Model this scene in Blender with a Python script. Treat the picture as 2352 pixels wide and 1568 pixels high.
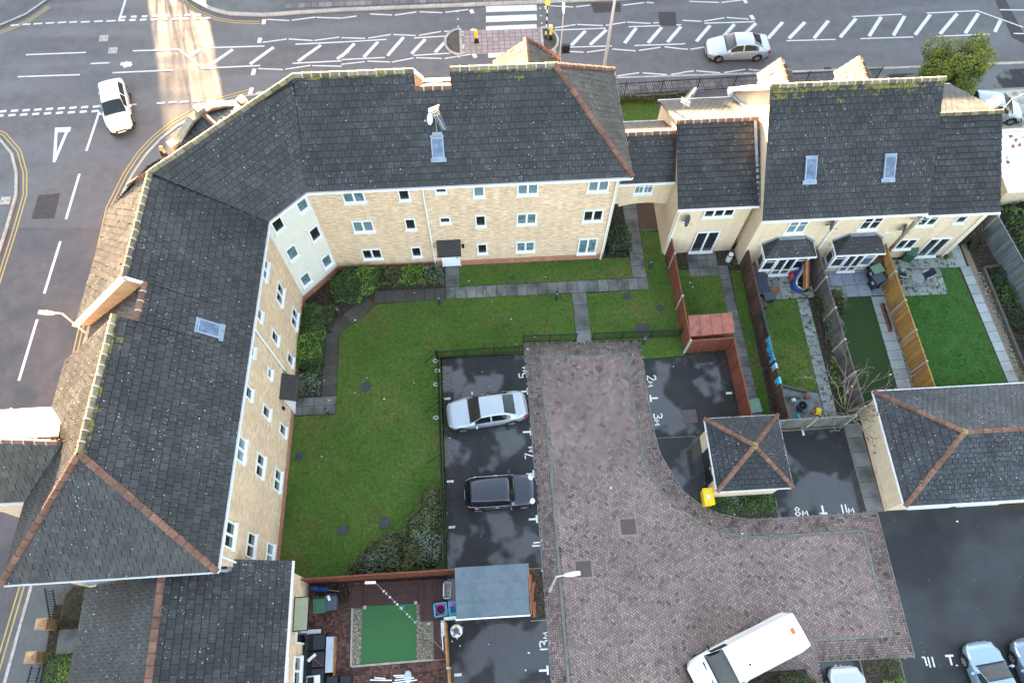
import bpy, math, random
from mathutils import Vector, Matrix, noise
random.seed(11)
V = Vector
R = math.radians
for o in list(bpy.data.objects):
    bpy.data.objects.remove(o)
scene = bpy.context.scene
C = scene.collection

# ------------------------------------------------------------------ camera
# drone 40 m above the courtyard; calibrated from the photograph (units of a 2352 x 1568 picture)
IW, IH, FOC, CAMH, YAW = 2352.0, 1568.0, 1700.0, 40.0, R(-4)
_dn = V((1166.7 - IW / 2, 1549 - IH / 2, FOC)).normalized()
_fw = (V((0, 0, 1)) - _dn * _dn.z).normalized()
_rt = _dn.cross(_fw)
_cy, _sy = math.cos(YAW), math.sin(YAW)
AX, AY, AZ = _rt * _cy - _fw * _sy, _rt * _sy + _fw * _cy, -_dn
camd = bpy.data.cameras.new('camera')
cam = bpy.data.objects.new('camera', camd)
C.objects.link(cam)
camd.sensor_fit = 'HORIZONTAL'
camd.sensor_width = 36
camd.lens = 36 * FOC / IW
camd.clip_start, camd.clip_end = 0.5, 3000
cam.matrix_world = Matrix(((AX.x, -AX.y, -AX.z, 0), (AY.x, -AY.y, -AY.z, 0), (AZ.x, -AZ.y, -AZ.z, CAMH), (0, 0, 0, 1)))
scene.camera = cam

# ------------------------------------------------------------------ light
SUN_EL, SUN_AZ = R(5.0), R(-13)          # low winter sun, 13 degrees left of the street's far side
sd = V((math.sin(SUN_AZ) * math.cos(SUN_EL), math.cos(SUN_AZ) * math.cos(SUN_EL), math.sin(SUN_EL)))
world = bpy.data.worlds.new('World')
scene.world = world
world.use_nodes = True
nt = world.node_tree
bg = nt.nodes['Background']
sky = nt.nodes.new('ShaderNodeTexSky')
sky.sky_type = 'NISHITA'
sky.sun_disc = False
sky.sun_elevation = SUN_EL
sky.sun_rotation = SUN_AZ
sky.air_density, sky.dust_density, sky.ozone_density = 1.0, 1.4, 1.6
hs = nt.nodes.new('ShaderNodeHueSaturation')          # thin bright cloud: a paler sky
hs.inputs['Saturation'].default_value = 0.55
nt.links.new(sky.outputs[0], hs.inputs['Color'])
nt.links.new(hs.outputs[0], bg.inputs[0])
bg.inputs[1].default_value = 0.05
sl = bpy.data.lights.new('sun', 'SUN')
sl.energy = 4.2
sl.angle = R(0.9)
sl.color = (1.0, 0.66, 0.35)
sun = bpy.data.objects.new('sun', sl)
C.objects.link(sun)
sun.rotation_euler = sd.to_track_quat('Z', 'Y').to_euler()
sun.location = (0, 0, 60)
vs = scene.view_settings
vs.view_transform = 'Standard'
vs.look = 'None'
vs.exposure = 5.2
vs.gamma = 1
vs.use_curve_mapping = False

# ------------------------------------------------------------------ picture point -> place on a level at height z
REG = {1: (0, 0, 1.7218), 2: (1366, 0, 1.7218), 3: (2730, 0, 1.7218), 4: (0, 910, 1.7218), 5: (1366, 910, 1.7218), 6: (2730, 910, 1.7218),
       7: (0, 1820, 1.7218), 8: (1366, 1820, 1.7218), 9: (2730, 1820, 1.7218), 'a': (1180, 2280, 3.36), 'b': (2900, 950, 3.36),
       'c': (3500, 850, 3.485), 'd': (3000, 1450, 3.36), 'e': (3600, 0, 3.135), 'f': (3000, 2400, 2.146), 'h': (0, 2280, 3.476), 'i': (1750, 0, 2.94)}
def ray(r, x, y):
    ox, oy, s = REG[r]
    d = V(((ox + x / s) / 1.7415 - IW / 2, (oy + y / s) / 1.7415 - IH / 2, FOC))
    return V((AX.dot(d), AY.dot(d), AZ.dot(d)))
def P(r, x, y, z=0.0):
    d = ray(r, x, y)
    return V((0, 0, CAMH)) + d * ((z - CAMH) / d.z)
def onpl(r, x, y, p0, n):
    d = ray(r, x, y); o = V((0, 0, CAMH))
    return o + d * ((V(p0) - o).dot(V(n)) / d.dot(V(n)))
def PP(r, pts, z=0.0):
    return [P(r, x, y, z) for x, y in pts]

# ------------------------------------------------------------------ mesh building
ORG = {}
def rnd(a, b): return random.uniform(a, b)
class MB:
    def __init__(s):
        s.pieces = []; s.v, s.f, s.m, s.t, s.u = [], [], [], [], []
    def cut(s):                                        # what follows becomes a further part of the same kind
        if s.f: s.pieces.append((s.v, s.f, s.m, s.t, s.u))
        s.v, s.f, s.m, s.t, s.u = [], [], [], [], []
    def poly(s, pts, m=0, t=.5, up=0.0):
        i = len(s.v); s.v += [V(p) for p in pts]; s.f.append(list(range(i, i + len(pts)))); s.m.append(m); s.t.append(t); s.u.append(up)
    def faces(s, vs, fs, m=0, t=.5):
        i = len(s.v); s.v += [V(p) for p in vs]
        for f in fs: s.f.append([i + k for k in f]); s.m.append(m); s.t.append(t); s.u.append(0.0)
    def hexa(s, b, tp, m=0, t=.5, bottom=True):
        n = len(b); fs = [[k, (k + 1) % n, n + (k + 1) % n, n + k] for k in range(n)] + [list(range(n, 2 * n))]
        if bottom: fs.append(list(range(n))[::-1])
        s.faces(list(b) + list(tp), fs, m, t)
    def prism(s, pl, z0, z1, m=0, t=.5, bottom=False):
        p = [V((q[0], q[1], 0)) for q in pl]
        if sum(a.x * b.y - b.x * a.y for a, b in zip(p, p[1:] + p[:1])) < 0: p = p[::-1]
        s.hexa([V((q.x, q.y, z0)) for q in p], [V((q.x, q.y, z1)) for q in p], m, t, bottom)
    def box(s, x0, x1, y0, y1, z0, z1, m=0, t=.5):
        s.prism([(x0, y0), (x1, y0), (x1, y1), (x0, y1)], z0, z1, m, t, True)
    def obox(s, c, ux, sx, sy, sz, m=0, t=.5):        # box on its base centre c, ux = heading in radians
        a, b = V((math.cos(ux), math.sin(ux), 0)) * sx / 2, V((-math.sin(ux), math.cos(ux), 0)) * sy / 2
        c = V(c); q = [c - a - b, c + a - b, c + a + b, c - a + b]
        s.hexa(q, [p + V((0, 0, sz)) for p in q], m, t)
    def bar(s, a, b, w, h, up=(0, 0, 1), m=0, t=.5):    # beam from a to b, w across, h along up
        a, b, up = V(a), V(b), V(up); d = (b - a).normalized(); sx = d.cross(up)
        if sx.length < 1e-4: sx = d.cross(V((1, 0, 0)))
        sx.normalize(); u = sx.cross(d).normalized(); sx *= w / 2; u *= h / 2
        s.hexa([a + sx - u, a - sx - u, a - sx + u, a + sx + u][::-1], [b + sx - u, b - sx - u, b - sx + u, b + sx + u][::-1], m, t)
    def tube(s, a, b, r0, r1=None, n=8, m=0, t=.5, cap=True):
        r1 = r0 if r1 is None else r1; a, b = V(a), V(b); d = (b - a).normalized()
        x = d.orthogonal().normalized(); y = d.cross(x)
        ring = lambda c, r: [c + (x * math.cos(2 * math.pi * k / n) + y * math.sin(2 * math.pi * k / n)) * r for k in range(n)]
        if cap: s.hexa(ring(a, r0), ring(b, r1), m, t)
        else: s.faces(ring(a, r0) + ring(b, r1), [[k, (k + 1) % n, n + (k + 1) % n, n + k] for k in range(n)], m, t)
    def path(s, pts, r, n=6, m=0, t=.5):
        for a, b in zip(pts, pts[1:]): s.tube(a, b, r, r, n, m, t)
    def lathe(s, c, prof, n=16, m=0, t=.5):           # prof = (radius, height) list from bottom to top
        c = V(c); vs, fs = [], []
        for r, z in prof: vs += [c + V((r * math.cos(2 * math.pi * k / n), r * math.sin(2 * math.pi * k / n), z)) for k in range(n)]
        for j in range(len(prof) - 1):
            for k in range(n): fs.append([j * n + k, j * n + (k + 1) % n, (j + 1) * n + (k + 1) % n, (j + 1) * n + k])
        fs.append(list(range(n))[::-1]); fs.append([(len(prof) - 1) * n + k for k in range(n)])
        s.faces(vs, fs, m, t)
    def ball(s, c, rx, ry, rz, n=12, m=0, t=.5, h0=-1.0):
        k = 7; s2 = []
        for j in range(k + 1):
            a = math.asin(h0) + (math.pi / 2 - math.asin(h0)) * j / k; s2.append((max(math.cos(a), .01), math.sin(a)))
        c = V(c); vs, fs = [], []
        for r, z in s2: vs += [c + V((rx * r * math.cos(2 * math.pi * q / n), ry * r * math.sin(2 * math.pi * q / n), rz * z)) for q in range(n)]
        for j in range(k):
            for q in range(n): fs.append([j * n + q, j * n + (q + 1) % n, (j + 1) * n + (q + 1) % n, (j + 1) * n + q])
        fs.append([k * n + q for q in range(n)]); fs.append(list(range(n))[::-1])
        s.faces(vs, fs, m, t)
    def strip(s, pts, w, z=None, m=0, t=.5):          # flat ribbon along points
        pts = [V(p) for p in pts]
        off = []
        for k in range(len(pts)):
            d = (pts[min(k + 1, len(pts) - 1)] - pts[max(k - 1, 0)]); d.z = 0; d.normalize(); off.append(V((-d.y, d.x, 0)) * w / 2)
        for k in range(len(pts) - 1):
            q = [pts[k] - off[k], pts[k + 1] - off[k + 1], pts[k + 1] + off[k + 1], pts[k] + off[k]]
            if z is not None:
                for p in q: p.z = z
            s.poly(q, m, t)
    def build(s, name, mats, parent=None, smooth=False):
        s.cut(); out = []
        for s.v, s.f, s.m, s.t, s.u in s.pieces: out.append(s.build1(name, mats, parent, smooth))
        return out[0]
    def build1(s, name, mats, parent=None, smooth=False):
        mats = mats if isinstance(mats, (list, tuple)) else [mats]
        if parent is not None: org = ORG[parent.as_pointer()]
        else:
            xs = [p.x for p in s.v]; ys = [p.y for p in s.v]
            org = V(((min(xs) + max(xs)) / 2, (min(ys) + max(ys)) / 2, min(p.z for p in s.v)))
        me = bpy.data.meshes.new(name)
        me.from_pydata([p - org for p in s.v], [], s.f)
        for mm in mats: me.materials.append(mm)
        me.polygons.foreach_set('material_index', s.m)
        if smooth: me.polygons.foreach_set('use_smooth', [True] * len(s.f))
        for nm, dat in (('tint', s.t), ('moss', s.u)):
            if nm == 'moss' and not any(dat): continue
            a = me.attributes.new(nm, 'FLOAT', 'FACE'); a.data.foreach_set('value', dat)
        uv = me.uv_layers.new(name='UVMap')
        flat = []
        for p in me.polygons:
            n = p.normal
            if abs(n.z) > .95: tx, ty = V((1, 0, 0)), V((0, 1, 0))
            else:
                tx = V((-n.y, n.x, 0)).normalized(); ty = n.cross(tx)
            for li in p.loop_indices:
                c = s.v[me.loops[li].vertex_index]; flat += [c.dot(tx), c.dot(ty)]
        uv.data.foreach_set('uv', flat)
        o = bpy.data.objects.new(name, me); C.objects.link(o)
        if parent is not None: o.parent = parent
        else: o.location = org
        ORG[o.as_pointer()] = org
        return o
def thing(name, label, cat, loc=(0, 0, 0), group=None):
    o = bpy.data.objects.new(name, None); C.objects.link(o); o.location = loc; o.empty_display_size = .2
    ORG[o.as_pointer()] = V(loc); tag(o, label, cat, group); return o
def tag(o, label, cat, group=None):
    o['label'] = label; o['category'] = cat
    if group: o['group'] = group
    return o
def struct(o): o['kind'] = 'structure'; return o
def stuff(o): o['kind'] = 'stuff'; return o
def copy_thing(r, loc, rz=0, label=None, group=None):
    c = r.copy(); C.objects.link(c); c.location = loc; c.rotation_euler = (0, 0, rz)
    if label: c['label'] = label
    if group: c['group'] = group
    for ch in list(r.children):
        d = ch.copy(); C.objects.link(d); d.parent = c
        for g in list(ch.children):
            e = g.copy(); C.objects.link(e); e.parent = d
    return c
def place(o, loc, rz=0):
    o.location = loc; o.rotation_euler = (0, 0, rz); return o
def clip2(poly, sub):                                  # clip 2D polygon poly by convex ccw polygon sub
    out = poly
    for k in range(len(sub)):
        a, b = sub[k], sub[(k + 1) % len(sub)]; inp, out = out, []
        if not inp: return []
        side = lambda p: (b[0] - a[0]) * (p[1] - a[1]) - (b[1] - a[1]) * (p[0] - a[0])
        for i in range(len(inp)):
            p, q = inp[i], inp[(i + 1) % len(inp)]; sp, sq = side(p), side(q)
            if sp >= 0: out.append(p)
            if (sp >= 0) != (sq >= 0):
                t = sp / (sp - sq); out.append((p[0] + (q[0] - p[0]) * t, p[1] + (q[1] - p[1]) * t))
    return out
def inside(p, poly):
    c = False; n = len(poly)
    for i in range(n):
        a, b = poly[i], poly[i - 1]
        if (a[1] > p[1]) != (b[1] > p[1]) and p[0] < (b[0] - a[0]) * (p[1] - a[1]) / (b[1] - a[1]) + a[0]: c = not c
    return c
def bbox(poly):
    return min(p[0] for p in poly), max(p[0] for p in poly), min(p[1] for p in poly), max(p[1] for p in poly)
# ------------------------------------------------------------------ materials
def new_mat(name):
    m = bpy.data.materials.new(name); m.use_nodes = True
    nt = m.node_tree; return m, nt, nt.nodes['Principled BSDF']
def nd(nt, typ, **kw):
    n = nt.nodes.new(typ)
    for k, v in kw.items():
        if hasattr(n, k) and k not in n.inputs: setattr(n, k, v)
        else:
            i = n.inputs[k]
            if isinstance(v, bpy.types.NodeSocket): nt.links.new(v, i)
            else: i.default_value = v
    return n
def rgba(c): return (c[0], c[1], c[2], 1)
def mix(nt, f, a, b, blend='MIX'):
    n = nt.nodes.new('ShaderNodeMix'); n.data_type = 'RGBA'; n.blend_type = blend
    for i, v in ((0, f), (6, a), (7, b)):
        if isinstance(v, bpy.types.NodeSocket): nt.links.new(v, n.inputs[i])
        else: n.inputs[i].default_value = v if i == 0 else rgba(v)
    return n.outputs[2]
def math_(nt, op, a, b=0.0, c=None):
    n = nt.nodes.new('ShaderNodeMath'); n.operation = op
    for i, v in enumerate((a, b) if c is None else (a, b, c)):
        if isinstance(v, bpy.types.NodeSocket): nt.links.new(v, n.inputs[i])
        else: n.inputs[i].default_value = v
    return n.outputs[0]
def ramp(nt, v, a, b):
    n = nt.nodes.new('ShaderNodeMapRange'); n.clamp = True; nt.links.new(v, n.inputs[0]); n.inputs[1].default_value = a; n.inputs[2].default_value = b
    return n.outputs[0]
def coords(nt, kind='Object', scale=(1, 1, 1), rz=0.0):
    t = nt.nodes.new('ShaderNodeTexCoord'); mp = nt.nodes.new('ShaderNodeMapping'); mp.inputs['Scale'].default_value = scale; mp.inputs['Rotation'].default_value = (0, 0, rz)
    nt.links.new(t.outputs[kind], mp.inputs[0]); return mp.outputs[0]
def noi(nt, co, sc, det=4.0, rough=.6):
    n = nt.nodes.new('ShaderNodeTexNoise'); nt.links.new(co, n.inputs['Vector']); n.inputs['Scale'].default_value = sc; n.inputs['Detail'].default_value = det
    n.inputs['Roughness'].default_value = rough; return n.outputs[0]
def attr(nt, name):
    n = nt.nodes.new('ShaderNodeAttribute'); n.attribute_name = name; return n.outputs['Fac']
def M(name, col, rough=.75, var=.25, vs=4.0, tint=0.0, col2=None, c2=(1.5, .5, .6), bump=0.0, bs=40.0, spec=.4, metal=0.0, coat=0.0, stretch=(1, 1, 1), kind='Object', rvar=0.0, big=None):
    m, nt, b = new_mat(name)
    co = coords(nt, kind, stretch)
    c = None
    n1 = noi(nt, co, vs)
    f = math_(nt, 'MULTIPLY_ADD', math_(nt, 'SUBTRACT', n1, .5), 2 * var * 2, 1.0)
    if tint:
        f = math_(nt, 'MULTIPLY', f, math_(nt, 'MULTIPLY_ADD', math_(nt, 'SUBTRACT', attr(nt, 'tint'), .5), 2 * tint, 1.0))
    if big: f = math_(nt, 'MULTIPLY', f, math_(nt, 'MULTIPLY_ADD', math_(nt, 'SUBTRACT', noi(nt, coords(nt), big[0], 3.0), .5), 2 * big[1], 1.0))
    base = col
    if col2 is not None:
        base = mix(nt, ramp(nt, noi(nt, co, c2[0]), c2[1], c2[2]), col, col2)
    mul = nt.nodes.new('ShaderNodeMix'); mul.data_type = 'RGBA'; mul.blend_type = 'MULTIPLY'; mul.inputs[0].default_value = 1
    if isinstance(base, bpy.types.NodeSocket): nt.links.new(base, mul.inputs[6])
    else: mul.inputs[6].default_value = rgba(base)
    cb = nt.nodes.new('ShaderNodeCombineColor')
    for i in range(3): nt.links.new(f, cb.inputs[i])
    nt.links.new(cb.outputs[0], mul.inputs[7])
    nt.links.new(mul.outputs[2], b.inputs['Base Color'])
    b.inputs['Roughness'].default_value = rough
    if rvar:
        nt.links.new(math_(nt, 'MULTIPLY_ADD', math_(nt, 'SUBTRACT', noi(nt, co, vs * .6), .5), rvar * 2, rough), b.inputs['Roughness'])
    b.inputs['Specular IOR Level'].default_value = spec
    b.inputs['Metallic'].default_value = metal
    b.inputs['Coat Weight'].default_value = coat
    b.inputs['Coat Roughness'].default_value = .05
    if bump:
        bp = nt.nodes.new('ShaderNodeBump'); bp.inputs['Strength'].default_value = bump; bp.inputs['Distance'].default_value = .02
        nt.links.new(noi(nt, co, bs), bp.inputs['Height']); nt.links.new(bp.outputs[0], b.inputs['Normal'])
    m['b'] = 1
    return m

def roof_mat(name, col, speck=.5, sheen=.45):
    m, nt, b = new_mat(name)
    co = coords(nt)
    t = attr(nt, 'tint')
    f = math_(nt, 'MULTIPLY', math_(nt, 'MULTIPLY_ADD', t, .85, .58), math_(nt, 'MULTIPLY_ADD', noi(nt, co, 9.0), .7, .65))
    big = ramp(nt, noi(nt, co, .55, 3.0), .42, .66)  # broad paler patches: sky sheen put into the tile colour
    f = math_(nt, 'MULTIPLY', f, math_(nt, 'MULTIPLY_ADD', big, .55, .75))
    cb = nt.nodes.new('ShaderNodeCombineColor')
    for i in range(3): nt.links.new(f, cb.inputs[i])
    c = mix(nt, 1.0, col, cb.outputs[0], 'MULTIPLY')
    # lichen flecks: small cells, only some of them, in drifts
    vo = nd(nt, 'ShaderNodeTexVoronoi', Scale=7.5); nt.links.new(co, vo.inputs['Vector'])
    sp = nt.nodes.new('ShaderNodeSeparateColor'); nt.links.new(vo.outputs['Color'], sp.inputs[0])
    rad = math_(nt, 'MULTIPLY_ADD', sp.outputs[1], .17, .04)
    dens = math_(nt, 'MULTIPLY', ramp(nt, noi(nt, co, .5, 3.0), .36, .66), speck)
    mask = math_(nt, 'MULTIPLY', math_(nt, 'LESS_THAN', vo.outputs['Distance'], rad), math_(nt, 'LESS_THAN', sp.outputs[0], dens))
    c = mix(nt, mask, c, (.42, .44, .42))
    vo2 = nd(nt, 'ShaderNodeTexVoronoi', Scale=14.0); nt.links.new(co, vo2.inputs['Vector'])
    s2 = nt.nodes.new('ShaderNodeSeparateColor'); nt.links.new(vo2.outputs['Color'], s2.inputs[0])
    mask2 = math_(nt, 'MULTIPLY', math_(nt, 'LESS_THAN', vo2.outputs['Distance'], .22), math_(nt, 'LESS_THAN', s2.outputs[0], math_(nt, 'MULTIPLY', dens, .45)))
    c = mix(nt, mask2, c, (.30, .33, .33))
    mo = attr(nt, 'moss')
    mm = ramp(nt, math_(nt, 'ADD', math_(nt, 'MULTIPLY_ADD', noi(nt, co, 1.1, 3.0), .7, -.35), math_(nt, 'ADD', noi(nt, co, 5.0, 6.0, .7), mo)), .95, 1.06)
    c = mix(nt, mm, c, mix(nt, noi(nt, co, 8.0), (.05, .07, .015), (.26, .20, .02)))
    nt.links.new(c, b.inputs['Base Color'])
    nt.links.new(math_(nt, 'MULTIPLY_ADD', noi(nt, co, 2.0), .35, sheen - .15), b.inputs['Roughness'])
    b.inputs['Specular IOR Level'].default_value = .45
    return m

def brick_mat(name, c1, c2, mort, patch=(1.25, .8), dirt=None):
    m, nt, b = new_mat(name)
    uv = coords(nt, 'UV')
    br = nt.nodes.new('ShaderNodeTexBrick'); nt.links.new(uv, br.inputs['Vector'])
    br.inputs['Scale'].default_value = 1; br.inputs['Brick Width'].default_value = .225; br.inputs['Row Height'].default_value = .075
    br.inputs['Mortar Size'].default_value = .006; br.inputs['Mortar Smooth'].default_value = .1; br.inputs['Bias'].default_value = 0
    br.inputs['Color1'].default_value = rgba(c1); br.inputs['Color2'].default_value = rgba(c2); br.inputs['Mortar'].default_value = rgba(mort)
    uv2 = coords(nt, 'UV', (2.2, 9.0, 1))
    n = noi(nt, uv2, 1.0, 3.0)
    f = math_(nt, 'MULTIPLY_ADD', ramp(nt, n, .38, .62), patch[0] - patch[1], patch[1])
    f = math_(nt, 'MULTIPLY', f, math_(nt, 'MULTIPLY_ADD', noi(nt, coords(nt, 'UV', (.35, .5, 1)), 1.0), .3, .85))
    f = math_(nt, 'MULTIPLY', f, math_(nt, 'MULTIPLY_ADD', noi(nt, coords(nt, 'UV', (3.0, .22, 1)), 1.0, 4.0), .36, .82))
    cb = nt.nodes.new('ShaderNodeCombineColor')
    for i in range(3): nt.links.new(f, cb.inputs[i])
    c = mix(nt, 1.0, br.outputs['Color'], cb.outputs[0], 'MULTIPLY')
    nt.links.new(c, b.inputs['Base Color']); b.inputs['Roughness'].default_value = .85; b.inputs['Specular IOR Level'].default_value = .25
    return m

def asphalt(name, col, wet_col, wet=.5, scale=.45, lo=.46, hi=.56, dry=.75, wetr=.12, st=(1, 1, 1), gloss=(.3, .6), det=5.0):
    m, nt, b = new_mat(name)
    co = coords(nt)
    w = ramp(nt, noi(nt, coords(nt, 'Object', st), scale, det, .55), lo, hi)
    g = math_(nt, 'MULTIPLY_ADD', math_(nt, 'SUBTRACT', noi(nt, co, 45.0, 2.0), .5), .9, 1.0)
    g = math_(nt, 'MULTIPLY', g, math_(nt, 'MULTIPLY_ADD', noi(nt, co, 1.3, 5.0), .8, .6))
    cb = nt.nodes.new('ShaderNodeCombineColor')
    for i in range(3): nt.links.new(g, cb.inputs[i])
    c = mix(nt, 1.0, mix(nt, w, col, wet_col), cb.outputs[0], 'MULTIPLY')
    vo = nd(nt, 'ShaderNodeTexVoronoi', Scale=3.0); nt.links.new(co, vo.inputs['Vector'])
    sp = nt.nodes.new('ShaderNodeSeparateColor'); nt.links.new(vo.outputs['Color'], sp.inputs[0])
    fl = math_(nt, 'MULTIPLY', math_(nt, 'LESS_THAN', vo.outputs['Distance'], .07), math_(nt, 'LESS_THAN', sp.outputs[0], .22))
    c = mix(nt, fl, c, (.24, .23, .22))
    nt.links.new(c, b.inputs['Base Color'])
    r = nt.nodes.new('ShaderNodeMapRange'); nt.links.new(w, r.inputs[0]); r.inputs[3].default_value = dry; r.inputs[4].default_value = wetr
    nt.links.new(r.outputs[0], b.inputs['Roughness'])
    g2 = nt.nodes.new('ShaderNodeMapRange'); nt.links.new(w, g2.inputs[0]); g2.inputs[3].default_value = gloss[0]; g2.inputs[4].default_value = gloss[1]; nt.links.new(g2.outputs[0], b.inputs['Specular IOR Level'])
    bp = nt.nodes.new('ShaderNodeBump'); bp.inputs['Distance'].default_value = .01
    nt.links.new(math_(nt, 'MULTIPLY_ADD', w, -.35 * wet, .4), bp.inputs['Strength'])
    nt.links.new(noi(nt, co, 60.0, 2.0), bp.inputs['Height']); nt.links.new(bp.outputs[0], b.inputs['Normal'])
    return m

def glass_mat(name, col, rough=.06, slat=0.0):
    m, nt, b = new_mat(name)
    if slat:
        t = coords(nt, 'UV')
        w = nd(nt, 'ShaderNodeTexWave', Scale=slat); w.bands_direction = 'Y'; nt.links.new(t, w.inputs['Vector'])
        nt.links.new(mix(nt, ramp(nt, w.outputs['Fac'], .2, .8), tuple(c * .45 for c in col), col), b.inputs['Base Color'])
    else:
        co = coords(nt)
        nt.links.new(mix(nt, ramp(nt, noi(nt, co, 3.0), .4, .6), tuple(c * .5 for c in col), col), b.inputs['Base Color'])
    b.inputs['Roughness'].default_value = rough; b.inputs['Specular IOR Level'].default_value = .7
    return m

def leaf_mat(name, a, bcol, patch=None):
    m, nt, b = new_mat(name)
    c = mix(nt, attr(nt, 'tint'), a, bcol)
    if patch: c = mix(nt, ramp(nt, noi(nt, coords(nt), .35), .47, .68), c, patch)
    nt.links.new(c, b.inputs['Base Color']); b.inputs['Roughness'].default_value = .55; b.inputs['Specular IOR Level'].default_value = .3
    return m

def paint(name, col, metal=.0, rough=.28, coat=.8):
    return M(name, col, rough, .03, 1.5, metal=metal, coat=coat, spec=.5)

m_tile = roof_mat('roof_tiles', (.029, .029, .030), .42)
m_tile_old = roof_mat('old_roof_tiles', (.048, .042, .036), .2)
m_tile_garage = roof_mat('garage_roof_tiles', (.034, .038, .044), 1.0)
m_clay = M('clay_ridge', (.165, .082, .060), .8, .35, 5, tint=.25, col2=(.14, .10, .05), c2=(4, .55, .7), bump=.3)
m_mossridge = M('mossy_ridge', (.17, .14, .10), .9, .5, 8, tint=.4, col2=(.17, .15, .05), c2=(2.5, .50, .66), bump=.4)
m_mortar = M('mortar', (.42, .38, .35), .9, .2, 10)
m_brick = brick_mat('buff_brick', (.60, .41, .26), (.71, .545, .385), (.54, .45, .35), (1.16, .82))
m_brick2 = brick_mat('cream_brick', (.64, .49, .325), (.69, .555, .39), (.56, .49, .40), (1.04, .94))
m_redbrick = brick_mat('red_brick', (.36, .12, .075), (.44, .18, .11), (.38, .30, .26), (1.2, .8))
m_render = M('white_render', (.64, .62, .56), .9, .06, 1.2)
m_stone = M('pale_stone', (.60, .53, .41), .85, .12, 3)
m_cast = M('grey_stone_coping', (.29, .275, .22), .85, .3, 5, bump=.2)
m_white = M('white_upvc', (.80, .81, .82), .35, .03, 3)
m_whited = M('weathered_white', (.66, .68, .68), .5, .2, 6)
m_lead = M('lead_flashing', (.22, .27, .34), .5, .25, 3, metal=.2)
m_soffit = M('soffit_boards', (.28, .215, .145), .7, .3, 3, stretch=(1, 8, 1))
m_glass = glass_mat('window_glass', (.018, .022, .026))
m_glass_blind = glass_mat('glass_with_blind', (.20, .29, .34), .12, 9.0)
m_glass_curt = glass_mat('glass_with_curtain', (.15, .24, .27), .12)
m_glass_sky = glass_mat('rooflight_glass', (.10, .16, .26), .06)
m_carglass = glass_mat('car_glass', (.012, .018, .02), .04)
m_road = asphalt('road_asphalt', (.106, .104, .110), (.074, .072, .078), .5, .30, .40, .60, .70, .34, st=(.3, 1.6, 1))
m_bay = asphalt('bay_asphalt', (.033, .034, .036), (.040, .042, .045), 1.0, .30, .49, .54, .75, .09, gloss=(.2, 1.0), det=3.2)
m_yard = asphalt('yard_asphalt', (.024, .026, .029), (.030, .033, .037), .9, .22, .40, .64, .6, .18, gloss=(.25, .7), det=2.5)
m_pave = asphalt('pavement_asphalt', (.10, .105, .11), (.075, .08, .085), .5, .5, .4, .6, .7, .4)
m_paveslab = M('street_slabs', (.17, .15, .15), .7, .25, 1.2, tint=.3)
m_slab = M('path_slabs', (.15, .155, .15), .6, .3, 2.5, tint=.25, col2=(.07, .078, .07), c2=(1.2, .45, .62), rvar=.2)
m_slab_pale = M('pale_slabs', (.30, .34, .34), .6, .15, 3, tint=.15, col2=(.20, .23, .22), c2=(1.5, .5, .7))
m_slab_dirty = M('stained_slabs', (.24, .27, .25), .6, .2, 3, tint=.2, col2=(.05, .06, .05), c2=(3.2, .52, .6))
m_slab_blue = M('bluish_slabs', (.24, .27, .33), .6, .12, 3, tint=.15, col2=(.09, .10, .10), c2=(4.5, .60, .66))
m_kerb = M('concrete_kerb', (.155, .155, .14), .8, .25, 5, tint=.2, col2=(.10, .105, .075), c2=(3, .5, .7))
m_kerbroad = M('granite_kerb', (.34, .33, .31), .8, .25, 5, tint=.15)
m_paver = M('paver_bricks', (.228, .168, .152), .6, .22, 7, tint=.42, col2=(.13, .092, .078), c2=(.9, .60, .74), rvar=.2, big=(.3, .5))
m_paver_edge = M('edge_bricks', (.175, .128, .116), .6, .25, 7, tint=.5, col2=(.085, .066, .055), c2=(1.1, .52, .70), rvar=.2, big=(.4, .4))
m_paver_old = M('patio_bricks', (.12, .052, .042), .75, .35, 7, tint=.6, col2=(.045, .035, .028), c2=(1.0, .45, .7))
m_joint = M('paving_joint', (.028, .025, .022), .9, .3, 8)
m_paint = M('road_paint', (.56, .57, .57), .7, .2, 9, col2=(.24, .24, .24), c2=(9.0, .56, .66))
m_paint2 = M('bay_paint', (.66, .67, .67), .6, .15, 9, col2=(.30, .31, .31), c2=(11.0, .6, .68))
m_yellow = M('yellow_line_paint', (.42, .31, .11), .7, .25, 8, col2=(.20, .17, .10), c2=(8.0, .55, .66))
m_grassbase = M('lawn_soil', (.060, .122, .016), .9, .4, 5, col2=(.095, .105, .026), c2=(.35, .47, .68), bump=.5, bs=120, big=(.3, .5))
m_turf = M('artificial_turf', (.040, .138, .050), .85, .12, 30, bump=.4, bs=200)
m_turf_dark = M('dark_artificial_turf', (.024, .054, .012), .85, .12, 30, bump=.4, bs=200)
m_lawn_lush = M('lush_lawn', (.032, .110, .016), .9, .3, 6, col2=(.045, .105, .016), c2=(1.2, .45, .65), bump=.5, bs=120)
m_soil = M('garden_soil', (.035, .028, .020), .95, .5, 6, bump=.6, bs=50, col2=(.06, .045, .03), c2=(6, .5, .6))
m_gravel = M('gravel', (.20, .17, .125), .9, .3, 30, tint=.5, bump=.8, bs=60)
m_earth = M('open_ground', (.06, .065, .05), .95, .3, .5)
def wood(name, col, var=.35, spec=.3):
    return M(name, col, .75, var, 3, tint=.3, stretch=(1, 1, .25), bump=.2, spec=spec)
m_fence_red = wood('redbrown_fence', (.185, .060, .036), .2)
m_fence_dark = wood('dark_fence', (.085, .050, .038), .4)
m_fence_grey = wood('weathered_fence', (.115, .095, .088), .4)
m_fence_silver = wood('silver_fence', (.17, .17, .16), .35)
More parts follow.
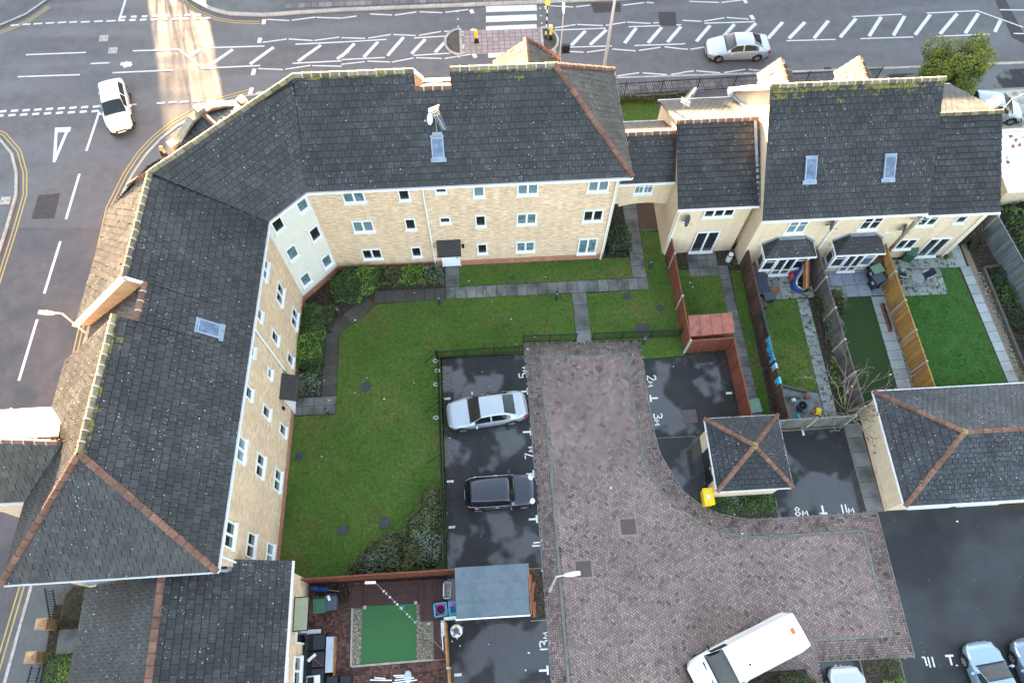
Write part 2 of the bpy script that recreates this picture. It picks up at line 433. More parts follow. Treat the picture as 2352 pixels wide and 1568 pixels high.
m_fence_blue = wood('grey_fence', (.135, .155, .165), .35)
m_fence_yel = wood('yellow_fence', (.35, .185, .055), .25)
m_wood_or = wood('orange_boards', (.33, .16, .06), .3)
m_deck = wood('wet_deck', (.060, .028, .024), .3, .5)
m_deckred = wood('red_boards', (.30, .10, .06), .3)
m_sleeper = wood('sleepers', (.09, .085, .07), .3)
m_conc = M('concrete_post', (.36, .35, .30), .9, .2, 6)
m_black = M('black_metal', (.010, .011, .012), .4, .2, 8)
m_galv = M('galvanised', (.50, .52, .54), .4, .12, 6, metal=.6)
m_postgrey = M('grey_post_paint', (.44, .46, .48), .45, .1, 4)
m_rail = M('black_rail', (.012, .013, .014), .5, .2, 6)
m_bollard = M('bollard_plastic', (.035, .042, .06), .5, .2, 6)
m_iron = M('cast_iron', (.045, .048, .058), .6, .3, 14, bump=.3, bs=80)
m_ironbrown = M('brown_cover', (.085, .068, .064), .55, .2, 8)
m_felt = M('grey_roof_felt', (.115, .15, .175), .8, .12, 5, bump=.2, bs=120, col2=(.095, .13, .15), c2=(.8, .45, .6))
m_rust = M('red_shed_roof', (.30, .105, .075), .7, .3, 3, col2=(.10, .06, .06), c2=(1.1, .56, .68))
m_yellowbin = M('yellow_grit_bin', (.80, .58, .02), .5, .08, 4)
m_green = M('green_plastic', (.035, .11, .065), .5, .12, 5)
m_greenlid = M('pale_green_lid', (.13, .26, .17), .5, .15, 5)
m_greydk = M('charcoal_plastic', (.022, .026, .032), .5, .2, 5)
m_bluegrey = M('bluegrey_plastic', (.055, .07, .10), .45, .15, 5)
m_brownlid = M('brown_lid', (.10, .045, .03), .5, .15, 5)
m_blue = M('blue_fabric', (.02, .07, .26), .7, .25, 6)
m_cyan = M('turquoise_cloth', (.03, .30, .46), .8, .3, 7, col2=(.05, .14, .28), c2=(7, .5, .6))
m_turq = M('turquoise_plastic', (.05, .42, .52), .45, .1, 5)
m_pink = M('magenta_plastic', (.50, .08, .40), .45, .15, 5)
m_red = M('red_plastic', (.42, .03, .03), .5, .15, 5)
m_orange = M('orange_lens', (.85, .16, .02), .35, .08, 5)
m_terra = M('terracotta', (.26, .09, .05), .85, .25, 8)
m_taupe = M('outdoor_mat', (.30, .34, .24), .9, .1, 5)
m_skin = M('skin', (.55, .33, .24), .6, .05, 5)
m_hair = M('fair_hair', (.42, .24, .08), .6, .2, 20)
m_coat = M('black_coat', (.012, .012, .014), .8, .2, 8)
m_jean = M('dark_trousers', (.03, .04, .07), .85, .2, 8)
m_bark = M('bark', (.10, .085, .065), .9, .3, 8)
m_twig = M('bare_twig', (.22, .20, .16), .9, .25, 8)
m_tyre = M('tyre', (.012, .012, .013), .8, .2, 10)
m_alloy = M('alloy_wheel', (.48, .50, .52), .35, .1, 8, metal=.7)
m_lamp = M('lamp_lens', (.62, .68, .72), .15, .2, 12)
m_taillight = M('tail_light', (.40, .012, .015), .2, .2, 8)
m_plate = M('number_plate', (.7, .7, .66), .5, .15, 20)
m_trim = M('black_trim', (.012, .013, .015), .45, .1, 6)
m_chrome = M('chrome', (.62, .64, .66), .2, .1, 6, metal=.9)
m_wicker = M('rattan', (.018, .020, .024), .7, .3, 25)
m_cushion = M('charcoal_cushion', (.030, .035, .045), .9, .15, 6)
m_mirror = M('pale_blue_top', (.42, .50, .58), .3, .1, 3)
m_litter = M('litter', (.72, .74, .74), .7, .2, 8)
m_flower = M('orange_leaf', (.65, .30, .04), .7, .2, 8)
m_beacon = M('amber_globe', (.85, .62, .05), .35, .05, 4)
l_dark = leaf_mat('hedge_leaf', (.018, .046, .012), (.075, .15, .028))
l_lime = leaf_mat('lime_leaf', (.05, .12, .016), (.19, .31, .042))
l_grey = leaf_mat('sage_leaf', (.06, .085, .055), (.155, .195, .135))
l_olive = leaf_mat('olive_leaf', (.036, .050, .018), (.125, .145, .052))
l_tree = leaf_mat('laurel_leaf', (.035, .062, .008), (.15, .17, .022))
l_brown = leaf_mat('brown_stem', (.035, .024, .015), (.085, .055, .033))
l_deep = leaf_mat('deep_leaf', (.012, .034, .016), (.045, .085, .038))
l_dead = leaf_mat('dead_leaf', (.05, .035, .02), (.16, .11, .06))
g_blade = leaf_mat('grass_blade', (.046, .112, .011), (.145, .225, .028), (.13, .15, .032))
g_lush = leaf_mat('lush_blade', (.022, .085, .010), (.06, .16, .022))
# ------------------------------------------------------------------ ground, roads, paths
def sheet(name, pts, z, mat):
    mb = MB(); mb.poly([V((p[0], p[1], z)) for p in pts]); o = mb.build(name, mat)
    if o.data.polygons[0].normal.z < 0: o.data.flip_normals()
    return struct(o)
def rect(x0, x1, y0, y1): return [(x0, y0), (x1, y0), (x1, y1), (x0, y1)]
sheet('ground', rect(-900, 900, -900, 900), -.16, m_earth)
sheet('road', rect(-120, 120, -60, 54), -.10, m_road)
# raised blocks: pavement level = 0
KERB = [(80, 37.72), (22.4, 37.86), (9.9, 38.0), (-12.5, 38.05), (-16.06, 37.81), (-17.9, 37.1), (-19.47, 36.19), (-20.6, 35.35), (-21.58, 34.31), (-22.4, 33.0), (-23.07, 31.4), (-23.72, 28.92),
        (-23.95, 20), (-24.33, 5.63), (-24.7, 1.1), (-25.4, -12)]
mb = MB(); mb.prism(KERB + [(80, -12)], -.14, -.012); struct(mb.build('block_ground', m_pave))
NK = [(-31.5, 60), (-24.5, 60)]
N_E = [(-23.4, 52), (-22.4, 48.6), (-20.95, 47.17), (-19.56, 46.12), (-18.22, 45.54), (-15.65, 45.25), (-9.79, 45.46), (80, 45.6), (80, 62), (-23.4, 62)]
mb = MB(); mb.prism(N_E, -.14, -.012); struct(mb.build('far_pavement', m_pave))
N_W = [(-90, 44.2), (-38, 44.3), (-34.53, 45.3), (-32.88, 46.3), (-31.5, 47.9), (-30.9, 50), (-30.9, 62), (-90, 62)]
mb = MB(); mb.prism(N_W, -.14, -.012); struct(mb.build('far_corner_pavement', m_pave))
W_I = [(-90, 35.9), (-33.4, 35.6), (-32.3, 34.9), (-31.2, 33.6), (-30.55, 32.0), (-30.2, 30.2), (-30.25, 27.7), (-30.55, 22), (-31.5, -12), (-90, -12)]
mb = MB(); mb.prism(W_I, -.14, -.012); struct(mb.build('left_pavement', m_pave))
def kerbs(name, pts, w, z0, z1, step, mat, closed=False):
    mb = MB(); pts = [V((p[0], p[1], 0)) for p in pts]
    if closed: pts = pts + [pts[0]]
    for a, b in zip(pts, pts[1:]):
        n = max(1, round((b - a).length / step)); d = (b - a).normalized(); s = V((-d.y, d.x, 0)) * w / 2
        for k in range(n):
            p, q = a + (b - a) * (k / n) + d * .008, a + (b - a) * ((k + 1) / n) - d * .008
            q4 = [p - s, q - s, q + s, p + s]
            zz = z1 + rnd(-.003, .003)
            mb.hexa([V((c.x, c.y, z0)) for c in q4], [V((c.x, c.y, zz)) for c in q4], 0, rnd(.2, .9))
    return struct(mb.build(name, mat))
def inset(pts, d):
    out = []
    for k in range(len(pts)):
        a, b = V((*pts[max(k - 1, 0)], 0)), V((*pts[min(k + 1, len(pts) - 1)], 0)); t = (b - a).normalized(); out.append((pts[k][0] - t.y * d, pts[k][1] + t.x * d))
    return out
kerbs('kerb', inset(KERB, .08), .16, -.14, .004, .95, m_kerbroad)
kerbs('kerb', inset(N_E[:8], .14), .30, -.14, .004, 1.0, m_kerbroad)
kerbs('kerb', inset(N_W[:7], .10), .16, -.14, .004, .95, m_kerbroad)
kerbs('kerb', inset(W_I[1:10], -.06), .16, -.14, .004, .95, m_kerbroad)

def slabs(name, areas, mat, z=.004, joint=True):
    # areas: (origin, ux heading, length, width, n along, n across)
    mb = MB()
    for o, h, ln, wd, na, nb in areas:
        o = V((*o, 0)); a, b = V((math.cos(h), math.sin(h), 0)), V((-math.sin(h), math.cos(h), 0)); g = .012
        q = [o, o + a * ln, o + a * ln + b * wd, o + b * wd]
        mb.poly([V((p.x, p.y, z)) for p in q], 1)
        for i in range(na):
            for j in range(nb):
                p0 = o + a * (ln * i / na + g) + b * (wd * j / nb + g); p2a = a * (ln / na - 2 * g); p2b = b * (wd / nb - 2 * g)
                zz = [z + .006 + rnd(0, .004) for _ in range(4)]
                c = [p0, p0 + p2a, p0 + p2a + p2b, p0 + p2b]
                mb.poly([V((c[k].x, c[k].y, zz[k])) for k in range(4)], 0, rnd(0, 1))
    return struct(mb.build(name, [mat, m_joint]))
def slabs_rect(name, rs, mat, z=.004, s=.6):
    return slabs(name, [((x0, y0), 0, x1 - x0, y1 - y0, max(1, round((x1 - x0) / s)), max(1, round((y1 - y0) / s))) for x0, x1, y0, y1 in rs], mat, z)

# street pavement: flags by the crossing, tarmac elsewhere
slabs_rect('street_pavement', [(9.6, 27, 36.35, 37.5)], m_paveslab, .0, .45)
slabs_rect('street_pavement', [(.2, 4.6, 45.75, 48.5), (-14, -1, 45.9, 46.4), (-15, 0, 46.8, 48.2)], m_paveslab, .0, .5)
# front drive of the house at the right: crazy paving and concrete
sheet('driveway', [(27.8, 37.2), (60, 37.2), (60, 35.6), (27.8, 35.5)], -.004, m_bay)
sheet('driveway', [(27.5, 35.45), (60, 35.55), (60, 33.4), (27.5, 33.4)], .002, M('drive_concrete', (.21, .21, .18), .8, .2, 2))
mb = MB(); random.seed(5)
mb.poly([V((x, y, .004)) for x, y in rect(29.5, 46, 25.8, 35.3)], 1)
for i in range(26):
    for j in range(15):
        cx, cy = 29.8 + i * .64 + rnd(-.1, .1) + (j % 2) * .3, 26 + j * .63 + rnd(-.1, .1); n = random.choice((4, 5, 6)); r = .30; a0 = rnd(0, 6)
        if not (29.6 < cx < 45.5 and (cx > 35 or cy > 32)) : continue
        if cx < 33 and cy < 33: continue
        mb.poly([V((cx + r * rnd(.75, 1.25) * math.cos(a0 + 2 * math.pi * k / n), cy + r * rnd(.75, 1.25) * math.sin(a0 + 2 * math.pi * k / n), .008 + .0001 * (i + j))) for k in range(n)], 0, rnd(0, 1))
struct(mb.build('crazy_paving', [M('flagstones', (.23, .24, .23), .7, .25, 4, tint=.35), M('flag_joint', (.40, .38, .33), .9, .1, 5)]))

# estate courtyard
sheet('yard_base', rect(-12, 60, -12, 26), -.006, m_soil)
sheet('parking_tarmac', [(-2.75, -12), (2.2, -12), (2.1, 17.15), (-3.0, 17.15)], .0, m_bay)
sheet('parking_tarmac', [(8.7, 16.4), (11.3, 16.45), (11.4, 16.75), (13.9, 16.8), (13.9, 11.5), (15.1, 11.9), (15.1, 7.9), (14.98, 7.9), (14.9, 6.72), (11, 7.2), (9.9, 8.4), (9.0, 10.5), (8.7, 13)], .0, m_bay)
sheet('parking_tarmac', rect(14.95, 19.75, 6.72, 11.75), .002, m_bay)
sheet('access_yard', [(20.2, 6.85), (60, 6.5), (60, -12), (19.5, -12), (19.52, -.3), (20.3, -.3)], .0, m_yard)
sheet('access_yard', rect(14.85, 17.55, -12, -.28), .002, m_bay)
# block paving: separate bricks over a dark joint bed
INNER = [(2.93, 16.8), (2.98, 14.07), (3.03, 10.93), (3.07, 7.19), (3.19, 3.71), (3.24, -4), (15.3, -4), (15.3, .78), (19.28, .72), (19.18, 3.79), (19.2, 5.81), (14.14, 5.73), (13.13, 5.77), (11.94, 6.07), (10.64, 6.68), (9.81, 7.34), (8.8, 8.5), (8.31, 9.57), (8.01, 10.65), (7.99, 11.37), (7.87, 14.23), (7.85, 16.68)]
OUTER = [(2.0, 17.3), (1.98, 17.8), (8.78, 17.5), (8.8, 16.35), (8.78, 13.91), (8.87, 11.83), (9.02, 10.59), (9.51, 9.5), (9.96, 8.45), (10.74, 7.75), (11.74, 7.15), (12.87, 6.85), (13.48, 6.74), (19.76, 6.76), (20.23, 6.74), (20.24, -.32), (15.0, -.25), (15.0, -4), (2.16, -4), (2.16, 3.49), (2.08, 10.99), (2.02, 14.77)]
sheet('paving_bed', OUTER, .006, m_joint)
def herring(poly, bw=.1, bl=.2, ang=R(45), z=.014, hole=None, mb=None, gap=.009, grow=0.0):
    es = [(V((*poly[k - 1], 0)), V((*poly[k], 0))) for k in range(len(poly))]
    near = lambda p: min(((p - a) - (b - a) * max(0, min(1, (p - a).dot(b - a) / (b - a).length_squared))).length for a, b in es)
    mb = mb or MB(); x0, x1, y0, y1 = bbox(poly); ca, sa = math.cos(ang), math.sin(ang)
    cx, cy = (x0 + x1) / 2, (y0 + y1) / 2; rr = math.hypot(x1 - x0, y1 - y0) / 2; n = int(rr / bw) + 4
    for i in range(-n, n):
        for j in range(-n, n):
            k = (i - j) % 4                         # herringbone cell table
            if k == 0: q = (i * bw, j * bw, bl, bw)
            elif k == 3: q = (i * bw, j * bw, bw, bl)
            else: continue
            u, v, w, h = q; u0, v0, u1, v1 = u + gap, v + gap, u + w - gap, v + h - gap
            mx, my = cx + (u + w / 2) * ca - (v + h / 2) * sa, cy + (u + w / 2) * sa + (v + h / 2) * ca
            if not (x0 - .2 < mx < x1 + .2 and y0 - .2 < my < y1 + .2): continue
            if not inside((mx, my), poly) and near(V((mx, my, 0))) > grow or (hole and inside((mx, my), hole)): continue
            t = min(1, max(0, random.gauss(.55, .2))) if random.random() > .012 else -.1
            mb.poly([V((cx + a * ca - b * sa, cy + a * sa + b * ca, z + rnd(0, .003))) for a, b in ((u0, v0), (u1, v0), (u1, v1), (u0, v1))], 0, t)
    return mb
random.seed(3)
struct(herring(INNER, .115, .23, grow=.10).build('brick_paving', m_paver))
struct(herring(OUTER, .115, .23, 0.0, .016, INNER, grow=.045).build('brick_border', m_paver_edge))
kerbs('paving_kerb', [(2.96, -4)] + [(2.94, 3.71), (2.95, 7.19), (2.93, 10.93), (2.90, 14.07), (2.86, 16.83), (7.92, 16.72), (7.94, 14.23), (8.07, 11.37), (8.09, 10.65), (8.39, 9.57), (8.88, 8.55), (9.85, 7.42), (10.68, 6.77), (11.97, 6.17), (13.15, 5.87), (14.14, 5.83), (19.27, 5.9), (19.27, 3.79), (19.38, .66), (15.3, .70)], .14, 0, .045, .9, m_kerb)
kerbs('edging', [(2.1, 17.15), (2.0, 14.77), (2.03, 10.99), (2.1, 3.49), (2.12, -4)], .06, 0, .035, .9, m_kerb)
kerbs('edging', [(8.84, 16.35), (8.82, 13.91), (8.92, 11.83), (9.07, 10.62), (9.56, 9.54), (10.0, 8.52), (10.78, 7.8), (11.76, 7.2), (12.88, 6.9), (13.48, 6.8), (20.27, 6.78), (20.28, -.36), (14.9, -.3)], .06, 0, .035, .9, m_kerb)
kerbs('edging', [(14.97, 7.9), (14.93, 6.8)], .05, 0, .03, .9, m_kerb)
kerbs('edging', [(-2.72, 4.97), (2.1, 4.95)], .06, 0, .03, .9, m_kerb)
kerbs('edging', [(1.28, 2.42), (2.1, 2.42)], .06, 0, .03, .9, m_kerb)
kerbs('edging', [(19.5, -.36), (19.55, -4)], .06, 0, .03, .9, m_kerb)
kerbs('edging', [(9.04, 11.57), (11.2, 11.57)], .03, 0, .008, 2, m_kerb)
kerbs('edging', [(19.76, 6.8), (19.66, 11.6)], .05, 0, .03, .9, m_kerb)
kerbs('edging', [(17.5, -.3), (17.62, -4)], .06, 0, .03, .9, m_kerb)
kerbs('edging', [(14.75, -.3), (14.8, -4)], .06, 0, .03, .9, m_kerb)

# lawns (bases) and the paths between them
LAWNS = [[(-11.5, 14.0), (-9.0, 14.0), (-8.95, 19.0), (-6.72, 20.9), (-2.58, 20.98), (5.05, 20.95), (5.06, 17.75), (2.0, 17.75), (1.9, 17.1), (-2.9, 17.1), (-2.85, 4.95), (-10.3, 4.95), (-11.65, 5.2)],
         [(-1.68, 21.85), (8.95, 21.85), (8.95, 23.3), (7.7, 23.3), (-1.68, 23.35)],
         [(6.0, 20.88), (9.86, 20.98), (9.85, 25.3), (11.0, 25.0), (11.4, 20), (11.35, 17.7), (11.3, 16.4), (8.85, 16.4), (8.8, 17.6), (5.95, 17.7)]]
for q in LAWNS: sheet('lawn', q, .0, m_grassbase)
sheet('front_lawn', rect(7.6, 12.4, 30.5, 36.0), .0, m_grassbase)
slabs('path', [((-2.6, 20.98), 0, 12.45, .83, 20, 1), ((8.96, 21.83), R(90), 6.5, .0001, 1, 1)][:1], m_slab, .006)
slabs_rect('path', [(8.95, 9.83, 21.83, 30.2)], m_slab, .006, .8)
slabs_rect('path', [(5.08, 5.97, 17.65, 20.97)], m_slab, .006, .85)
slabs_rect('path', [(-2.6, -1.7, 21.83, 23.3)], m_slab, .006, .8)
m_slab_wet = M('damp_slabs', (.062, .058, .052), .55, .3, 2.5, tint=.2, rvar=.2)
slabs('path', [((-6.95, 20.95), 0, 4.3, .83, 7, 1)], m_slab_wet, .005)
slabs('path', [((-9.1, 18.85), R(41.5), 3.0, .85, 5, 1)], m_slab_wet, .003)
slabs('path', [((-9.0, 15.1), R(90), 4.0, .85, 6, 1)], m_slab_wet, .004)
slabs('path', [((-11.5, 14.05), 0, 2.5, 1.05, 4, 2)], m_slab, .006)
sheet('planting_bed', [(-11.6, 15.2), (-9.8, 15.2), (-9.85, 18.9), (-6.9, 21.9), (-2.6, 21.9), (-2.62, 23.4), (-9.3, 23.4), (-11.3, 21.4)], .001, m_soil)
sheet('planting_bed', [(7.3, 23.3), (8.95, 23.3), (8.95, 28), (7.3, 28)], .001, m_soil)
sheet('gravel_strip', rect(9.85, 11.1, 25.3, 29.5), .003, M('brown_gravel', (.10, .065, .045), .9, .5, 30, bump=.8, bs=50))
kerbs('edging', [(9.85, 25.25), (11.1, 25.2)], .06, 0, .03, .9, m_kerb)
# garage side path
slabs('path', [((20.68, 6.8), R(90.8), 5.0, .92, 6, 1)], m_slab, .006)
# row gardens
sheet('lawn', [(11.5, 22.2), (14.4, 22.2), (14.6, 12.5), (14.1, 12.5), (14.0, 16.8), (11.5, 16.8)], .001, m_grassbase)
sheet('lawn', rect(15.05, 15.7, 12.3, 22), .002, m_grassbase)
slabs_rect('patio', [(12.5, 14.35, 21.7, 23.42)], m_slab, .006, .6)
slabs('path', [((15.12, 12.5), R(91), 9.9, .62, 16, 1)], m_slab, .006)
slabs_rect('patio', [(16.5, 19.9, 19.85, 22.3)], m_slab_dirty, .006, .75)
sheet('lawn', [(16.4, 19.85), (18.87, 19.82), (18.68, 13.75), (16.4, 14.2)], .003, m_grassbase)
slabs('path', [((19.45, 11.7), R(90), 8.1, .72, 13, 1)], m_slab_dirty, .006)
sheet('patio', [(16.0, 11.75), (18.7, 11.75), (18.7, 13.7), (16.4, 14.2)], .004, M('old_concrete', (.15, .17, .18), .6, .3, 2, col2=(.07, .08, .07), c2=(1.5, .5, .65), rvar=.2))
slabs_rect('patio', [(20.3, 24.2, 19.75, 22.2)], m_slab_blue, .006, .85)
sheet('artificial_lawn', [(20.2, 19.75), (23.35, 19.72), (23.25, 12.6), (20.2, 12.6)], .004, m_turf_dark)
slabs('path', [((24.16, 12.5), R(90), 7.2, .85, 12, 1)], m_slab_pale, .006)
sheet('gravel_strip', rect(24.15, 24.45, 12.5, 20), .003, m_gravel)
slabs_rect('patio', [(24.5, 28.11, 19.62, 21.43), (24.5, 29.3, 21.45, 22.2)], m_slab_dirty, .006, .62)
sheet('lawn', [(24.4, 19.62), (28.1, 19.62), (28.1, 21.43), (29.26, 21.43), (29.88, 12.3), (24.4, 12.3)], .004, m_lawn_lush)
slabs('path', [((30.55, 12.5), R(93.2), 9.0, .64, 14, 1)], m_slab_pale, .006)
slabs('path', [((29.85, 21.45), R(90), 8.0, .66, 12, 1)], m_slab_pale, .005)
sheet('gravel_strip', [(30.5, 12.5), (30.95, 12.5), (30.4, 21.6), (29.95, 30), (29.85, 30), (30.0, 21.6)], .003, m_gravel)
sheet('gravel_strip', rect(28.3, 29.3, 22.15, 22.9), .003, m_gravel)
# patio of the lower house at bottom
sheet('paving_bed', rect(-10, -2.9, -4, 4.85), .004, m_joint)
def basket(poly, z=.012, bw=.1, bl=.2):
    mb = MB(); x0, x1, y0, y1 = bbox(poly); g = .004
    for i in range(int((x1 - x0) / bl) + 1):
        for j in range(int((y1 - y0) / bl) + 1):
            X, Y = x0 + i * bl, y0 + j * bl
            if not inside((X + .1, Y + .1), poly): continue
            for k in (0, 1):
                q = (X, Y + k * bw, bl, bw) if (i + j) % 2 else (X + k * bw, Y, bw, bl)
                mb.poly([V((a, b, z + rnd(0, .003))) for a, b in ((q[0] + g, q[1] + g), (q[0] + q[2] - g, q[1] + g), (q[0] + q[2] - g, q[1] + q[3] - g), (q[0] + g, q[1] + q[3] - g))], 0, rnd(0, 1))
    return mb
struct(basket(rect(-10.0, -2.9, -4, 4.85)).build('brick_patio', m_paver_old))
sheet('gravel_bed', rect(-7.72, -3.6, .86, 3.6), .022, m_gravel)
sheet('artificial_lawn', [(-7.22, 3.62), (-4.45, 3.61), (-4.5, .95), (-7.28, .88)], .034, m_turf)
kerbs('edging', [(-7.74, 3.6), (-7.72, .83), (-2.99, .92)], .09, 0, .06, .7, m_conc)
sheet('planting_bed', rect(1.28, 2.08, 2.45, 4.93), .004, m_soil)
sheet('planting_bed', [(14.98, 7.9), (11.5, 7.9), (10.9, 7.75), (11.76, 7.2), (12.88, 6.88), (14.93, 6.78)], .004, m_soil)
sheet('planting_bed', rect(17.6, 19.5, -4, -.35), .004, m_soil)
sheet('planting_bed', rect(10, 14.8, -4, -.6), .018, m_soil)
sheet('planting_bed', [(30.7, 21.2), (31.0, 14.6), (31.2, 12), (33.5, 12), (33, 16), (31.9, 22), (31.4, 25.7), (30.3, 25.7), (30.4, 22)], .002, m_soil)
sheet('planting_bed', rect(-22.9, -19.5, -6, 4.6), .004, m_soil)
slabs_rect('path', [(-22.4, -19.5, 2.25, 3.4)], m_slab, .008, 1.1)
# traffic islands of the crossing
mb = MB()
def dshape(cx, cy, rx, ry, sgn, n=10):
    return [(cx + sgn * rx * math.sin(math.pi * k / n), cy + ry * math.cos(math.pi * k / n)) for k in range(n + 1)]
isl = [dshape(-1.05, 41.95, 1.15, 1.25, -1), dshape(4.85, 41.75, 1.15, 1.25, 1)]
for q in isl: mb.prism(q, -.1, -.0)
struct(mb.build('crossing_island', M('island_tarmac', (.07, .06, .05), .8, .4, 2)))
for q in isl:
    kerbs('island_kerb', q, .17, -.1, .02, .5, m_kerbroad, True)
sheet('crossing_refuge', rect(-.95, 4.75, 40.72, 43.1), -.088, M('red_refuge', (.26, .20, .205), .7, .25, 2))
slabs_rect('crossing_flags', [(-.8, 4.6, 40.8, 43.0)], M('pink_flags', (.27, .225, .225), .7, .2, 3, tint=.12), -.084, .4)

# painted markings
mk = MB()
ZM = -.092; ZC = [0.0]
def ln(r, x0, y0, x1, y1, w=.11):
    ZC[0] += .00004
    mk.strip([P(r, x0, y0, -.1), P(r, x1, y1, -.1)], w, ZM + ZC[0])
def lines(r, w, txt):
    for s in txt.split(';'):
        q = [float(v) for v in s.split(',')]; ln(r, *q, w)
lines(1, .14, '75,177,130,173;155,170,210,168;232,167,292,163;315,162,375,158;397,159,457,154;477,156,531,152;557,154,620,151;648,150,708,147;733,148,797,144')
for k in range(8): ln(1, 828 + 74 * k, 120 - 2.2 * k, 868 + 74 * k, 118 - 2.2 * k, .2)
for k in range(9): ln(1, 818 + 73.5 * k, 143 - 2 * k, 862 + 73.5 * k, 140 - 2 * k, .2)
lines(1, .16, '865,0,820,145;685,770,595,1040;548,1197,455,1510')
lines(1, .12, '178,379,592,363;123,530,550,516;625,440,755,434;775,503,1188,484;915,352,1232,342;1232,342,1398,472;1398,472,1793,453;1438,331,1822,319;2035,307,2352,292;2015,438,2352,421')
lines(1, .26, '1313,388,1375,343;1438,457,1603,342;1722,444,1885,327;2053,424,2210,313;2322,408,2400,352')
lines(1, .11, '1810,294,1975,271;1988,271,2155,281;2165,281,2338,258;1778,474,1950,481;1965,479,2140,452;2150,454,2352,458;1838,136,1993,144;2010,142,2175,120;2180,122,2352,128;1762,642,1840,630')
lines(1, .3, '1820,135,1815,170;1792,262,1785,298;1752,475,1742,520;1735,605,1722,650;830,442,905,438;850,462,900,440;905,455,860,432')
lines(1, .13, '1080,712,1135,709;1163,708,1215,704;1240,705,1300,699;1325,699,1392,693;1420,695,1483,690;905,722,940,720')
for k in range(9): ln(1, -5 + 80.5 * k, 771 - 4.2 * k, 45 + 80.5 * k, 766 - 4.2 * k, .2); ln(1, -25 + 82 * k, 801 - 4 * k, 25 + 82 * k, 796 - 4 * k, .2)
lines(1, .42, '383,897,487,893'); lines(1, .2, '390,880,374,1118;468,890,378,1105')
for s in ('417,95,305,455', '257,632,130,1055', '78,1240,12,1440'): lines(4, .16, s)
lines(2, .11, '5,127,105,113;197,99,348,106;367,107,515,85;538,84,695,90;715,88,873,68;0,262,163,267;185,265,340,240;357,240,513,247;533,246,685,219;707,218,882,223;0,292,310,274;500,264,883,241;0,413,300,398;497,384,890,360;0,445,160,427;178,423,335,429;347,430,497,401;513,400,692,405;710,405,890,376')
lines(2, .3, '890,68,905,95;897,200,915,225;908,370,925,400;1410,42,1415,64;1438,170,1445,200;1455,345,1470,378')
lines(2, .26, '0,392,90,302;153,396,252,290;317,386,428,258;482,373,577,272;645,363,742,262;808,353,860,300;1583,315,1680,215;1712,310,1825,208;1950,300,2030,195;2112,298,2205,190;2245,293,2338,185')
lines(2, .11, '1435,42,1595,51;1613,50,1713,38;1937,39,2085,21;2100,19,2150,22;1468,194,1613,172;1623,171,1800,179;1818,178,1958,155;1968,155,2130,164;2147,162,2187,158;1468,210,1818,197;1978,187,2195,179;2305,175,2340,172;1535,328,1862,319;2018,316,2352,305;1552,356,1668,362;1690,362,1840,341;1865,340,2025,353;2048,350,2197,328;2225,325,2352,340;1898,525,2050,503;2072,504,2243,517;2268,515,2352,503;565,583,697,562')
for y0, y1 in ((66, 55), (135, 122), (205, 190)): ln(2, 995, y0, 1345, y1, .62)
ln(2, 1010, 378, 1300, 366, .62); mk.strip([V((-.8, 38.7, 0)), V((4.6, 38.7, 0))], .62, ZM)
for k in range(10):
    for xx in (-1.2, 4.95): mk.box(xx - .06, xx + .06, 38.2 + .75 * k, 38.32 + .75 * k, -.098, ZM)
lines(3, .11, '45,12,252,20;268,20,415,2;0,143,130,150;150,148,288,125;303,123,455,135;150,163,500,152;1170,117,1508,101;1680,93,2028,76;2028,76,2345,190;2185,70,2352,72;2280,233,2352,234;715,283,1055,274;1225,269,1590,257;1748,253,2115,238;0,303,20,303;55,342,180,322;0,338,38,342;0,500,77,491;95,490,260,504;287,502,432,480;455,480,545,490')
lines(3, .28, '425,0,440,25;470,107,490,138')
lines(3, .26, '95,288,190,178;270,268,357,170;430,235,505,163;588,268,690,155;733,268,843,155;905,267,1005,145;1085,260,1195,130;1285,252,1368,120;1452,247,1530,113;1602,243,1707,103;1773,237,1892,97;1947,232,2038,95;2150,223,2190,142')
struct(mk.build('road_markings', m_paint))
mk = MB(); ZM = -.094
W1 = [(-33.6, 35.95), (-32.2, 35.2), (-30.95, 33.75), (-30.2, 32.0), (-29.83, 30.2), (-29.9, 27.6), (-30.2, 22), (-31.2, -5)]
mk.strip([V((*p, 0)) for p in W1], .08, ZM); mk.strip([V((*p, 0)) for p in inset(W1, .22)], .08, ZM)
W2 = [(-15.9, 38.1), (-17.8, 37.5), (-19.6, 36.55), (-20.9, 35.55), (-21.9, 34.45), (-22.75, 33.1), (-23.4, 31.45), (-24.05, 28.9), (-24.28, 20), (-24.66, 5.65), (-25.1, 1.2), (-25.8, -12)]
mk.strip([V((*p, 0)) for p in W2], .08, ZM); mk.strip([V((*p, 0)) for p in inset(W2, -.24)], .08, ZM)
W3 = [(-22.2, 48.3), (-21.3, 47.0), (-20.3, 46.1), (-19.0, 45.35), (-17.6, 44.95), (-15.7, 44.78)]
mk.strip([V((*p, 0)) for p in W3], .08, ZM); mk.strip([V((*p, 0)) for p in inset(W3, -.2)], .08, ZM)
W4 = [(-38, 43.95), (-34.6, 44.75), (-32.9, 45.7), (-31.5, 47.2)]
mk.strip([V((*p, 0)) for p in W4], .08, ZM); mk.strip([V((*p, 0)) for p in inset(W4, -.2)], .08, ZM)
mk.strip([P(3, 740, 490, -.1), P(3, 1640, 455, -.1)], .07, ZM); mk.strip([P(3, 2010, 437, -.1), P(3, 2352, 425, -.1)], .09, ZM)
struct(mk.build('yellow_lines', m_yellow))
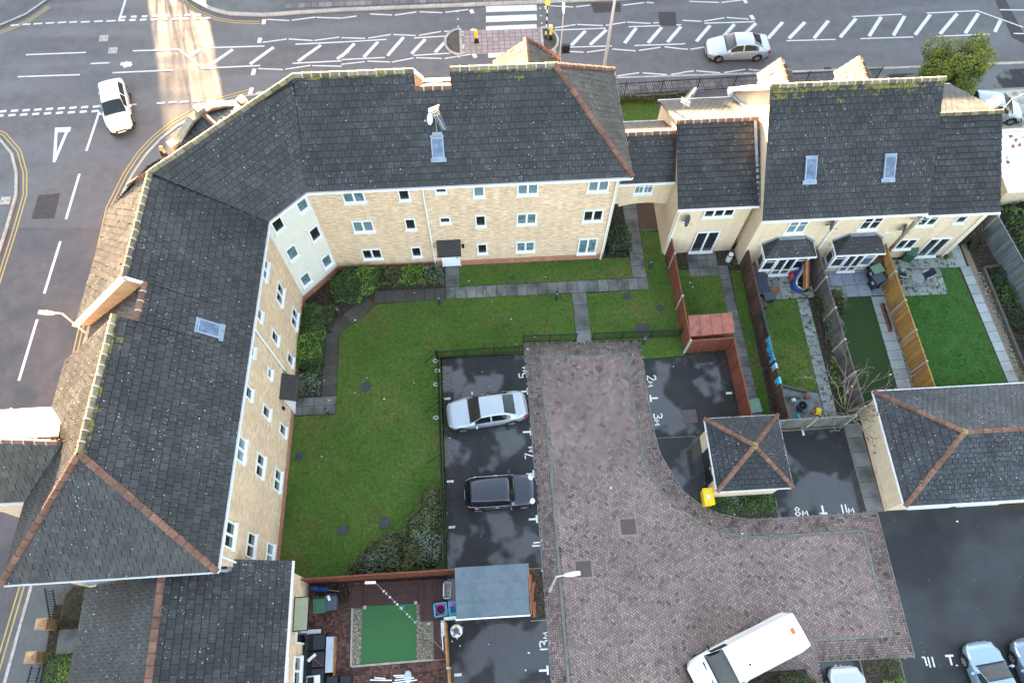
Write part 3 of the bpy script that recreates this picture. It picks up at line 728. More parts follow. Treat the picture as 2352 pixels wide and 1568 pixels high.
# tarmac patches in the roads
mb = MB()
for q in ([(1, 265, 1345), (1, 415, 1330), (1, 375, 1505), (1, 215, 1510)], [(2, 1718, 20), (2, 1920, 20), (2, 1925, 85), (2, 1740, 90)], [(2, 2180, 85), (2, 2300, 85), (2, 2310, 180), (2, 2190, 180)]):
    mb.poly([V((*P(r, x, y, -.1).xy, -.096)) for r, x, y in q][::-1])
mb.poly([V((*P(3, x, y, -.1).xy, -.0965)) for x, y in ((2270, 260), (2150, 0), (2225, 0), (2360, 250), (2400, 330))])
struct(mb.build('tarmac_patch', M('old_patch', (.045, .042, .043), .8, .35, 5)))
sheet('tarmac_join', [(p.x, p.y) for p in PP(1, [(0, 1330), (840, 1250), (700, 1567), (0, 1567)], -.1)] , -.0975, asphalt('paler_asphalt', (.098, .096, .104), (.07, .068, .072), .5, .3, .4, .6, .6, .3))
sheet('tarmac_join', [(-30.3, 27.6), (-24.1, 28.2), (-25, 3), (-25.5, -12), (-31.5, -12)], -.0985, asphalt('purple_asphalt', (.086, .081, .090), (.050, .046, .050), .5, .35, .46, .56, .65, .3))

# bay ticks and numbers
mk = MB(); ZB = .0105
def tick(c, rz, bar=.42, stem=.38, w=.10):
    c = V((c[0], c[1], 0)); a, b = V((math.cos(rz), math.sin(rz), 0)), V((-math.sin(rz), math.cos(rz), 0))
    if stem: mk.strip([c + a * .05, c + a * (stem + .05)], w, ZB)
    if bar: mk.strip([c - b * bar / 2, c + b * bar / 2], w, ZB)
for y in (14.77, 12.35, 9.95, 7.5, .1): tick((1.97, y), math.pi)
for x, y in ((-2.68, 14.59), (-2.63, 9.79), (-2.6, 7.33), (-2.49, .15)): tick((x - .2, y), 0, 0, .36, .13)
tick((8.98, 13.94), 0); tick((13.3, 14.0), 0, 0, .36, .13); tick((17.39, 6.9), R(90)); tick((17.28, 11.2), R(90), 0, .5, .13); tick((22.03, -.42), R(-90)); tick((23.9, -.35), 0, 0, .3, .13)
GL = {'1': [[(.5, 0), (.5, 1)]], '2': [[(0, .8), (.15, 1), (.6, 1), (.7, .75), (.55, .5), (0, 0), (.75, 0)]], '3': [[(0, .9), (.3, 1), (.65, .9), (.65, .65), (.25, .52), (.7, .38), (.7, .1), (.3, 0), (0, .1)]],
      '5': [[(.7, 1), (.1, 1), (.05, .55), (.5, .6), (.7, .4), (.6, .08), (.3, 0), (0, .1)]], '7': [[(0, 1), (.7, 1), (.25, 0)]], '8': [[(.35, .52), (.05, .75), (.35, 1), (.65, .75), (.35, .52), (0, .25), (.35, 0), (.7, .25), (.35, .52)]],
      '0': [[(.35, 1), (.05, .75), (.05, .25), (.35, 0), (.65, .25), (.65, .75), (.35, 1)]], 'M': [[(0, 0), (.1, .55), (.35, .2), (.6, .55), (.7, 0)]], 'L': [[(0, .75), (.15, .8), (.15, 0)], [(.15, 0), (.5, 0)]]}
def write(txt, c, rz, h=.48, w=.07):
    x = -sum(.5 if ch == '1' else .95 for ch in txt) / 2
    a, b = V((math.cos(rz), math.sin(rz), 0)), V((-math.sin(rz), math.cos(rz), 0)); c = V((c[0], c[1], 0))
    for ch in txt:
        for st in GL[ch]:
            mk.strip([c + a * (x + (px - (.25 if ch == '1' else 0))) * h * .85 + b * (py - .5) * h for px, py in st], w, ZB + .0005)
        x += .5 if ch == '1' else .95
write('5M', (1.78, 16.0), R(90)); write('7M', (1.82, 11.2), R(90)); write('1L', (1.86, 6.3), R(90)); write('13M', (1.9, 1.45), R(90))
write('2M', (9.2, 14.95), R(-90)); write('3M', (9.25, 12.62), R(-90)); write('8M', (16.25, 7.08), 0); write('11M', (18.75, 7.08), 0); write('11L', (20.85, -.65), R(180)); write('10', (16.3, -.75), R(180))
struct(mk.build('bay_markings', m_paint2))
# ------------------------------------------------------------------ building helpers
def tiles(mb, poly, ea, eb, tw=.34, gauge=.335, moss=None, lift=.055):
    """courses of overlapping tiles on a flat convex polygon; ea -> eb is the eaves line"""
    poly = [V(p) for p in poly]; ea, eb = V(ea), V(eb)
    u = (eb - ea).normalized(); n = V((0, 0, 0))
    for k in range(1, len(poly) - 1): n += (poly[k] - poly[0]).cross(poly[k + 1] - poly[0])
    n.normalize()
    if n.z < 0: n = -n
    v = n.cross(u)
    if v.z < 0: v = -v; 
    p2 = [((p - ea).dot(u), (p - ea).dot(v)) for p in poly]
    if sum(a[0] * b[1] - b[0] * a[1] for a, b in zip(p2, p2[1:] + p2[:1])) < 0: p2 = p2[::-1]
    x0, x1, y0, y1 = bbox(p2)
    W = lambda q, h: ea + u * q[0] + v * q[1] + n * h
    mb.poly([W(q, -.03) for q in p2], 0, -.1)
    j = 0; y = y0
    while y < y1 - .01:
        x = x0 - (tw / 2 if j % 2 else 0) - .02
        while x < x1:
            g = .009; y0t = y + .032
            c = clip2([(x + g, y0t), (x + tw - g, y0t), (x + tw - g, y + gauge), (x + g, y + gauge)], p2)
            if len(c) > 2:
                t = min(1, max(0, random.gauss(.45, .22))); dz = rnd(-.006, .006); sl = rnd(-.008, .008)
                h = lambda q: lift + dz + sl * (q[0] - x) / tw - (lift - .004) * (q[1] - y) / gauge
                up = 0.0
                if moss:
                    d = y1 - y; up = moss[1] * max(0, 1 - d / moss[0]) + (.12 if random.random() < .05 else 0)
                pts = [W(q, h(q)) for q in c]
                mb.poly(pts, 0, t, up)
                for k in range(len(c)):
                    a, b = c[k], c[(k + 1) % len(c)]
                    if abs(a[1] - y0t) < 1e-5 and abs(b[1] - y0t) < 1e-5:
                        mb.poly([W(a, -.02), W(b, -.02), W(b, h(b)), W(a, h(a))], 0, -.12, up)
            x += tw
        y += gauge; j += 1
def ridge(mb, a, b, r=.13, m=0, mm=1, step=.45, joints=True):
    mb.cut()
    a, b = V(a), V(b); L = (b - a).length; n = max(1, round(L / step)); d = (b - a) / L
    s = d.cross(V((0, 0, 1))).normalized(); up = s.cross(d)
    prof = [(math.cos(t) * r, math.sin(t) * r) for t in [R(-25) + R(230) * k / 6 for k in range(7)]]
    for k in range(n):
        p, q = a + d * (L * k / n), a + d * (L * (k + 1) / n + .015); t = rnd(0, 1); dz = up * rnd(-.008, .008)
        ring = lambda c, f: [c + dz + s * x * f + up * y * f for x, y in prof]
        mb.faces(ring(p, 1.04) + ring(q, .97), [[i, i + 1, 8 + i, 7 + i] for i in range(6)] + [list(range(7))[::-1], list(range(7, 14))], m, t)
        if k and not joints:
            w = .012
            mb.faces(ring(p - d * w, 1.06) + ring(p + d * w, 1.06), [[i, i + 1, 8 + i, 7 + i] for i in range(6)] + [list(range(7))[::-1], list(range(7, 14))], m, -.6)
        if joints and k: 
            w = .03
            mb.faces(ring(p - d * w, 1.10) + ring(p + d * w, 1.10), [[i, i + 1, 8 + i, 7 + i] for i in range(6)] + [list(range(7))[::-1], list(range(7, 14))], mm, .5)
def gutter(mb, a, b, w=.11, h=.09):
    a, b = V(a), V(b); mb.bar(a, b, w, h)
def window(par, c, n, w, h, panes=2, glass=None, sill=True, surround=None, bars=0, depth=.06, ledge=.10):
    """c = middle of the sill line on the wall face, n = outward normal (horizontal)"""
    c, n = V(c), V(n).normalized(); u = V((-n.y, n.x, 0)); up = V((0, 0, 1)); f = .07
    def bx(mb, x0, x1, z0, z1, d0, d1, m=0):
        q = [c + u * x + n * d for x, d in ((x0, d0), (x1, d0), (x1, d1), (x0, d1))]
        mb.hexa([p + up * z0 for p in q], [p + up * z1 for p in q], m)
    mb = MB()
    bx(mb, -w / 2, w / 2, 0, f, .004, depth); bx(mb, -w / 2, w / 2, h - f, h, .004, depth)
    for k in range(panes + 1):
        x = -w / 2 + f / 2 + (w - f) * k / panes; ff = f if k in (0, panes) else f * 1.5
        bx(mb, x - ff / 2, x + ff / 2, f, h - f, .004, depth)
    for k in range(panes):
        xa, xb = -w / 2 + f + (w - 2 * f) * k / panes, -w / 2 + f + (w - 2 * f) * (k + 1) / panes
        for z in ([h * .62] if bars in (1, 2) else []): bx(mb, xa, xb, z, z + .025, .006, depth * .7)
        if bars == 2: bx(mb, (xa + xb) / 2 - .012, (xa + xb) / 2 + .012, f, h - f, .006, depth * .68)
    fr = mb.build('window', m_white, par)
    gl = MB(); bx(gl, -w / 2 + f * .6, w / 2 - f * .6, f * .6, h - f * .6, .005, .012); gl.build('pane', glass or m_glass, fr)
    if sill:
        sb = MB(); bx(sb, -w / 2 - .05, w / 2 + .05, -.07, .0, .003, depth + ledge); sb.build('sill', m_white if sill == 1 else sill, fr)
    if surround:
        s = MB(); e = .13
        bx(s, -w / 2 - .12, w / 2 + .12, -.23, -.072, .002, .035); s.cut(); bx(s, -w / 2 - .12, w / 2 + .12, h + .002, h + .18, .002, .03)
        s.build('stone_surround', surround, fr)
    return fr
def downpipe(mb, x, y, z0, z1, r=.045): mb.cut(); mb.tube((x, y, z0), (x, y, z1), r, r, 8)
def rooflight(par, c, u, v, n, w, l):
    c, u, v, n = V(c), V(u), V(v), V(n)
    def bx(mb, x0, x1, y0, y1, h0, h1, m=0):
        q = [c + u * x + v * y for x, y in ((x0, y0), (x1, y0), (x1, y1), (x0, y1))]; mb.hexa([p + n * h0 for p in q], [p + n * h1 for p in q], m)
    mb = MB(); f = .05
    bx(mb, -w / 2, w / 2, -l / 2, -l / 2 + f, 0, .11); bx(mb, -w / 2, w / 2, l / 2 - f, l / 2, 0, .11); bx(mb, -w / 2, -w / 2 + f, -l / 2 + f, l / 2 - f, 0, .11); bx(mb, w / 2 - f, w / 2, -l / 2 + f, l / 2 - f, 0, .11)
    o = mb.build('rooflight', M('rooflight_frame', (.26, .32, .42), .4, .1, 6), par)
    g = MB(); bx(g, -w / 2 + f * .9, w / 2 - f * .9, -l / 2 + f * .9, l / 2 - f * .9, .02, .085); g.build('pane', m_glass_sky, o)
    s = MB(); bx(s, -w / 2 - .08, w / 2 + .08, -l / 2 - .22, -l / 2 - .003, .02, .06); s.cut(); bx(s, -w / 2 - .03, w / 2 + .03, l / 2 + .003, l / 2 + .12, .02, .07); s.build('flashing', m_lead, o)
    return o

# ------------------------------------------------------------------ the angled block of flats
fl = thing('apartment_building', 'three storey buff brick block of flats with dark tiled roof, bent round the lawn', 'building', (-8, 20, 0))
ZE, ZR = 8.65, 12.9
YN = 23.35
WA, WB = V((-11.12, 21.4, 0)), V((-11.66, 4.95, 0))           # courtyard wall of the long left wing
NC = V((-9.15, YN, 0))
foot = [(7.2, YN), (7.2, 29.9), (-8.6, 29.9), (-18.3, 21.6), (-19.8, 5.0), (WB.x, WB.y), (WA.x, WA.y), (NC.x, NC.y)]
def wallbox(mb, a, b, z0, z1, t, n):                            # wall slab between plan points a, b with thickness t inwards
    a, b, n = V((a[0], a[1], 0)), V((b[0], b[1], 0)), V(n)
    mb.prism([(a.x, a.y), (b.x, b.y), ((b - n * t).x, (b - n * t).y), ((a - n * t).x, (a - n * t).y)], z0, z1)
mb = MB(); mb.prism(foot, .55, ZE - .05); mb.build('wall', m_brick, fl)
nW = V((WA.y - WB.y, -(WA.x - WB.x), 0)).normalized(); nN = V((0, -1, 0)); uD = (NC - WA).normalized(); nD = V((uD.y, -uD.x, 0))
mb = MB()
for k in range(8):
    a, b = V((*foot[k], 0)), V((*foot[(k + 1) % 8], 0))
mb.prism([(x + (.025 if x > 0 else -.0), y) for x, y in foot], .0, .545)
mb.box(-9.0, 7.22, YN - .035, YN + .1, 0, .55)
mb.prism([tuple((p + nW * d).xy) for p, d in ((WA, .03), (WB, .03), (WB, -.1), (WA, -.1))], 0, .55)
mb.prism([tuple((p + nD * d).xy) for p, d in ((WA, .03), (NC, .03), (NC, -.1), (WA, -.1))], 0, .55)
mb.build('plinth', m_redbrick, fl)
mb = MB(); mb.prism([tuple((p + nD * d).xy) for p, d in ((WA, .02), (NC, .02), (NC, -.1), (WA, -.1))], .56, ZE - .06); mb.build('rendered_wall', m_render, fl)
# roof geometry
def Z(x, y, z): return V((x, y, z))
SE, NE = P(2, 2005, 1220, ZE), V((7.62, 30.25, ZE))
I1, I2 = Z(-8.98, 22.98, ZE), Z(-10.76, 21.32, ZE)
SES, SWS = P(7, 1497, 800, ZE), P(7, 8, 895, ZE)
RE, R1, R2, RS = P(2, 1470, 450, ZR), Z(-8.75, 26.62, ZR), Z(-14.78, 21.32, ZR), P(7, 545, -10, ZR)
RE.y = 26.62
O1, O2 = Z(-8.5, 30.25, ZE), Z(-18.85, 22.5, ZE)
SES.z = SWS.z = ZE
def lerp(a, b, t): return V(a) + (V(b) - V(a)) * t
random.seed(21)
mb = MB(); ms = (1.7, .75)
# south slope of the far wing with the stretch of lower ridge
gx0, gx1, zg = -3.05, -1.27, 12.28
yS = lambda z: 22.98 + (26.62 - 22.98) * (z - ZE) / (ZR - ZE)
def sS(x, z): return Z(x, yS(z), z)
def ey(x): return lerp(I1, SE, (x - I1.x) / (SE.x - I1.x))
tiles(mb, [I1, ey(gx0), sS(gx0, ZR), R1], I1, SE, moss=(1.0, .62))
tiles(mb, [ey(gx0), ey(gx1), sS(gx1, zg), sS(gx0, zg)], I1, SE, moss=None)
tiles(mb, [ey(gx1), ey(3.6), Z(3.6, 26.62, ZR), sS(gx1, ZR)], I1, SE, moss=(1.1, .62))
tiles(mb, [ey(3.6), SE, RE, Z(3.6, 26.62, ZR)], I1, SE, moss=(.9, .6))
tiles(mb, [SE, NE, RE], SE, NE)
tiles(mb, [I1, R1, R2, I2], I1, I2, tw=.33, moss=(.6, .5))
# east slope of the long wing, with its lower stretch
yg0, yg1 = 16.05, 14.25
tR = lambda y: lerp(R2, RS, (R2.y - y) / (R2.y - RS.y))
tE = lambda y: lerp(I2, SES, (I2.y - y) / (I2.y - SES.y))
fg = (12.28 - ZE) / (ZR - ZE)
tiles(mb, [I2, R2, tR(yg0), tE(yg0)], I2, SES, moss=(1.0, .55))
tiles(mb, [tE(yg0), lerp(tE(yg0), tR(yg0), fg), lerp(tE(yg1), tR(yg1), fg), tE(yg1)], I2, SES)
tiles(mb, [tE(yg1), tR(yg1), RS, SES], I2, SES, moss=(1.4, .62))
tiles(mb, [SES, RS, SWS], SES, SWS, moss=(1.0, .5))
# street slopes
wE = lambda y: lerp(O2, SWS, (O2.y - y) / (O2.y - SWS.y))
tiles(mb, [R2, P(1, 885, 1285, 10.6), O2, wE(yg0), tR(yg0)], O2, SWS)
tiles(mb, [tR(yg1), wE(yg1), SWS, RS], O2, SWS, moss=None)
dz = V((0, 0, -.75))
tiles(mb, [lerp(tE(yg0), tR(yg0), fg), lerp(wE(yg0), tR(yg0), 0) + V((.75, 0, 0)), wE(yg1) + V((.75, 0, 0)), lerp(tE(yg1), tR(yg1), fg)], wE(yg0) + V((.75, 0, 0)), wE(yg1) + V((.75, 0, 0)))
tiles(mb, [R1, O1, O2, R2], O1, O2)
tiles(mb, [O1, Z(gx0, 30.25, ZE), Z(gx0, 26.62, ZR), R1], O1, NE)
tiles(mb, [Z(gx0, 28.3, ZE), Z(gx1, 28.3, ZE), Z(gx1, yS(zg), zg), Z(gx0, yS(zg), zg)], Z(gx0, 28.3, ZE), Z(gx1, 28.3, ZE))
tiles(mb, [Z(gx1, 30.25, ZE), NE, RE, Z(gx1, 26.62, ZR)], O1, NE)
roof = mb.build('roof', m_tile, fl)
# boarded cheeks where the ridge drops, and their white verges
mb = MB()
def cheek(a, b, c, d): mb.poly([a, b, c, d]); mb.poly([d, c, b, a])
for yg in (yg0, yg1):
    mb.cut(); s = .02 if yg == yg0 else -.02
    a, b = tR(yg), wE(yg); l = lerp(tE(yg), tR(yg), fg); e = wE(yg) + V((.75, 0, 0))
    mb.faces([p + V((0, -s, 0)) for p in (a, b, e, l)] + [p + V((0, s * 3, 0)) for p in (a, b, e, l)], [[0, 1, 2, 3], [7, 6, 5, 4], [0, 1, 5, 4], [2, 3, 7, 6]])
for gx in (gx0, gx1):
    mb.cut(); q = [Z(gx, 26.62, ZR), Z(gx, yS(zg), zg), Z(gx, 28.3, ZE), Z(gx, 30.25, ZE)]
    mb.faces([p + V((-.03, 0, 0)) for p in q] + [p + V((.03, 0, 0)) for p in q], [[0, 1, 2, 3], [7, 6, 5, 4], [0, 3, 7, 4], [1, 2, 6, 5]])
mb.build('gable_cheek', m_soffit, fl)
mb = MB()
mb.bar(tR(yg0) + V((.0, -.05, .02)), wE(yg0) + V((0, -.05, .02)), .06, .26); mb.cut(); mb.bar(tR(yg0) + V((0, -.05, 0)), lerp(tE(yg0), tR(yg0), fg) + V((0, -.05, .02)), .06, .18); mb.cut()
mb.bar(Z(gx0 + .05, 26.6, ZR), Z(gx0 + .05, 30.25, ZE), .06, .24)
mb.build('bargeboard', m_white, fl)
mb = MB(); up = V((0, 0, .03))
ridge(mb, R1 + up, sS(gx0, ZR) + up); ridge(mb, sS(gx1, ZR) + up, RE + up); ridge(mb, R1 + up, R2 + up, joints=False)
ridge(mb, R2 + up, tR(yg0) + up); ridge(mb, tR(yg1) + up, RS + up)
mb.build('ridge', [m_mossridge, m_mortar], roof)
mb = MB()
for a, b in ((RE, SE), (RE, NE), (RS, SES), (RS, SWS)): ridge(mb, a + up, b + up * 2, .14, joints=False)
ridge(mb, R2 + up, P(1, 890, 1275, 10.7), .14, joints=False)
ridge(mb, sS(gx0, zg) + up, sS(gx1, zg) + up); ridge(mb, lerp(tE(yg0), tR(yg0), fg) + up, lerp(tE(yg1), tR(yg1), fg) + up)
mb.build('hip', [m_clay, m_mortar], roof)
# small hipped roofs of the street bays
mb = MB()
pk, a, b = P(2, 1268, 272, 10.8), Z(.95, 31.6, ZE - .3), Z(4.7, 31.6, ZE - .3)
bk = Z(pk.x, 28.3, 10.8)
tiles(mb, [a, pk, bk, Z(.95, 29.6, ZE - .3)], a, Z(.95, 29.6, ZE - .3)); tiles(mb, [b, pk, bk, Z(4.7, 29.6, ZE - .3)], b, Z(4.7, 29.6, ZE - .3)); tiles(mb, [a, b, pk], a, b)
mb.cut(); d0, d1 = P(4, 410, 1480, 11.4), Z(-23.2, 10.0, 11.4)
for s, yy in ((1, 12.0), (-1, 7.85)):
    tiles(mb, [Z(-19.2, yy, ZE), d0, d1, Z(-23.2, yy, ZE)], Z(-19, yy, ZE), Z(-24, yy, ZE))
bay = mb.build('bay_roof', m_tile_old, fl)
mb = MB(); ridge(mb, pk + up, bk + up, joints=False); ridge(mb, pk + up, b + up, joints=False); ridge(mb, d0 + up, d1 + up, joints=True); mb.build('hip', [m_clay, m_mortar], bay)
mb = MB(); mb.box(1.2, 4.45, 29.7, 31.3, 0, ZE - .4); mb.cut(); mb.box(-22.9, -19.5, 8.2, 11.6, 0, ZE - .1); mb.prism([(-19.3, 8.3), (-22.9, 8.3), (-22.9, 11.5), (-19.3, 11.5)], ZE - .1, ZE + .1); mb.build('bay_wall', m_brick, fl)
# fascia and gutters
mb = MB()
def fascia(a, b, dn=.13, out=.0):
    mb.cut(); mb.bar(V(a) + V((0, 0, -dn)), V(b) + V((0, 0, -dn)), .10, .14)
for a, b in ((I1, SE), (SE, NE), (I1, I2), (I2, SES), (SES, SWS), (O2, wE(yg0)), (wE(yg1), SWS), (O1, NE)): fascia(a, b)
mb.cut(); mb.bar(Z(-19.2, 7.8, ZE - .12), Z(-23.2, 7.8, ZE - .12), .08, .12)
mb.build('gutter', m_white, fl)
mb = MB()
downpipe(mb, -3.15, YN - .08, 0, ZE - .2); downpipe(mb, 7.08, YN - .08, 0, ZE - .2); downpipe(mb, 7.28, YN + .3, 0, ZE - .2)
pw = lambda y: lerp(WA, WB, (WA.y - y) / (WA.y - WB.y))
for y in (15.75, 5.15):
    q = pw(y) + nW * .08; downpipe(mb, q.x, q.y, 0, ZE - .2)
mb.build('downpipe', m_white, fl)
# windows of the courtyard side
ROWS = (1.3, 4.28, 7.13)
gl = {(0, 4): m_glass_curt, (0, 5): m_glass_curt, (2, 3): m_glass_blind, (2, 4): m_glass_blind, (2, 5): m_glass_blind, (2, 0): m_glass_curt, (1, 0): m_glass_blind, (1, 4): m_glass_curt}
for r, z in enumerate(ROWS):
    for k, (x, w, h, pn) in enumerate(((-6.8, 1.15, 1.06, 2), (-4.16, .6, 1.06, 1), (-2.2, .62, .55, 1), (-.22, .6, 1.06, 1), (2.37, 1.12, 1.06, 2), (6.13, 1.12, 1.06, 2))):
        if r == 0 and k == 2: continue
        zz, hh = (z, h) if k != 2 else (z + .5, h)
        if r == 0 and k == 5: zz, hh = .72, 1.65
        window(fl, (x, YN, zz), nN, w, hh, pn, gl.get((r, k)), surround=m_stone)
    for k, (y, w, h, pn) in enumerate(((19.3, 1.12, 1.06, 2), (16.75, .6, 1.06, 1), (14.65, .55, .6, 1), (12.65, .6, 1.06, 1), (9.92, 1.12, 1.06, 2), (6.15, 1.12, 1.06, 2))):
        if r == 0 and k == 2: continue
        q = pw(y); window(fl, (q.x, q.y, z + (.4 if k == 2 else 0)), nW, w, h, pn, m_glass_blind if (r, k) in ((0, 5), (2, 4)) else None, surround=m_stone)
    for k, t in enumerate((.62, 2.28)):
        q = WA + uD * t + nD * .02; window(fl, (q.x, q.y, z), nD, .66, 1.12, 1, m_glass_curt if (r == 0 or (r == 2 and k) or (r, k) == (1, 0)) else None, surround=m_render)
# entrance doors with their slate canopies
def entrance(c, n, wide):
    c, n = V(c), V(n); u = V((-n.y, n.x, 0)); up = V((0, 0, 1))
    def hx(mb, x0, x1, z0, z1, e0, e1, m=0):
        q = [c + u * x + n * e for x, e in ((x0, e0), (x1, e0), (x1, e1), (x0, e1))]; mb.hexa([p + up * z0 for p in q], [p + up * z1 for p in q], m)
    mb = MB(); hx(mb, -.5, .5, .03, 2.12, .04, .08); hx(mb, -.56, -.5, 0, 2.2, .04, .12); hx(mb, .5, .56, 0, 2.2, .04, .12); hx(mb, -.5, .5, 2.12, 2.2, .04, .12); d = mb.build('entrance_door', m_white, fl)
    mb = MB(); [hx(mb, x, x + .2, 1.75, 2.0, .08, .09) for x in (-.34, -.1, .14)]; mb.build('pane', m_glass, d)
    mb = MB(); hx(mb, .36, .42, 1.0, 1.12, .08, .13); mb.build('handle', m_chrome, d)
    mb = MB(); q = [c + u * x + n * e + up * z for x, e, z in ((-wide / 2, .03, 2.95), (wide / 2, .03, 2.95), (wide / 2, .85, 2.5), (-wide / 2, .85, 2.5))]
    mb.hexa([p - up * .12 for p in q], q); mb.build('canopy', M('slate_canopy', (.028, .026, .024), .6, .4, 5), fl)
    mb = MB(); mb.box(0, 0.01, 0, .01, 0, .01)
entrance((-2.17, YN, 0), nN, 1.4)
q = pw(14.75); entrance(q, nW, 1.45)
mb = MB()
mb.cut(); mb.obox(V((-1.35, YN - .06, 2.1)), 0, .14, .1, .3); q = pw(13.75) + nW * .06; mb.cut(); mb.obox(V((q.x, q.y, 2.0)), R(90), .14, .1, .3); mb.build('wall_lamp', m_black, fl)
# rooflights
def slope_frame(a, b, top):
    u = (V(b) - V(a)).normalized(); n = (V(b) - V(a)).cross(V(top) - V(a)).normalized()
    if n.z < 0: n = -n
    v = n.cross(u)
    if v.z < 0: v = -v
    return u, v, n
u, v, n = slope_frame(I1, SE, RE); rooflight(fl, onpl(2, 663, 1015, I1, n) + n * .03, u, v, n, .62, 1.0)
u, v, n = slope_frame(I2, SES, RS); rooflight(fl, onpl(4, 1432, 698, I2, n) + n * .03, u, v, n, .66, 1.0)
# shaped gable on the street corner
gn = V((-.66, .75, 0)); p0 = V((-12, 24.4, 0)) + gn * 4.4
gp = [onpl(1, x, y, p0, gn) for x, y in ((1190, 1000), (1225, 970), (1262, 890), (1310, 815), (1375, 765), (1440, 725), (1530, 710), (1610, 715), (1665, 700))]
ud = V((.75, .66, 0)); mb = MB()
base = [V((p.x, p.y, 0)) for p in gp]
for k in range(len(gp) - 1):
    t = -gn * .32
    mb.hexa([base[k], base[k + 1], base[k + 1] + t, base[k] + t], [gp[k], gp[k + 1], gp[k + 1] + t, gp[k] + t])
mb.build('shaped_gable', brick_mat('orange_brick', (.28, .17, .09), (.35, .22, .12), (.34, .28, .22)), fl)
mb = MB()
for k in range(len(gp) - 1):
    a, b = gp[k], gp[k + 1]; mb.bar(a + V((0, 0, .06)) - gn * .16, b + V((0, 0, .06)) - gn * .16, .46, .14, t=rnd(0, 1))
for k in (0, 4, 8): mb.obox(gp[k] - gn * .16 + V((0, 0, .0)), math.atan2(ud.y, ud.x), .42, .50, .34 if k != 4 else .42)
mb.build('stone_coping', m_cast, fl)
mb = MB(); mid = (gp[4]) - gn * .3; rt = Z(-11.9, 24.5, 0)
zc = 9.45; f0 = V((mid.x, mid.y, zc)); f1 = V((mid.x, mid.y, zc)) - gn * 2.2
for s in (1, -1):
    e0 = f0 + ud * s * 2.3 - V((0, 0, 1.0)); e1 = f1 + ud * s * 2.3 - V((0, 0, 1.0)); tiles(mb, [f0, f1, e1, e0], e0, e1)
gr = mb.build('gable_roof', m_tile, fl); mb = MB(); ridge(mb, f0 + up, f1 + up, joints=False); mb.build('hip', [m_clay, m_mortar], gr)

# ------------------------------------------------------------------ the row on the right: archway link, low house, tall pair, end house
def gabled(t, x0, x1, ys, yn, ze, yr, zr, wall, ov=.15, moss=None, ovs=.3, wz=None, tile=None, skip_wall=False):
    mb = MB()
    if not skip_wall:
        a, b = ys + ovs, yn - ovs
        zs = lambda y: (ze + (zr - ze) * (y - ys) / (yr - ys) if y < yr else zr - (zr - ze) * (y - yr) / (yn - yr)) - .10
        q = [(a, 0), (b, 0), (b, zs(b)), (yr, zs(yr)), (a, zs(a))]
        n = 5
        vs = [V((x0 + ov, y, z)) for y, z in q] + [V((x1 - ov, y, z)) for y, z in q]
        mb.faces(vs, [list(range(5))[::-1], list(range(5, 10))] + [[k, (k + 1) % n, n + (k + 1) % n, n + k] for k in range(n)])
        mb.build('wall', wall, t)
    mb = MB()
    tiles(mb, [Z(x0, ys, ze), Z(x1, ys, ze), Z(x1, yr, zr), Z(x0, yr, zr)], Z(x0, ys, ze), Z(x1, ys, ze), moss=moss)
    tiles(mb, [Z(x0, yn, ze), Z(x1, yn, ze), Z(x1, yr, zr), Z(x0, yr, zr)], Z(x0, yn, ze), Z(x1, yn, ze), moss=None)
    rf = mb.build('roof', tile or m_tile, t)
    g = MB(); g.cut(); g.bar(Z(x0, ys - .04, ze - .05), Z(x1, ys - .04, ze - .05), .11, .1); g.cut(); g.bar(Z(x0, yn + .04, ze - .05), Z(x1, yn + .04, ze - .05), .11, .1); g.build('gutter', m_white, t)
    return rf
lk = thing('archway_building', 'narrow cream link building over a footpath arch between the flats and the houses', 'building', (9.5, 27, 0))
rf = gabled(lk, 7.75, 10.95, 25.0, 29.4, 5.3, 27.05, 7.1, m_brick2, skip_wall=True)
mb = MB(); ridge(mb, Z(7.75, 27.05, 7.13), Z(10.95, 27.05, 7.13)); mb.build('ridge', [m_clay, m_mortar], rf)
mb = MB(); mb.faces([V((x, y, z)) for x in (7.25, 11.2) for y, z in ((25.3, 2.95), (29.1, 2.95), (29.1, 5.3), (27.05, 6.95), (25.3, 5.3))], [[4, 3, 2, 1, 0], [5, 6, 7, 8, 9]] + [[k, (k + 1) % 5, 5 + (k + 1) % 5, 5 + k] for k in range(5)])
for s in range(10):
    xa, xb = 8.1 + .3 * s, 8.4 + .3 * s; c = lambda x: 2.62 + .30 * (1 - ((x - 9.6) / 1.5) ** 2)
    mb.hexa([V((xa, 25.31, c(xa))), V((xb, 25.31, c(xb))), V((xb, 29.09, c(xb))), V((xa, 29.09, c(xa)))], [V((xa, 25.31, 2.95)), V((xb, 25.31, 2.95)), V((xb, 29.09, 2.95)), V((xa, 29.09, 2.95))])
mb.build('wall', m_brick2, lk)
window(lk, (9.35, 25.3, 3.95), nN, 1.12, 1.0, 2, m_glass_blind, bars=2)
ha = thing('terraced_house', 'low cream brick house with plain dark roof, next to the archway', 'house', (13.2, 23.4, 0), 'row of cream brick houses')
rf = gabled(ha, 10.85, 15.46, 23.15, 31.0, 5.25, 27.2, 7.75, m_brick2, moss=None)
mb = MB(); ridge(mb, Z(10.85, 27.2, 7.78), Z(15.4, 27.2, 7.78)); mb.build('ridge', [m_clay, m_mortar], rf)
mb = MB(); mb.cut(); mb.bar(P(3, 500, 830, 7.75), P(3, 525, 1400, 5.3), .16, .06); mb.cut(); mb.bar(Z(15.36, 27.3, 7.8), Z(15.36, 31, 5.35), .2, .06); mb.build('flashing', m_lead, ha)
window(ha, (13.45, 23.42, 4.0), nN, 1.75, 1.02, 3, None, bars=1)
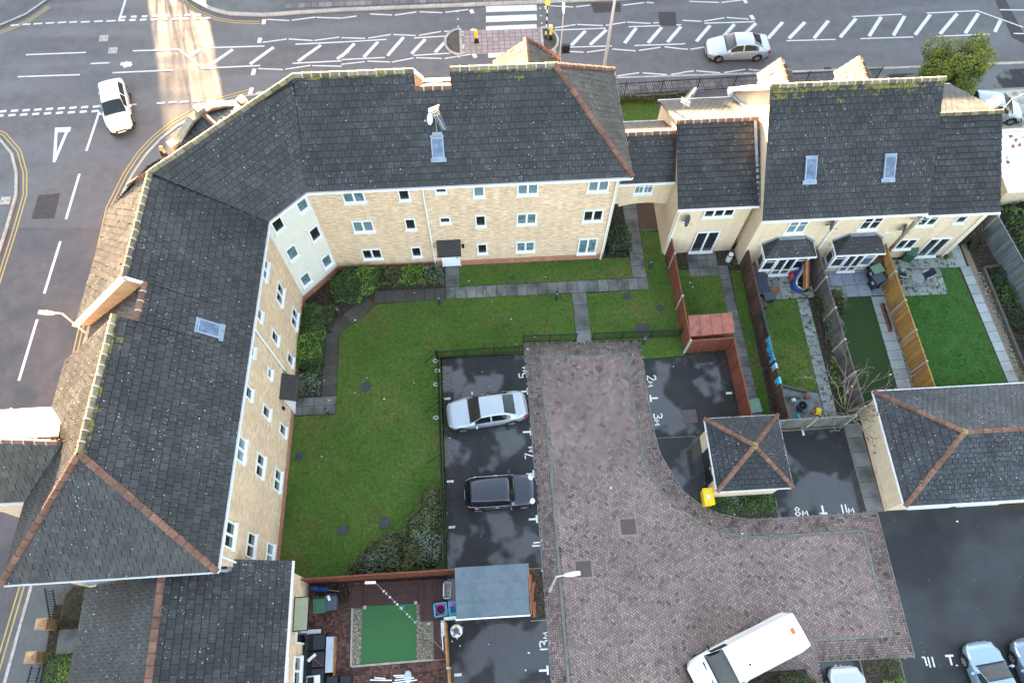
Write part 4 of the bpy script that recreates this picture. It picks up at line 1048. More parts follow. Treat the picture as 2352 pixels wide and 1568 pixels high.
def french(par, c, n, w, h, glass=None):
    o = window(par, c, n, w, h, 2, glass, sill=False, depth=.08)
    o.name = 'french_door'; mb = MB(); c, n = V(c), V(n); u = V((-n.y, n.x, 0)); mb.obox(c + n * .1 + u * .03 + V((0, 0, 1.0)), 0, .05, .06, .12); mb.build('handle', m_chrome, o)
    mb = MB(); mb.obox(c + n * .1 - V((0, 0, .0)), 0, w + .1, .2, .06); mb.build('door_sill', m_white, o); return o
french(ha, (13.36, 23.42, .12), nN, 1.42, 2.3)
mb = MB(); downpipe(mb, 11.15, 23.38, 0, 5.1); downpipe(mb, 11.05, 25.0, 0, 5.1); mb.build('downpipe', m_white, ha)
hb = thing('terraced_house', 'tall cream brick house pair with two rear bays and two rooflights', 'house', (20, 22.4, 0), 'row of cream brick houses')
rf = gabled(hb, 15.42, 24.78, 22.1, 31.6, 5.3, 27.4, 10.0, m_brick2, moss=(1.7, .66))
mb = MB(); ridge(mb, Z(15.42, 27.4, 10.03), Z(24.8, 27.4, 10.03)); mb.build('ridge', [m_mossridge, m_mortar], rf)
mb = MB(); mb.cut(); mb.bar(Z(15.38, 27.4, 9.98), Z(15.38, 31.7, 5.2), .06, .3); mb.cut(); mb.obox(Z(15.36, 31.5, 5.05), 0, .3, .5, .3); mb.build('bargeboard', m_white, hb)
u, v, n = slope_frame(Z(15.4, 22.1, 5.3), Z(24.8, 22.1, 5.3), Z(20, 27.4, 10)); 
for x, y in ((880, 1165), (1422, 1150)): rooflight(hb, onpl(3, x, y, (20, 22.1, 5.3), n) + n * .03, u, v, n, .62, 1.2)
for x in (17.85, 22.17): window(hb, (x, 22.4, 3.5), nN, 1.12, 1.2, 2, m_glass_blind if x < 20 else None, bars=1)
# gabled street dormers
mb = MB(); rm = MB()
for r0, r1, l0 in (((675, 412), (738, 580), (550, 488)), ((1215, 398), (1285, 570), (1088, 478))):
    a = P(3, *r0, 8.4); b = Z(a.x, 28.6, 8.4)
    mb.cut()
    for s in (1, -1): tiles(mb, [a, b, b + V((s * .95, .3, -1.15)), a + V((s * .95, 0, -1.15))], a + V((s, 0, -1)), b + V((s, 0, -1)))
    ridge(rm, a + up, b + up)
dm = mb.build('dormer_roof', m_tile_old, hb); rm.build('ridge', [m_clay, m_mortar], dm)
mb = MB()
for r0 in ((675, 412), (1215, 398)):
    mb.cut(); a = P(3, *r0, 8.4); mb.faces([V((a.x + x, y, z)) for y in (a.y - .12, 28.8) for x, z in ((-.85, 5.4), (.85, 5.4), (.85, 7.2), (0, 8.28), (-.85, 7.2))], [[4, 3, 2, 1, 0], [5, 6, 7, 8, 9]] + [[k, (k + 1) % 5, 5 + (k + 1) % 5, 5 + k] for k in range(5)])
mb.build('dormer_wall', m_white, hb)
# rear bays
def bay(x0, x1, nm):
    yw, yb = 22.4, 21.6; mb = MB()
    foot = [(x0, yw), (x0 + .0, yb), (x1 - .0, yb), (x1, yw)]
    mb.box(x0, x1, yb, yw + .05, 0, .55); b = mb.build('bay_wall', m_brick2, hb)
    mb = MB(); z0, z1 = .5, 2.2
    mb.box(x0 - .06, x1 + .06, yb - .07, yw - .003, .552, .62)
    mb.box(x0, x1, yb - .0, yw - .002, 2.12, 2.3)
    for x in (x0, x1): mb.box(x - .04, x + .04, yb - .04, yb + .04, .62, 2.12); mb.box(x - .035, x + .035, yw - .12, yw - .01, .62, 2.12)
    bw = mb.build('bay_window', m_white, hb)
    mb = MB(); mb.box(x0 + .02, x1 - .02, yb + .02, yw - .01, .62, 2.12); mb.build('pane', m_glass, bw)
    w = x1 - x0; cx = (x0 + x1) / 2
    for s in (-1, 1): window(hb, (cx + s * (w / 2 - .38), yb + .01, .62), nN, .72, 1.5, 1, m_glass_curt if x0 > 20 and s > 0 else None, bars=1, sill=False)
    for s in (-1, 1): window(hb, (cx + s * w / 2 - s * .012, (yb + yw) / 2, .62), V((s, 0, 0)), .66, 1.5, 1, None, bars=1, sill=False)
    french(hb, (cx, yb - .03, .06), nN, w - 1.5, 2.1)
    ze, zt = 2.3, 3.0; e = [Z(x0 - .22, yw, ze), Z(x0 - .22, yb - .22, ze), Z(x1 + .22, yb - .22, ze), Z(x1 + .22, yw, ze)]
    ta, tb = Z(x0 + .55, yw, zt), Z(x1 - .55, yw, zt); ta2, tb2 = Z(x0 + .55, yw - .14, zt), Z(x1 - .55, yw - .14, zt)
    mb = MB(); tiles(mb, [e[1], e[2], tb2, ta2], e[1], e[2], .25, .2, lift=.025); tiles(mb, [e[0], e[1], ta2, ta], e[0], e[1], .25, .2, lift=.025); tiles(mb, [e[2], e[3], tb, tb2], e[2], e[3], .25, .2, lift=.025)
    r = mb.build('bay_roof', m_tile, hb)
    mb = MB(); mb.cut(); mb.bar(ta + V((0, -.08, .04)), tb + V((0, -.08, .04)), .24, .05); mb.cut(); mb.bar(e[0] + V((0, -.03, .1)), ta + V((0, -.03, .05)), .07, .14); mb.cut(); mb.bar(e[3] + V((0, -.03, .1)), tb + V((0, -.03, .05)), .07, .14); mb.build('flashing', m_lead, r)
    mb = MB(); mb.cut(); mb.bar(e[1] + V((0, 0, -.06)), e[2] + V((0, 0, -.06)), .08, .09); mb.cut(); mb.bar(e[0] + V((0, 0, -.06)), e[1] + V((0, 0, -.06)), .08, .09); mb.cut(); mb.bar(e[2] + V((0, 0, -.06)), e[3] + V((0, 0, -.06)), .08, .09); mb.build('gutter', m_white, r)
bay(16.6, 19.25, 0); bay(20.85, 23.4, 1)
mb = MB(); downpipe(mb, 20.05, 22.33, 0, 5.1); mb.build('downpipe', m_white, hb)
mb = MB(); mb.cut(); mb.ball((15.95, 22.36, 4.85), .1, .06, .1); mb.cut(); mb.obox(Z(23.55, 22.36, 3.0), 0, .2, .12, .14); mb.build('alarm_box', m_white, hb)
hc = thing('terraced_house', 'cream brick end house with lower roof, aerial and orange lit street slope', 'house', (27, 22.4, 0), 'row of cream brick houses')
rf = gabled(hc, 24.75, 29.0, 22.05, 31.4, 5.15, 26.8, 7.9, m_brick2, moss=(.5, .45))
mb = MB(); ridge(mb, Z(24.78, 26.8, 7.93), Z(29.0, 26.8, 7.93), joints=False); mb.build('ridge', [m_mossridge, m_mortar], rf)
window(hc, (25.45, 22.35, 3.7), nN, 1.1, 1.0, 2, None, bars=1); window(hc, (27.4, 22.35, 3.8), nN, .62, .95, 1, None, bars=1)
window(hc, (25.4, 22.35, 1.1), nN, 1.12, 1.1, 2); french(hc, (27.35, 22.35, .06), nN, 1.3, 2.1)
mb = MB(); downpipe(mb, 28.5, 22.27, 0, 5.0); mb.build('downpipe', m_white, hc)
mb = MB(); mb.cut(); mb.ball(onpl(3, 2025, 1480, (0, 22.3, 0), (0, 1, 0)), .16, .05, .14); mb.build('alarm_box', m_white, hc)

# ------------------------------------------------------------------ lower house at the bottom left
sh = thing('house', 'two storey buff brick house abutting the left wing, seen down its red ridge', 'house', (-14, 0, 0))
yn = 4.72
mb = MB()
tiles(mb, [Z(-9.5, yn, 5.25), Z(-9.58, -6, 5.25), Z(-14.0, -6, 8.15), Z(-14.02, yn, 8.15)], Z(-9.5, yn, 5.25), Z(-9.58, -6, 5.25), .38, .33)
tiles(mb, [Z(-9.5, 5.28, 5.25), Z(-9.5, yn, 5.25), Z(-11.75, yn, 6.72), Z(-11.75, 5.28, 6.72)], Z(-9.5, yn, 5.25), Z(-9.58, -6, 5.25), .38, .33)
tiles(mb, [Z(-18.6, yn - .1, 5.25), Z(-18.85, -6, 5.25), Z(-14.0, -6, 8.15), Z(-14.02, yn - .1, 8.15)], Z(-18.6, yn, 5.25), Z(-18.85, -6, 5.25), .3, .26)
rf = mb.build('roof', m_tile, sh)
mb = MB(); ridge(mb, Z(-14.02, yn, 8.18), Z(-14.0, -6, 8.18), .15, joints=False); mb.build('ridge', [m_clay, m_mortar], rf)
mb = MB(); mb.cut(); mb.bar(Z(-18.55, yn + .05, 5.42), Z(-14.02, yn + .05, 8.3), .1, .3); mb.cut(); mb.bar(Z(-14.02, yn + .05, 8.3), Z(-11.8, yn + .05, 6.86), .1, .3); mb.cut(); mb.bar(Z(-11.75, yn + .05, 6.86), Z(-11.75, 5.3, 6.86), .12, .26); mb.build('flashing', m_lead, sh)
mb = MB(); mb.prism([(-10.0, -6), (-10.0, 5.05), (-11.5, 5.05), (-11.5, 4.9), (-18.2, 4.9), (-18.2, -6)], 0, 5.2); mb.build('wall', m_brick, sh)
mb = MB(); mb.cut(); mb.bar(Z(-9.46, 5.28, 5.2), Z(-9.54, -6, 5.2), .1, .1); mb.build('gutter', m_white, sh)
mb = MB(); mb.obox(Z(-9.62, 3.2, 2.7), 0, .7, 1.55, .05); cn = mb.build('door_canopy', m_trim, sh); mb = MB(); mb.obox(Z(-9.62, 3.2, 2.752), 0, .62, 1.45, .02); mb.build('canopy_mat', m_taupe, cn)
french(sh, (-10.0, 2.55, .1), V((1, 0, 0)), 1.2, 2.0); window(sh, (-10.0, .75, 1.0), V((1, 0, 0)), 1.3, 1.1, 2); window(sh, (-10.0, 3.0, 3.7), V((1, 0, 0)), .7, .9, 1); window(sh, (-10.0, .6, 3.6), V((1, 0, 0)), 1.3, 1.0, 2)

# ------------------------------------------------------------------ garage block and bin store
gb = thing('garage', 'long cream brick garage block under a speckled hipped slate roof with red hips', 'garage', (27, 9.7, 0))
x0, y0, y1, ze, zr, yr, xr = 20.52, 6.58, 12.78, 2.45, 4.4, 9.72, 23.47
mb = MB()
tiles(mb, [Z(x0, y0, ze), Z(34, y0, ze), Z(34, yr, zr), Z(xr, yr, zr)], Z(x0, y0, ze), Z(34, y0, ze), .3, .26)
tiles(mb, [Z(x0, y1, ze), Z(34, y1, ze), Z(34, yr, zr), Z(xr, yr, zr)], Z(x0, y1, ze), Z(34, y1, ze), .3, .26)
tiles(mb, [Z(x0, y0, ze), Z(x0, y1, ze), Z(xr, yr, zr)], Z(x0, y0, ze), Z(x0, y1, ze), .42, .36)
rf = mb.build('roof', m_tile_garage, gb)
mb = MB(); a = Z(xr, yr, zr + .04)
for b in (Z(x0, y0, ze + .06), Z(x0, y1, ze + .06)): ridge(mb, a, b, .13, joints=False)
mb.build('hip', [m_clay, m_mortar], rf); mb = MB(); ridge(mb, a, Z(34, yr, zr + .04), .12, joints=False); mb.build('ridge', [m_clay, m_mortar], rf)
mb = MB(); mb.ball(a, .19, .17, .16, 7); mb.build('lichen_cap', M('yellow_lichen', (.27, .23, .05), .95, .6, 9, col2=(.16, .12, .08), c2=(6, .48, .58), bump=.6), rf)
mb = MB(); mb.box(20.72, 33.8, 6.85, 12.5, 0, ze - .05); mb.build('wall', m_brick2, gb)
mb = MB(); mb.box(20.70, 20.75, 6.83, 12.52, 0, .42); mb.build('plinth', m_brick, gb)
mb = MB(); mb.bar(Z(x0, y0 - .03, ze - .07), Z(34, y0 - .03, ze - .07), .1, .14); mb.cut(); mb.bar(Z(x0 - .02, y0, ze - .06), Z(x0 - .02, y1, ze - .06), .06, .1); mb.cut(); mb.bar(Z(x0, y1 + .03, ze - .07), Z(34, y1 + .03, ze - .07), .1, .12)
mb.cut(); mb.build('gutter', m_white, gb)
mb = MB(); mb.cut(); mb.box(21.9, 24.2, 6.81, 6.9, 0, 2.1); mb.cut(); mb.box(24.6, 26.9, 6.81, 6.9, 0, 2.1); mb.build('garage_door', m_white, gb)
bs = thing('bin_store', 'small square cream brick bin store with red cross hips on its roof', 'bin store', (13.1, 9.85, 0))
x0, x1, y0, y1, ze, zr = 11.14, 15.08, 7.87, 11.78, 2.42, 3.55; ap = Z(13.12, 9.85, zr)
mb = MB(); cs = [Z(x0, y0, ze), Z(x1, y0, ze), Z(x1, y1, ze), Z(x0, y1, ze)]
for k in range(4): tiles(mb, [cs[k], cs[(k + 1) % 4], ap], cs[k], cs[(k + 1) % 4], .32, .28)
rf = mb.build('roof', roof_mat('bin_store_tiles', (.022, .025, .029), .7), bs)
mb = MB()
for c in cs: ridge(mb, ap + V((0, 0, .04)), c + V((0, 0, .05)), .12, joints=False)
mb.build('hip', [m_clay, m_mortar], rf)
mb = MB(); mb.ball(ap + V((0, 0, .08)), .17, .2, .15, 7); mb.build('lichen_cap', bpy.data.materials['yellow_lichen'], rf)
mb = MB(); mb.box(11.42, 14.8, 8.1, 11.5, 0, ze - .05); mb.build('wall', m_brick2, bs)
mb = MB()
for k in range(4): mb.bar(cs[k] + V((0, 0, -.06)), cs[(k + 1) % 4] + V((0, 0, -.06)), .07, .1)
mb.build('gutter', m_white, bs)
mb = MB(); mb.box(11.36, 11.43, 8.75, 9.6, .05, 2.1); mb.box(11.36, 11.43, 9.63, 10.5, .05, 2.1); d = mb.build('door', m_black, bs)
mb = MB(); mb.cut(); mb.box(11.35, 11.361, 9.0, 9.3, 1.35, 1.75); mb.cut(); mb.box(11.35, 11.361, 9.85, 10.05, 1.4, 1.6); mb.cut(); mb.box(11.35, 11.361, 9.35, 9.5, 1.1, 1.2); mb.build('notice', m_paint2, d)
# ------------------------------------------------------------------ timber fences: boards stand upright, posts between the panels
def fence(name, label, cat, a, b, h, mat, post=None, step=1.83, bw=.11, posth=.1, thick=.04, group=None, first=True, capm=None, rails=0, pw=.10, lean=0.0):
    a, b = V((a[0], a[1], 0)), V((b[0], b[1], 0)); d = (b - a).normalized(); L = (b - a).length; n = max(1, round(L / step)); s = V((-d.y, d.x, 0))
    t = thing(name, label, cat, (a + b) / 2, group)
    for k in range(n):
        p, q = a + d * (L * k / n), a + d * (L * (k + 1) / n); mb = MB(); l = (q - p).length; nb = max(1, round(l / bw)); sh = V((0, 0, rnd(-.02, .02))) + s * rnd(-.02, .02); ln = s * lean
        for j in range(nb):
            e0, e1 = p + d * (l * j / nb + .003) + sh, p + d * (l * (j + 1) / nb - .003) + sh; o = s * (thick / 2 + .006 * (j % 2)); z = h + rnd(-.012, .012)
            base = [e0 - o, e1 - o * .5, e1 + o * .5, e0 + o]
            mb.hexa([c + V((0, 0, .03)) for c in base], [c + ln + V((0, 0, z)) for c in base], 0, rnd(.1, .9))
        for r in range(rails):
            z = .3 + (h - .5) * r / max(1, rails - 1); mb.bar(p - s * .05 + ln * z / h + V((0, 0, z)), q - s * .05 + ln * z / h + V((0, 0, z)), .05, .07, t=.3)
        mb.bar(p + sh + ln + V((0, 0, h + .02)), q + sh + ln + V((0, 0, h + .02)), .07, .03, t=.6)
        mb.build('panel', mat, t)
    if post:
        for k in range(0 if first else 1, n + 1):
            p = a + d * (L * k / n); mb = MB(); mb.obox(p, math.atan2(d.y, d.x), pw, pw + .02, h + posth)
            mb.build('post', post, t)
    return t
random.seed(31)
fence('wooden_fence', 'red brown board fence running between the flats lawn and the first garden', 'fence', (11.25, 25.2), (11.33, 16.66), 1.75, m_fence_red, m_conc, 2.85, first=False, group='garden fences')
fence('wooden_fence', 'red brown board fence across the top of the parking bays below the red shed', 'fence', (11.38, 16.66), (13.78, 16.7), 1.75, m_fence_red, None, 2.4, group='garden fences')
fence('wooden_fence', 'red brown board fence beside the parking bays, ending at the bin store', 'fence', (13.82, 16.68), (13.95, 11.85), 1.75, m_fence_red, None, 2.4, group='garden fences')
fence('wooden_fence', 'old dark brown fence with blue cloths hung over it', 'fence', (15.72, 22.35), (15.95, 11.8), 1.75, m_fence_dark, m_sleeper, 1.8, bw=.09, group='garden fences', pw=.08, posth=-.1)
fence('wooden_fence', 'dark weathered fence between the two middle gardens, olive shrub growing at it', 'fence', (19.95, 22.3), (20.25, 12.2), 1.7, m_fence_grey, m_conc, 1.85, bw=.10, group='garden fences')
fence('wooden_fence', 'new orange yellow fence with pale concrete posts', 'fence', (24.12, 22.35), (24.42, 12.7), 1.75, m_fence_yel, m_conc, 1.86, bw=.085, group='garden fences', first=False)
fence('wooden_fence', 'silvery grey fence with three leaning concrete posts behind the bare tree', 'fence', (15.3, 11.68), (19.65, 11.74), 1.65, m_fence_silver, m_conc, 1.85, bw=.09, group='garden fences')
fence('wooden_fence', 'blue grey weathered fence at the far right behind the planted bed', 'fence', (30.6, 30.0), (33.3, 11.5), 1.85, m_fence_blue, m_conc, 6.3, bw=.10, group='garden fences', first=False)
fence('wooden_fence', 'red brown fence between the big lawn and the decked patio', 'fence', (-10.0, 4.92), (-2.35, 4.95), 1.7, m_fence_red, None, 2.5, bw=.14, group='garden fences', rails=3, lean=0.0)
fence('wooden_fence', 'low orange board fence between the decked patio and bay 13', 'fence', (-2.92, 2.55), (-2.78, -1.6), 1.55, m_wood_or, m_conc, 1.9, bw=.12, group='garden fences', first=False)
# brick edge walls under fences
def low_wall(label, a, b, h, w, mat, ):
    mb = MB(); mb.bar((a[0], a[1], h / 2), (b[0], b[1], h / 2), w, h); return tag(mb.build('low_wall', mat), label, 'wall')
low_wall('mossy gravel board along the foot of the silver fence', (15.95, 11.58), (19.6, 11.62), .14, .07, m_kerb)
low_wall('dark timber sleeper edge of the planted bed at the far right', (30.72, 21.2), (31.05, 12.0), .28, .14, m_sleeper)
low_wall('short dark sleeper across the top of the planted bed at the far right', (30.8, 21.25), (31.6, 21.3), .28, .14, m_sleeper)

# ------------------------------------------------------------------ steel railings
def railing(label, a, b, h, step=1.8, gap=.115, mat=None, group='black steel railings', spike=.0, posts=True, name='railing', brace=False):
    mat = mat or m_rail; a, b = V((a[0], a[1], a[2] if len(a) > 2 else 0)), V((b[0], b[1], b[2] if len(b) > 2 else 0)); d = (b - a).normalized(); L = (b - a).length; n = max(1, round(L / step)); s = V((-d.y, d.x, 0))
    t = thing(name, label, 'railing', (a + b) / 2, group)
    for k in range(n):
        p, q = a + d * (L * k / n), a + d * (L * (k + 1) / n); mb = MB(); l = (q - p).length
        for z in (.12, h - .12): mb.bar(p + V((0, 0, z)), q + V((0, 0, z)), .045, .045)
        m = max(2, round(l / gap))
        for j in range(1, m): c = p + d * (l * j / m); mb.bar(c + V((0, 0, .05)), c + V((0, 0, h)), .026, .026, (1, 0, 0))
        mb.build('rail_panel', mat, t)
    if posts:
        for k in range(n + 1):
            c = a + d * (L * k / n); mb = MB(); mb.bar(c, c + V((0, 0, h + .05)), .06, .06, (1, 0, 0)); mb.build('post', mat, t)
    if brace:
        for k in range(0, n + 1, 2):
            c = a + d * (L * k / n); mb = MB(); mb.bar(c + V((0, 0, h - .15)), c - V((.85, .25, 0)), .03, .03); mb.build('brace', mat, t)
    return t
railing('black railing above bay 5 between lawn and parking', (-3.2, 17.13), (1.86, 17.2), 1.05, 1.7)
railing('black railing left of the paved path opening at the head of the brick road', (1.93, 17.85), (5.02, 17.78), 1.05, 1.55)
railing('black railing right of the paved path opening, reaching the red brown fence', (6.0, 17.77), (11.2, 17.72), 1.05, 1.75)
railing('black railing along the left ends of the parking bays with slanted braces', (-3.12, 17.1), (-2.95, 5.1), 1.1, 1.55, brace=True)
railing('long black railing along the street in front of the houses', (7.6, 36.2), (28.0, 36.62), 1.3, 2.5, .12)
railing('black garden railing on a low wall by the flats, left street', (-23.05, 5.35, 0), (-22.5, 3.85, 0), .95, 2.0, .13, posts=False)
railing('black garden railing below the lower brick pillar, left street', (-22.95, 1.75, 0), (-23.2, -1.0, 0), .95, 2.5, .13, posts=False)
for i, (x, y, s) in enumerate(((-22.75, 3.62, 'upper'), (-22.95, 2.12, 'lower'))):
    t = thing('gate_pillar', s + ' square orange brick gate pillar with a pyramid brick cap on the left pavement', 'pillar', (x, y, 0), 'brick gate pillars')
    mb = MB(); mb.box(x - .24, x + .24, y - .24, y + .24, 0, 1.05); mb.build('shaft', bpy.data.materials['orange_brick'], t)
    mb = MB(); b = [V((x + sx * .27, y + sy * .27, 1.05)) for sx, sy in ((-1, -1), (1, -1), (1, 1), (-1, 1))]; tp = V((x, y, 1.22)); mb.faces(b + [p + V((0, 0, .05)) for p in b] + [tp], [[0, 1, 5, 4], [1, 2, 6, 5], [2, 3, 7, 6], [3, 0, 4, 7], [4, 5, 8], [5, 6, 8], [6, 7, 8], [7, 4, 8], [3, 2, 1, 0]]); mb.build('cap', bpy.data.materials['orange_brick'], t)

# ------------------------------------------------------------------ lamps, posts, bollards
def lamp_post(label, base, h, arm, head_col=None, r=.07):
    t = thing('street_lamp', label, 'street lamp', base); b = V(base); arm = V(arm)
    mb = MB(); mb.tube(b, b + V((0, 0, 1.2)), r * 1.4, r * 1.3, 10); mb.tube(b + V((0, 0, 1.2)), b + V((0, 0, h)), r * .9, r * .6, 10); mb.build('pole', m_postgrey, t)
    tp = b + V((0, 0, h)); mb = MB(); e = tp + arm
    d = arm.normalized() if arm.length > .01 else V((0, 1, 0))
    if arm.length > .7: mb.tube(tp, tp + arm * .55, r * .6, r * .5, 8); mb.build('arm', m_postgrey, t); mb = MB(); st = tp + arm * .5
    else: st = tp - d * .05
    s = V((-d.y, d.x, 0)).normalized()
    q = [st - s * .06, st + s * .06, e + s * .11, e - s * .11]
    mb.hexa([p - V((0, 0, .07)) for p in q][::-1], [p + V((0, 0, .07)) for p in q][::-1]); hd = mb.build('lamp_head', m_whited, t)
    mb = MB(); q = [e - s * .10, e + s * .10, e + d * .34 + s * .09, e + d * .34 - s * .09]; mb.hexa([p - V((0, 0, .06)) for p in q][::-1], [p + V((0, 0, .045)) for p in q][::-1]); mb.build('lens', m_lamp, hd)
    return t
b = P(8, 1432, 932); e = P(8, 1482, 790, 6.0); lamp_post('grey street lamp at the kerb of the brick road, near the felt roofed shed', b, 6.0, V((.72, .05, .12)))
b = P(4, 640, 800, 0); top = P(4, 400, 588, 6.2)
lamp_post('pale street lamp leaning over the left street, behind the roof edge', (top.x + .2, top.y - .05, 0), 6.2, V((-.75, .05, .1)))
b = P(2, 1495, 455); t_ = P(2, 1512, 115, 6.3)
lamp_post('white street lamp by the crossing, striped foot and dark box on its pole', (b.x, b.y - .25, 0), 4.9, V((.02, .35, .08)), r=.06)
t = thing('sign_box', 'dark square beacon backing board on the striped lamp pole by the crossing', 'sign', (b.x, b.y - .25, 1.7))
mb = MB(); mb.box(b.x + .1, b.x + .62, b.y - .42, b.y - .2, 1.55, 2.2); mb.build('case', m_trim, t); mb = MB(); mb.tube((b.x, b.y - .25, 1.85), (b.x + .1, b.y - .3, 1.85), .03); mb.build('bracket', m_trim, t)
b = P(2, 1805, 490); mb = MB(); mb.tube(b, b + V((0, 0, 9.5)), .12, .08, 12); tag(mb.build('tall_post', m_postgrey), 'tall tapering grey post beside the street railing, running out of the picture', 'post')
# belisha beacon
b = P(2, 1406, 262); t = thing('beacon', 'black and white banded crossing beacon with amber globe on the right island', 'beacon', b)
mb = MB()
for k in range(9):
    mb.cut(); mb.tube(b + V((0, 0, .32 * k)), b + V((0, 0, .32 * (k + 1))), .055, .055, 10)
bands = []
mb.cut(); n0 = 0
pcs = mb.pieces; mb.pieces = []
for k, p in enumerate(pcs):
    m2 = MB(); m2.v, m2.f, m2.m, m2.t, m2.u = p; m2.build('pole_band', m_black if k % 2 == 0 else m_white, t)
mb = MB(); mb.ball(b + V((0, 0, 3.06)), .2, .2, .2, 14); mb.build('globe', m_beacon, t, True)
for i, (x, y, s) in enumerate(((930, 290, 'left'), (1440, 268, 'right'))):
    b = P(2, x, y); t = thing('bollard', 'yellow and black keep left bollard on the %s crossing island' % s, 'bollard', b, 'island bollards')
    mb = MB(); mb.obox(b, 0, .34, .28, .12); mb.build('base', m_black, t)
    mb = MB(); mb.lathe(b + V((0, 0, .12)), [(.10, 0), (.10, .3)], 10); mb.build('stem', m_black, t)
    mb = MB(); mb.lathe(b + V((0, 0, .42)), [(.11, 0), (.11, .62), (.09, .68)], 10); mb.build('lit_body', m_yellowbin, t)
t0 = thing('bollard_light', '', 'bollard light', (0, 0, 0), 'dark garden bollard lights')
mb = MB(); mb.lathe((0, 0, 0), [(.085, 0), (.085, .78)], 12); mb.build('post', m_bollard, t0, False)
mb = MB(); mb.lathe((0, 0, .78), [(.07, 0), (.07, .12)], 12); mb.build('lens', m_lamp, t0)
mb = MB(); mb.lathe((0, 0, .90), [(.10, 0), (.10, .08), (.06, .11)], 12); mb.build('cap', m_bollard, t0)
for k, (x, y, l) in enumerate(((-2.99, 20.7, 'dark bollard light on the lawn edge below the entrance door of the far wing'), (4.12, 20.6, 'dark bollard light by the path, left of the short path to the brick road'), (10.06, 22.45, 'dark bollard light beside the archway path near the red brown fence'), (8.98, 17.37, 'dark bollard light in front of the railing at the head of the brick road'), (-9.35, 14.0, 'dark bollard light at the paving below the left wing door'), (-9.0, 20.3, 'dark bollard light among the bed at the bend of the path'))):
    if k == 0: place(t0, (x, y, 0)); t0['label'] = l
    else: copy_thing(t0, (x, y, 0), 0, l)
# covers
def cover(label, x, y, w, d=None, mat=None, rnd_=False, z=.012, frame=None, rz=0):
    t = thing('drain_cover', label, 'drain cover', (x, y, z), 'drain and inspection covers'); d = d or w
    mb = MB()
    if rnd_: mb.lathe((x, y, z), [(w / 2, 0), (w / 2, .012)], 18)
    else: mb.obox((x, y, z), rz, w, d, .012)
    mb.build('lid', mat or m_iron, t)
    mb = MB()
    if frame:
        for sx, sy, a, b in ((0, 1, w + .2, .1), (0, -1, w + .2, .1), (1, 0, .1, d), (-1, 0, .1, d)): mb.obox((x + sx * (w / 2 + .05), y + sy * (d / 2 + .05), z - .004), 0, a, b, .012)
        mb.build('brick_surround', frame, t)
    elif not rnd_:
        for k in (-1, 1): mb.cut(); mb.obox((x + k * w * .28, y, z + .012), rz, .05, .12, .006)
        mb.build('key_slot', m_black, t)
    else: mb.lathe((x, y, z + .012), [(w * .36, 0), (w * .36, .004)], 16); mb.build('boss', m_iron, t)
cover('round grey cover low on the big lawn near the parking railing', -7.3, 15.57, .62, rnd_=True); cover('round cover on the lawn beside the sage bush', -6.15, 7.75, .6, rnd_=True); cover('round cover on the lawn, second from the sage bush', -8.35, 7.51, .58, rnd_=True)
cover('round dark cover in the lawn beside the red brown fence', 10.33, 19.66, .46, rnd_=True); cover('square dark cover in the lawn right of the short path', 8.42, 20.56, .45, .4); cover('small square dark cover in the lawn strip under the far wing', 1.53, 22.21, .34, .26)
cover('wide dark hatch in the lawn behind the railing', 9.1, 18.35, .8, .62); cover('small dark cover on the lawn by the left wing wall', -10.91, 11.65, .42)
cover('brown square cover set in the brick road, upper one', 6.81, 6.8, .8, .8, m_ironbrown, False, .018, m_paver); cover('brown square cover set in the brick road, lower one by the lamp', 4.22, 4.78, .8, .8, m_ironbrown, False, .018, m_paver)
q = P(6, 50, 1300); cover('brown square cover in the tarmac bay left of the bin store', q.x, q.y, .8, .8, m_ironbrown)
q = P(9, 705, 410); cover('black drain grating by the number 8', q.x, q.y, .35, .35, m_black); q = P(5, 2188, 1422); cover('black drain grating by the number 3', q.x, q.y, .35, .35, m_black)
for l, r, x, y in (('pale square cover in the far lane, upper one', 1, 715, 266), ('pale square cover on the centre line of the far junction', 1, 778, 350), ('pale cover set in the left pavement', 1, 38, 1383)):
    q = P(r, x, y, -.1 if y < 1000 else 0); cover(l, q.x, q.y, .62, .6, m_kerbroad, z=q.z + .008)
q = P(3, 1000, 480, -.1); cover('black gully grate at the kerb behind the tall house', q.x, q.y, .5, .4, m_black, z=-.09)
q = P('c', 1065, 922); cover('tiny bluish round cover in the lush right lawn', q.x, q.y, .22, rnd_=True)
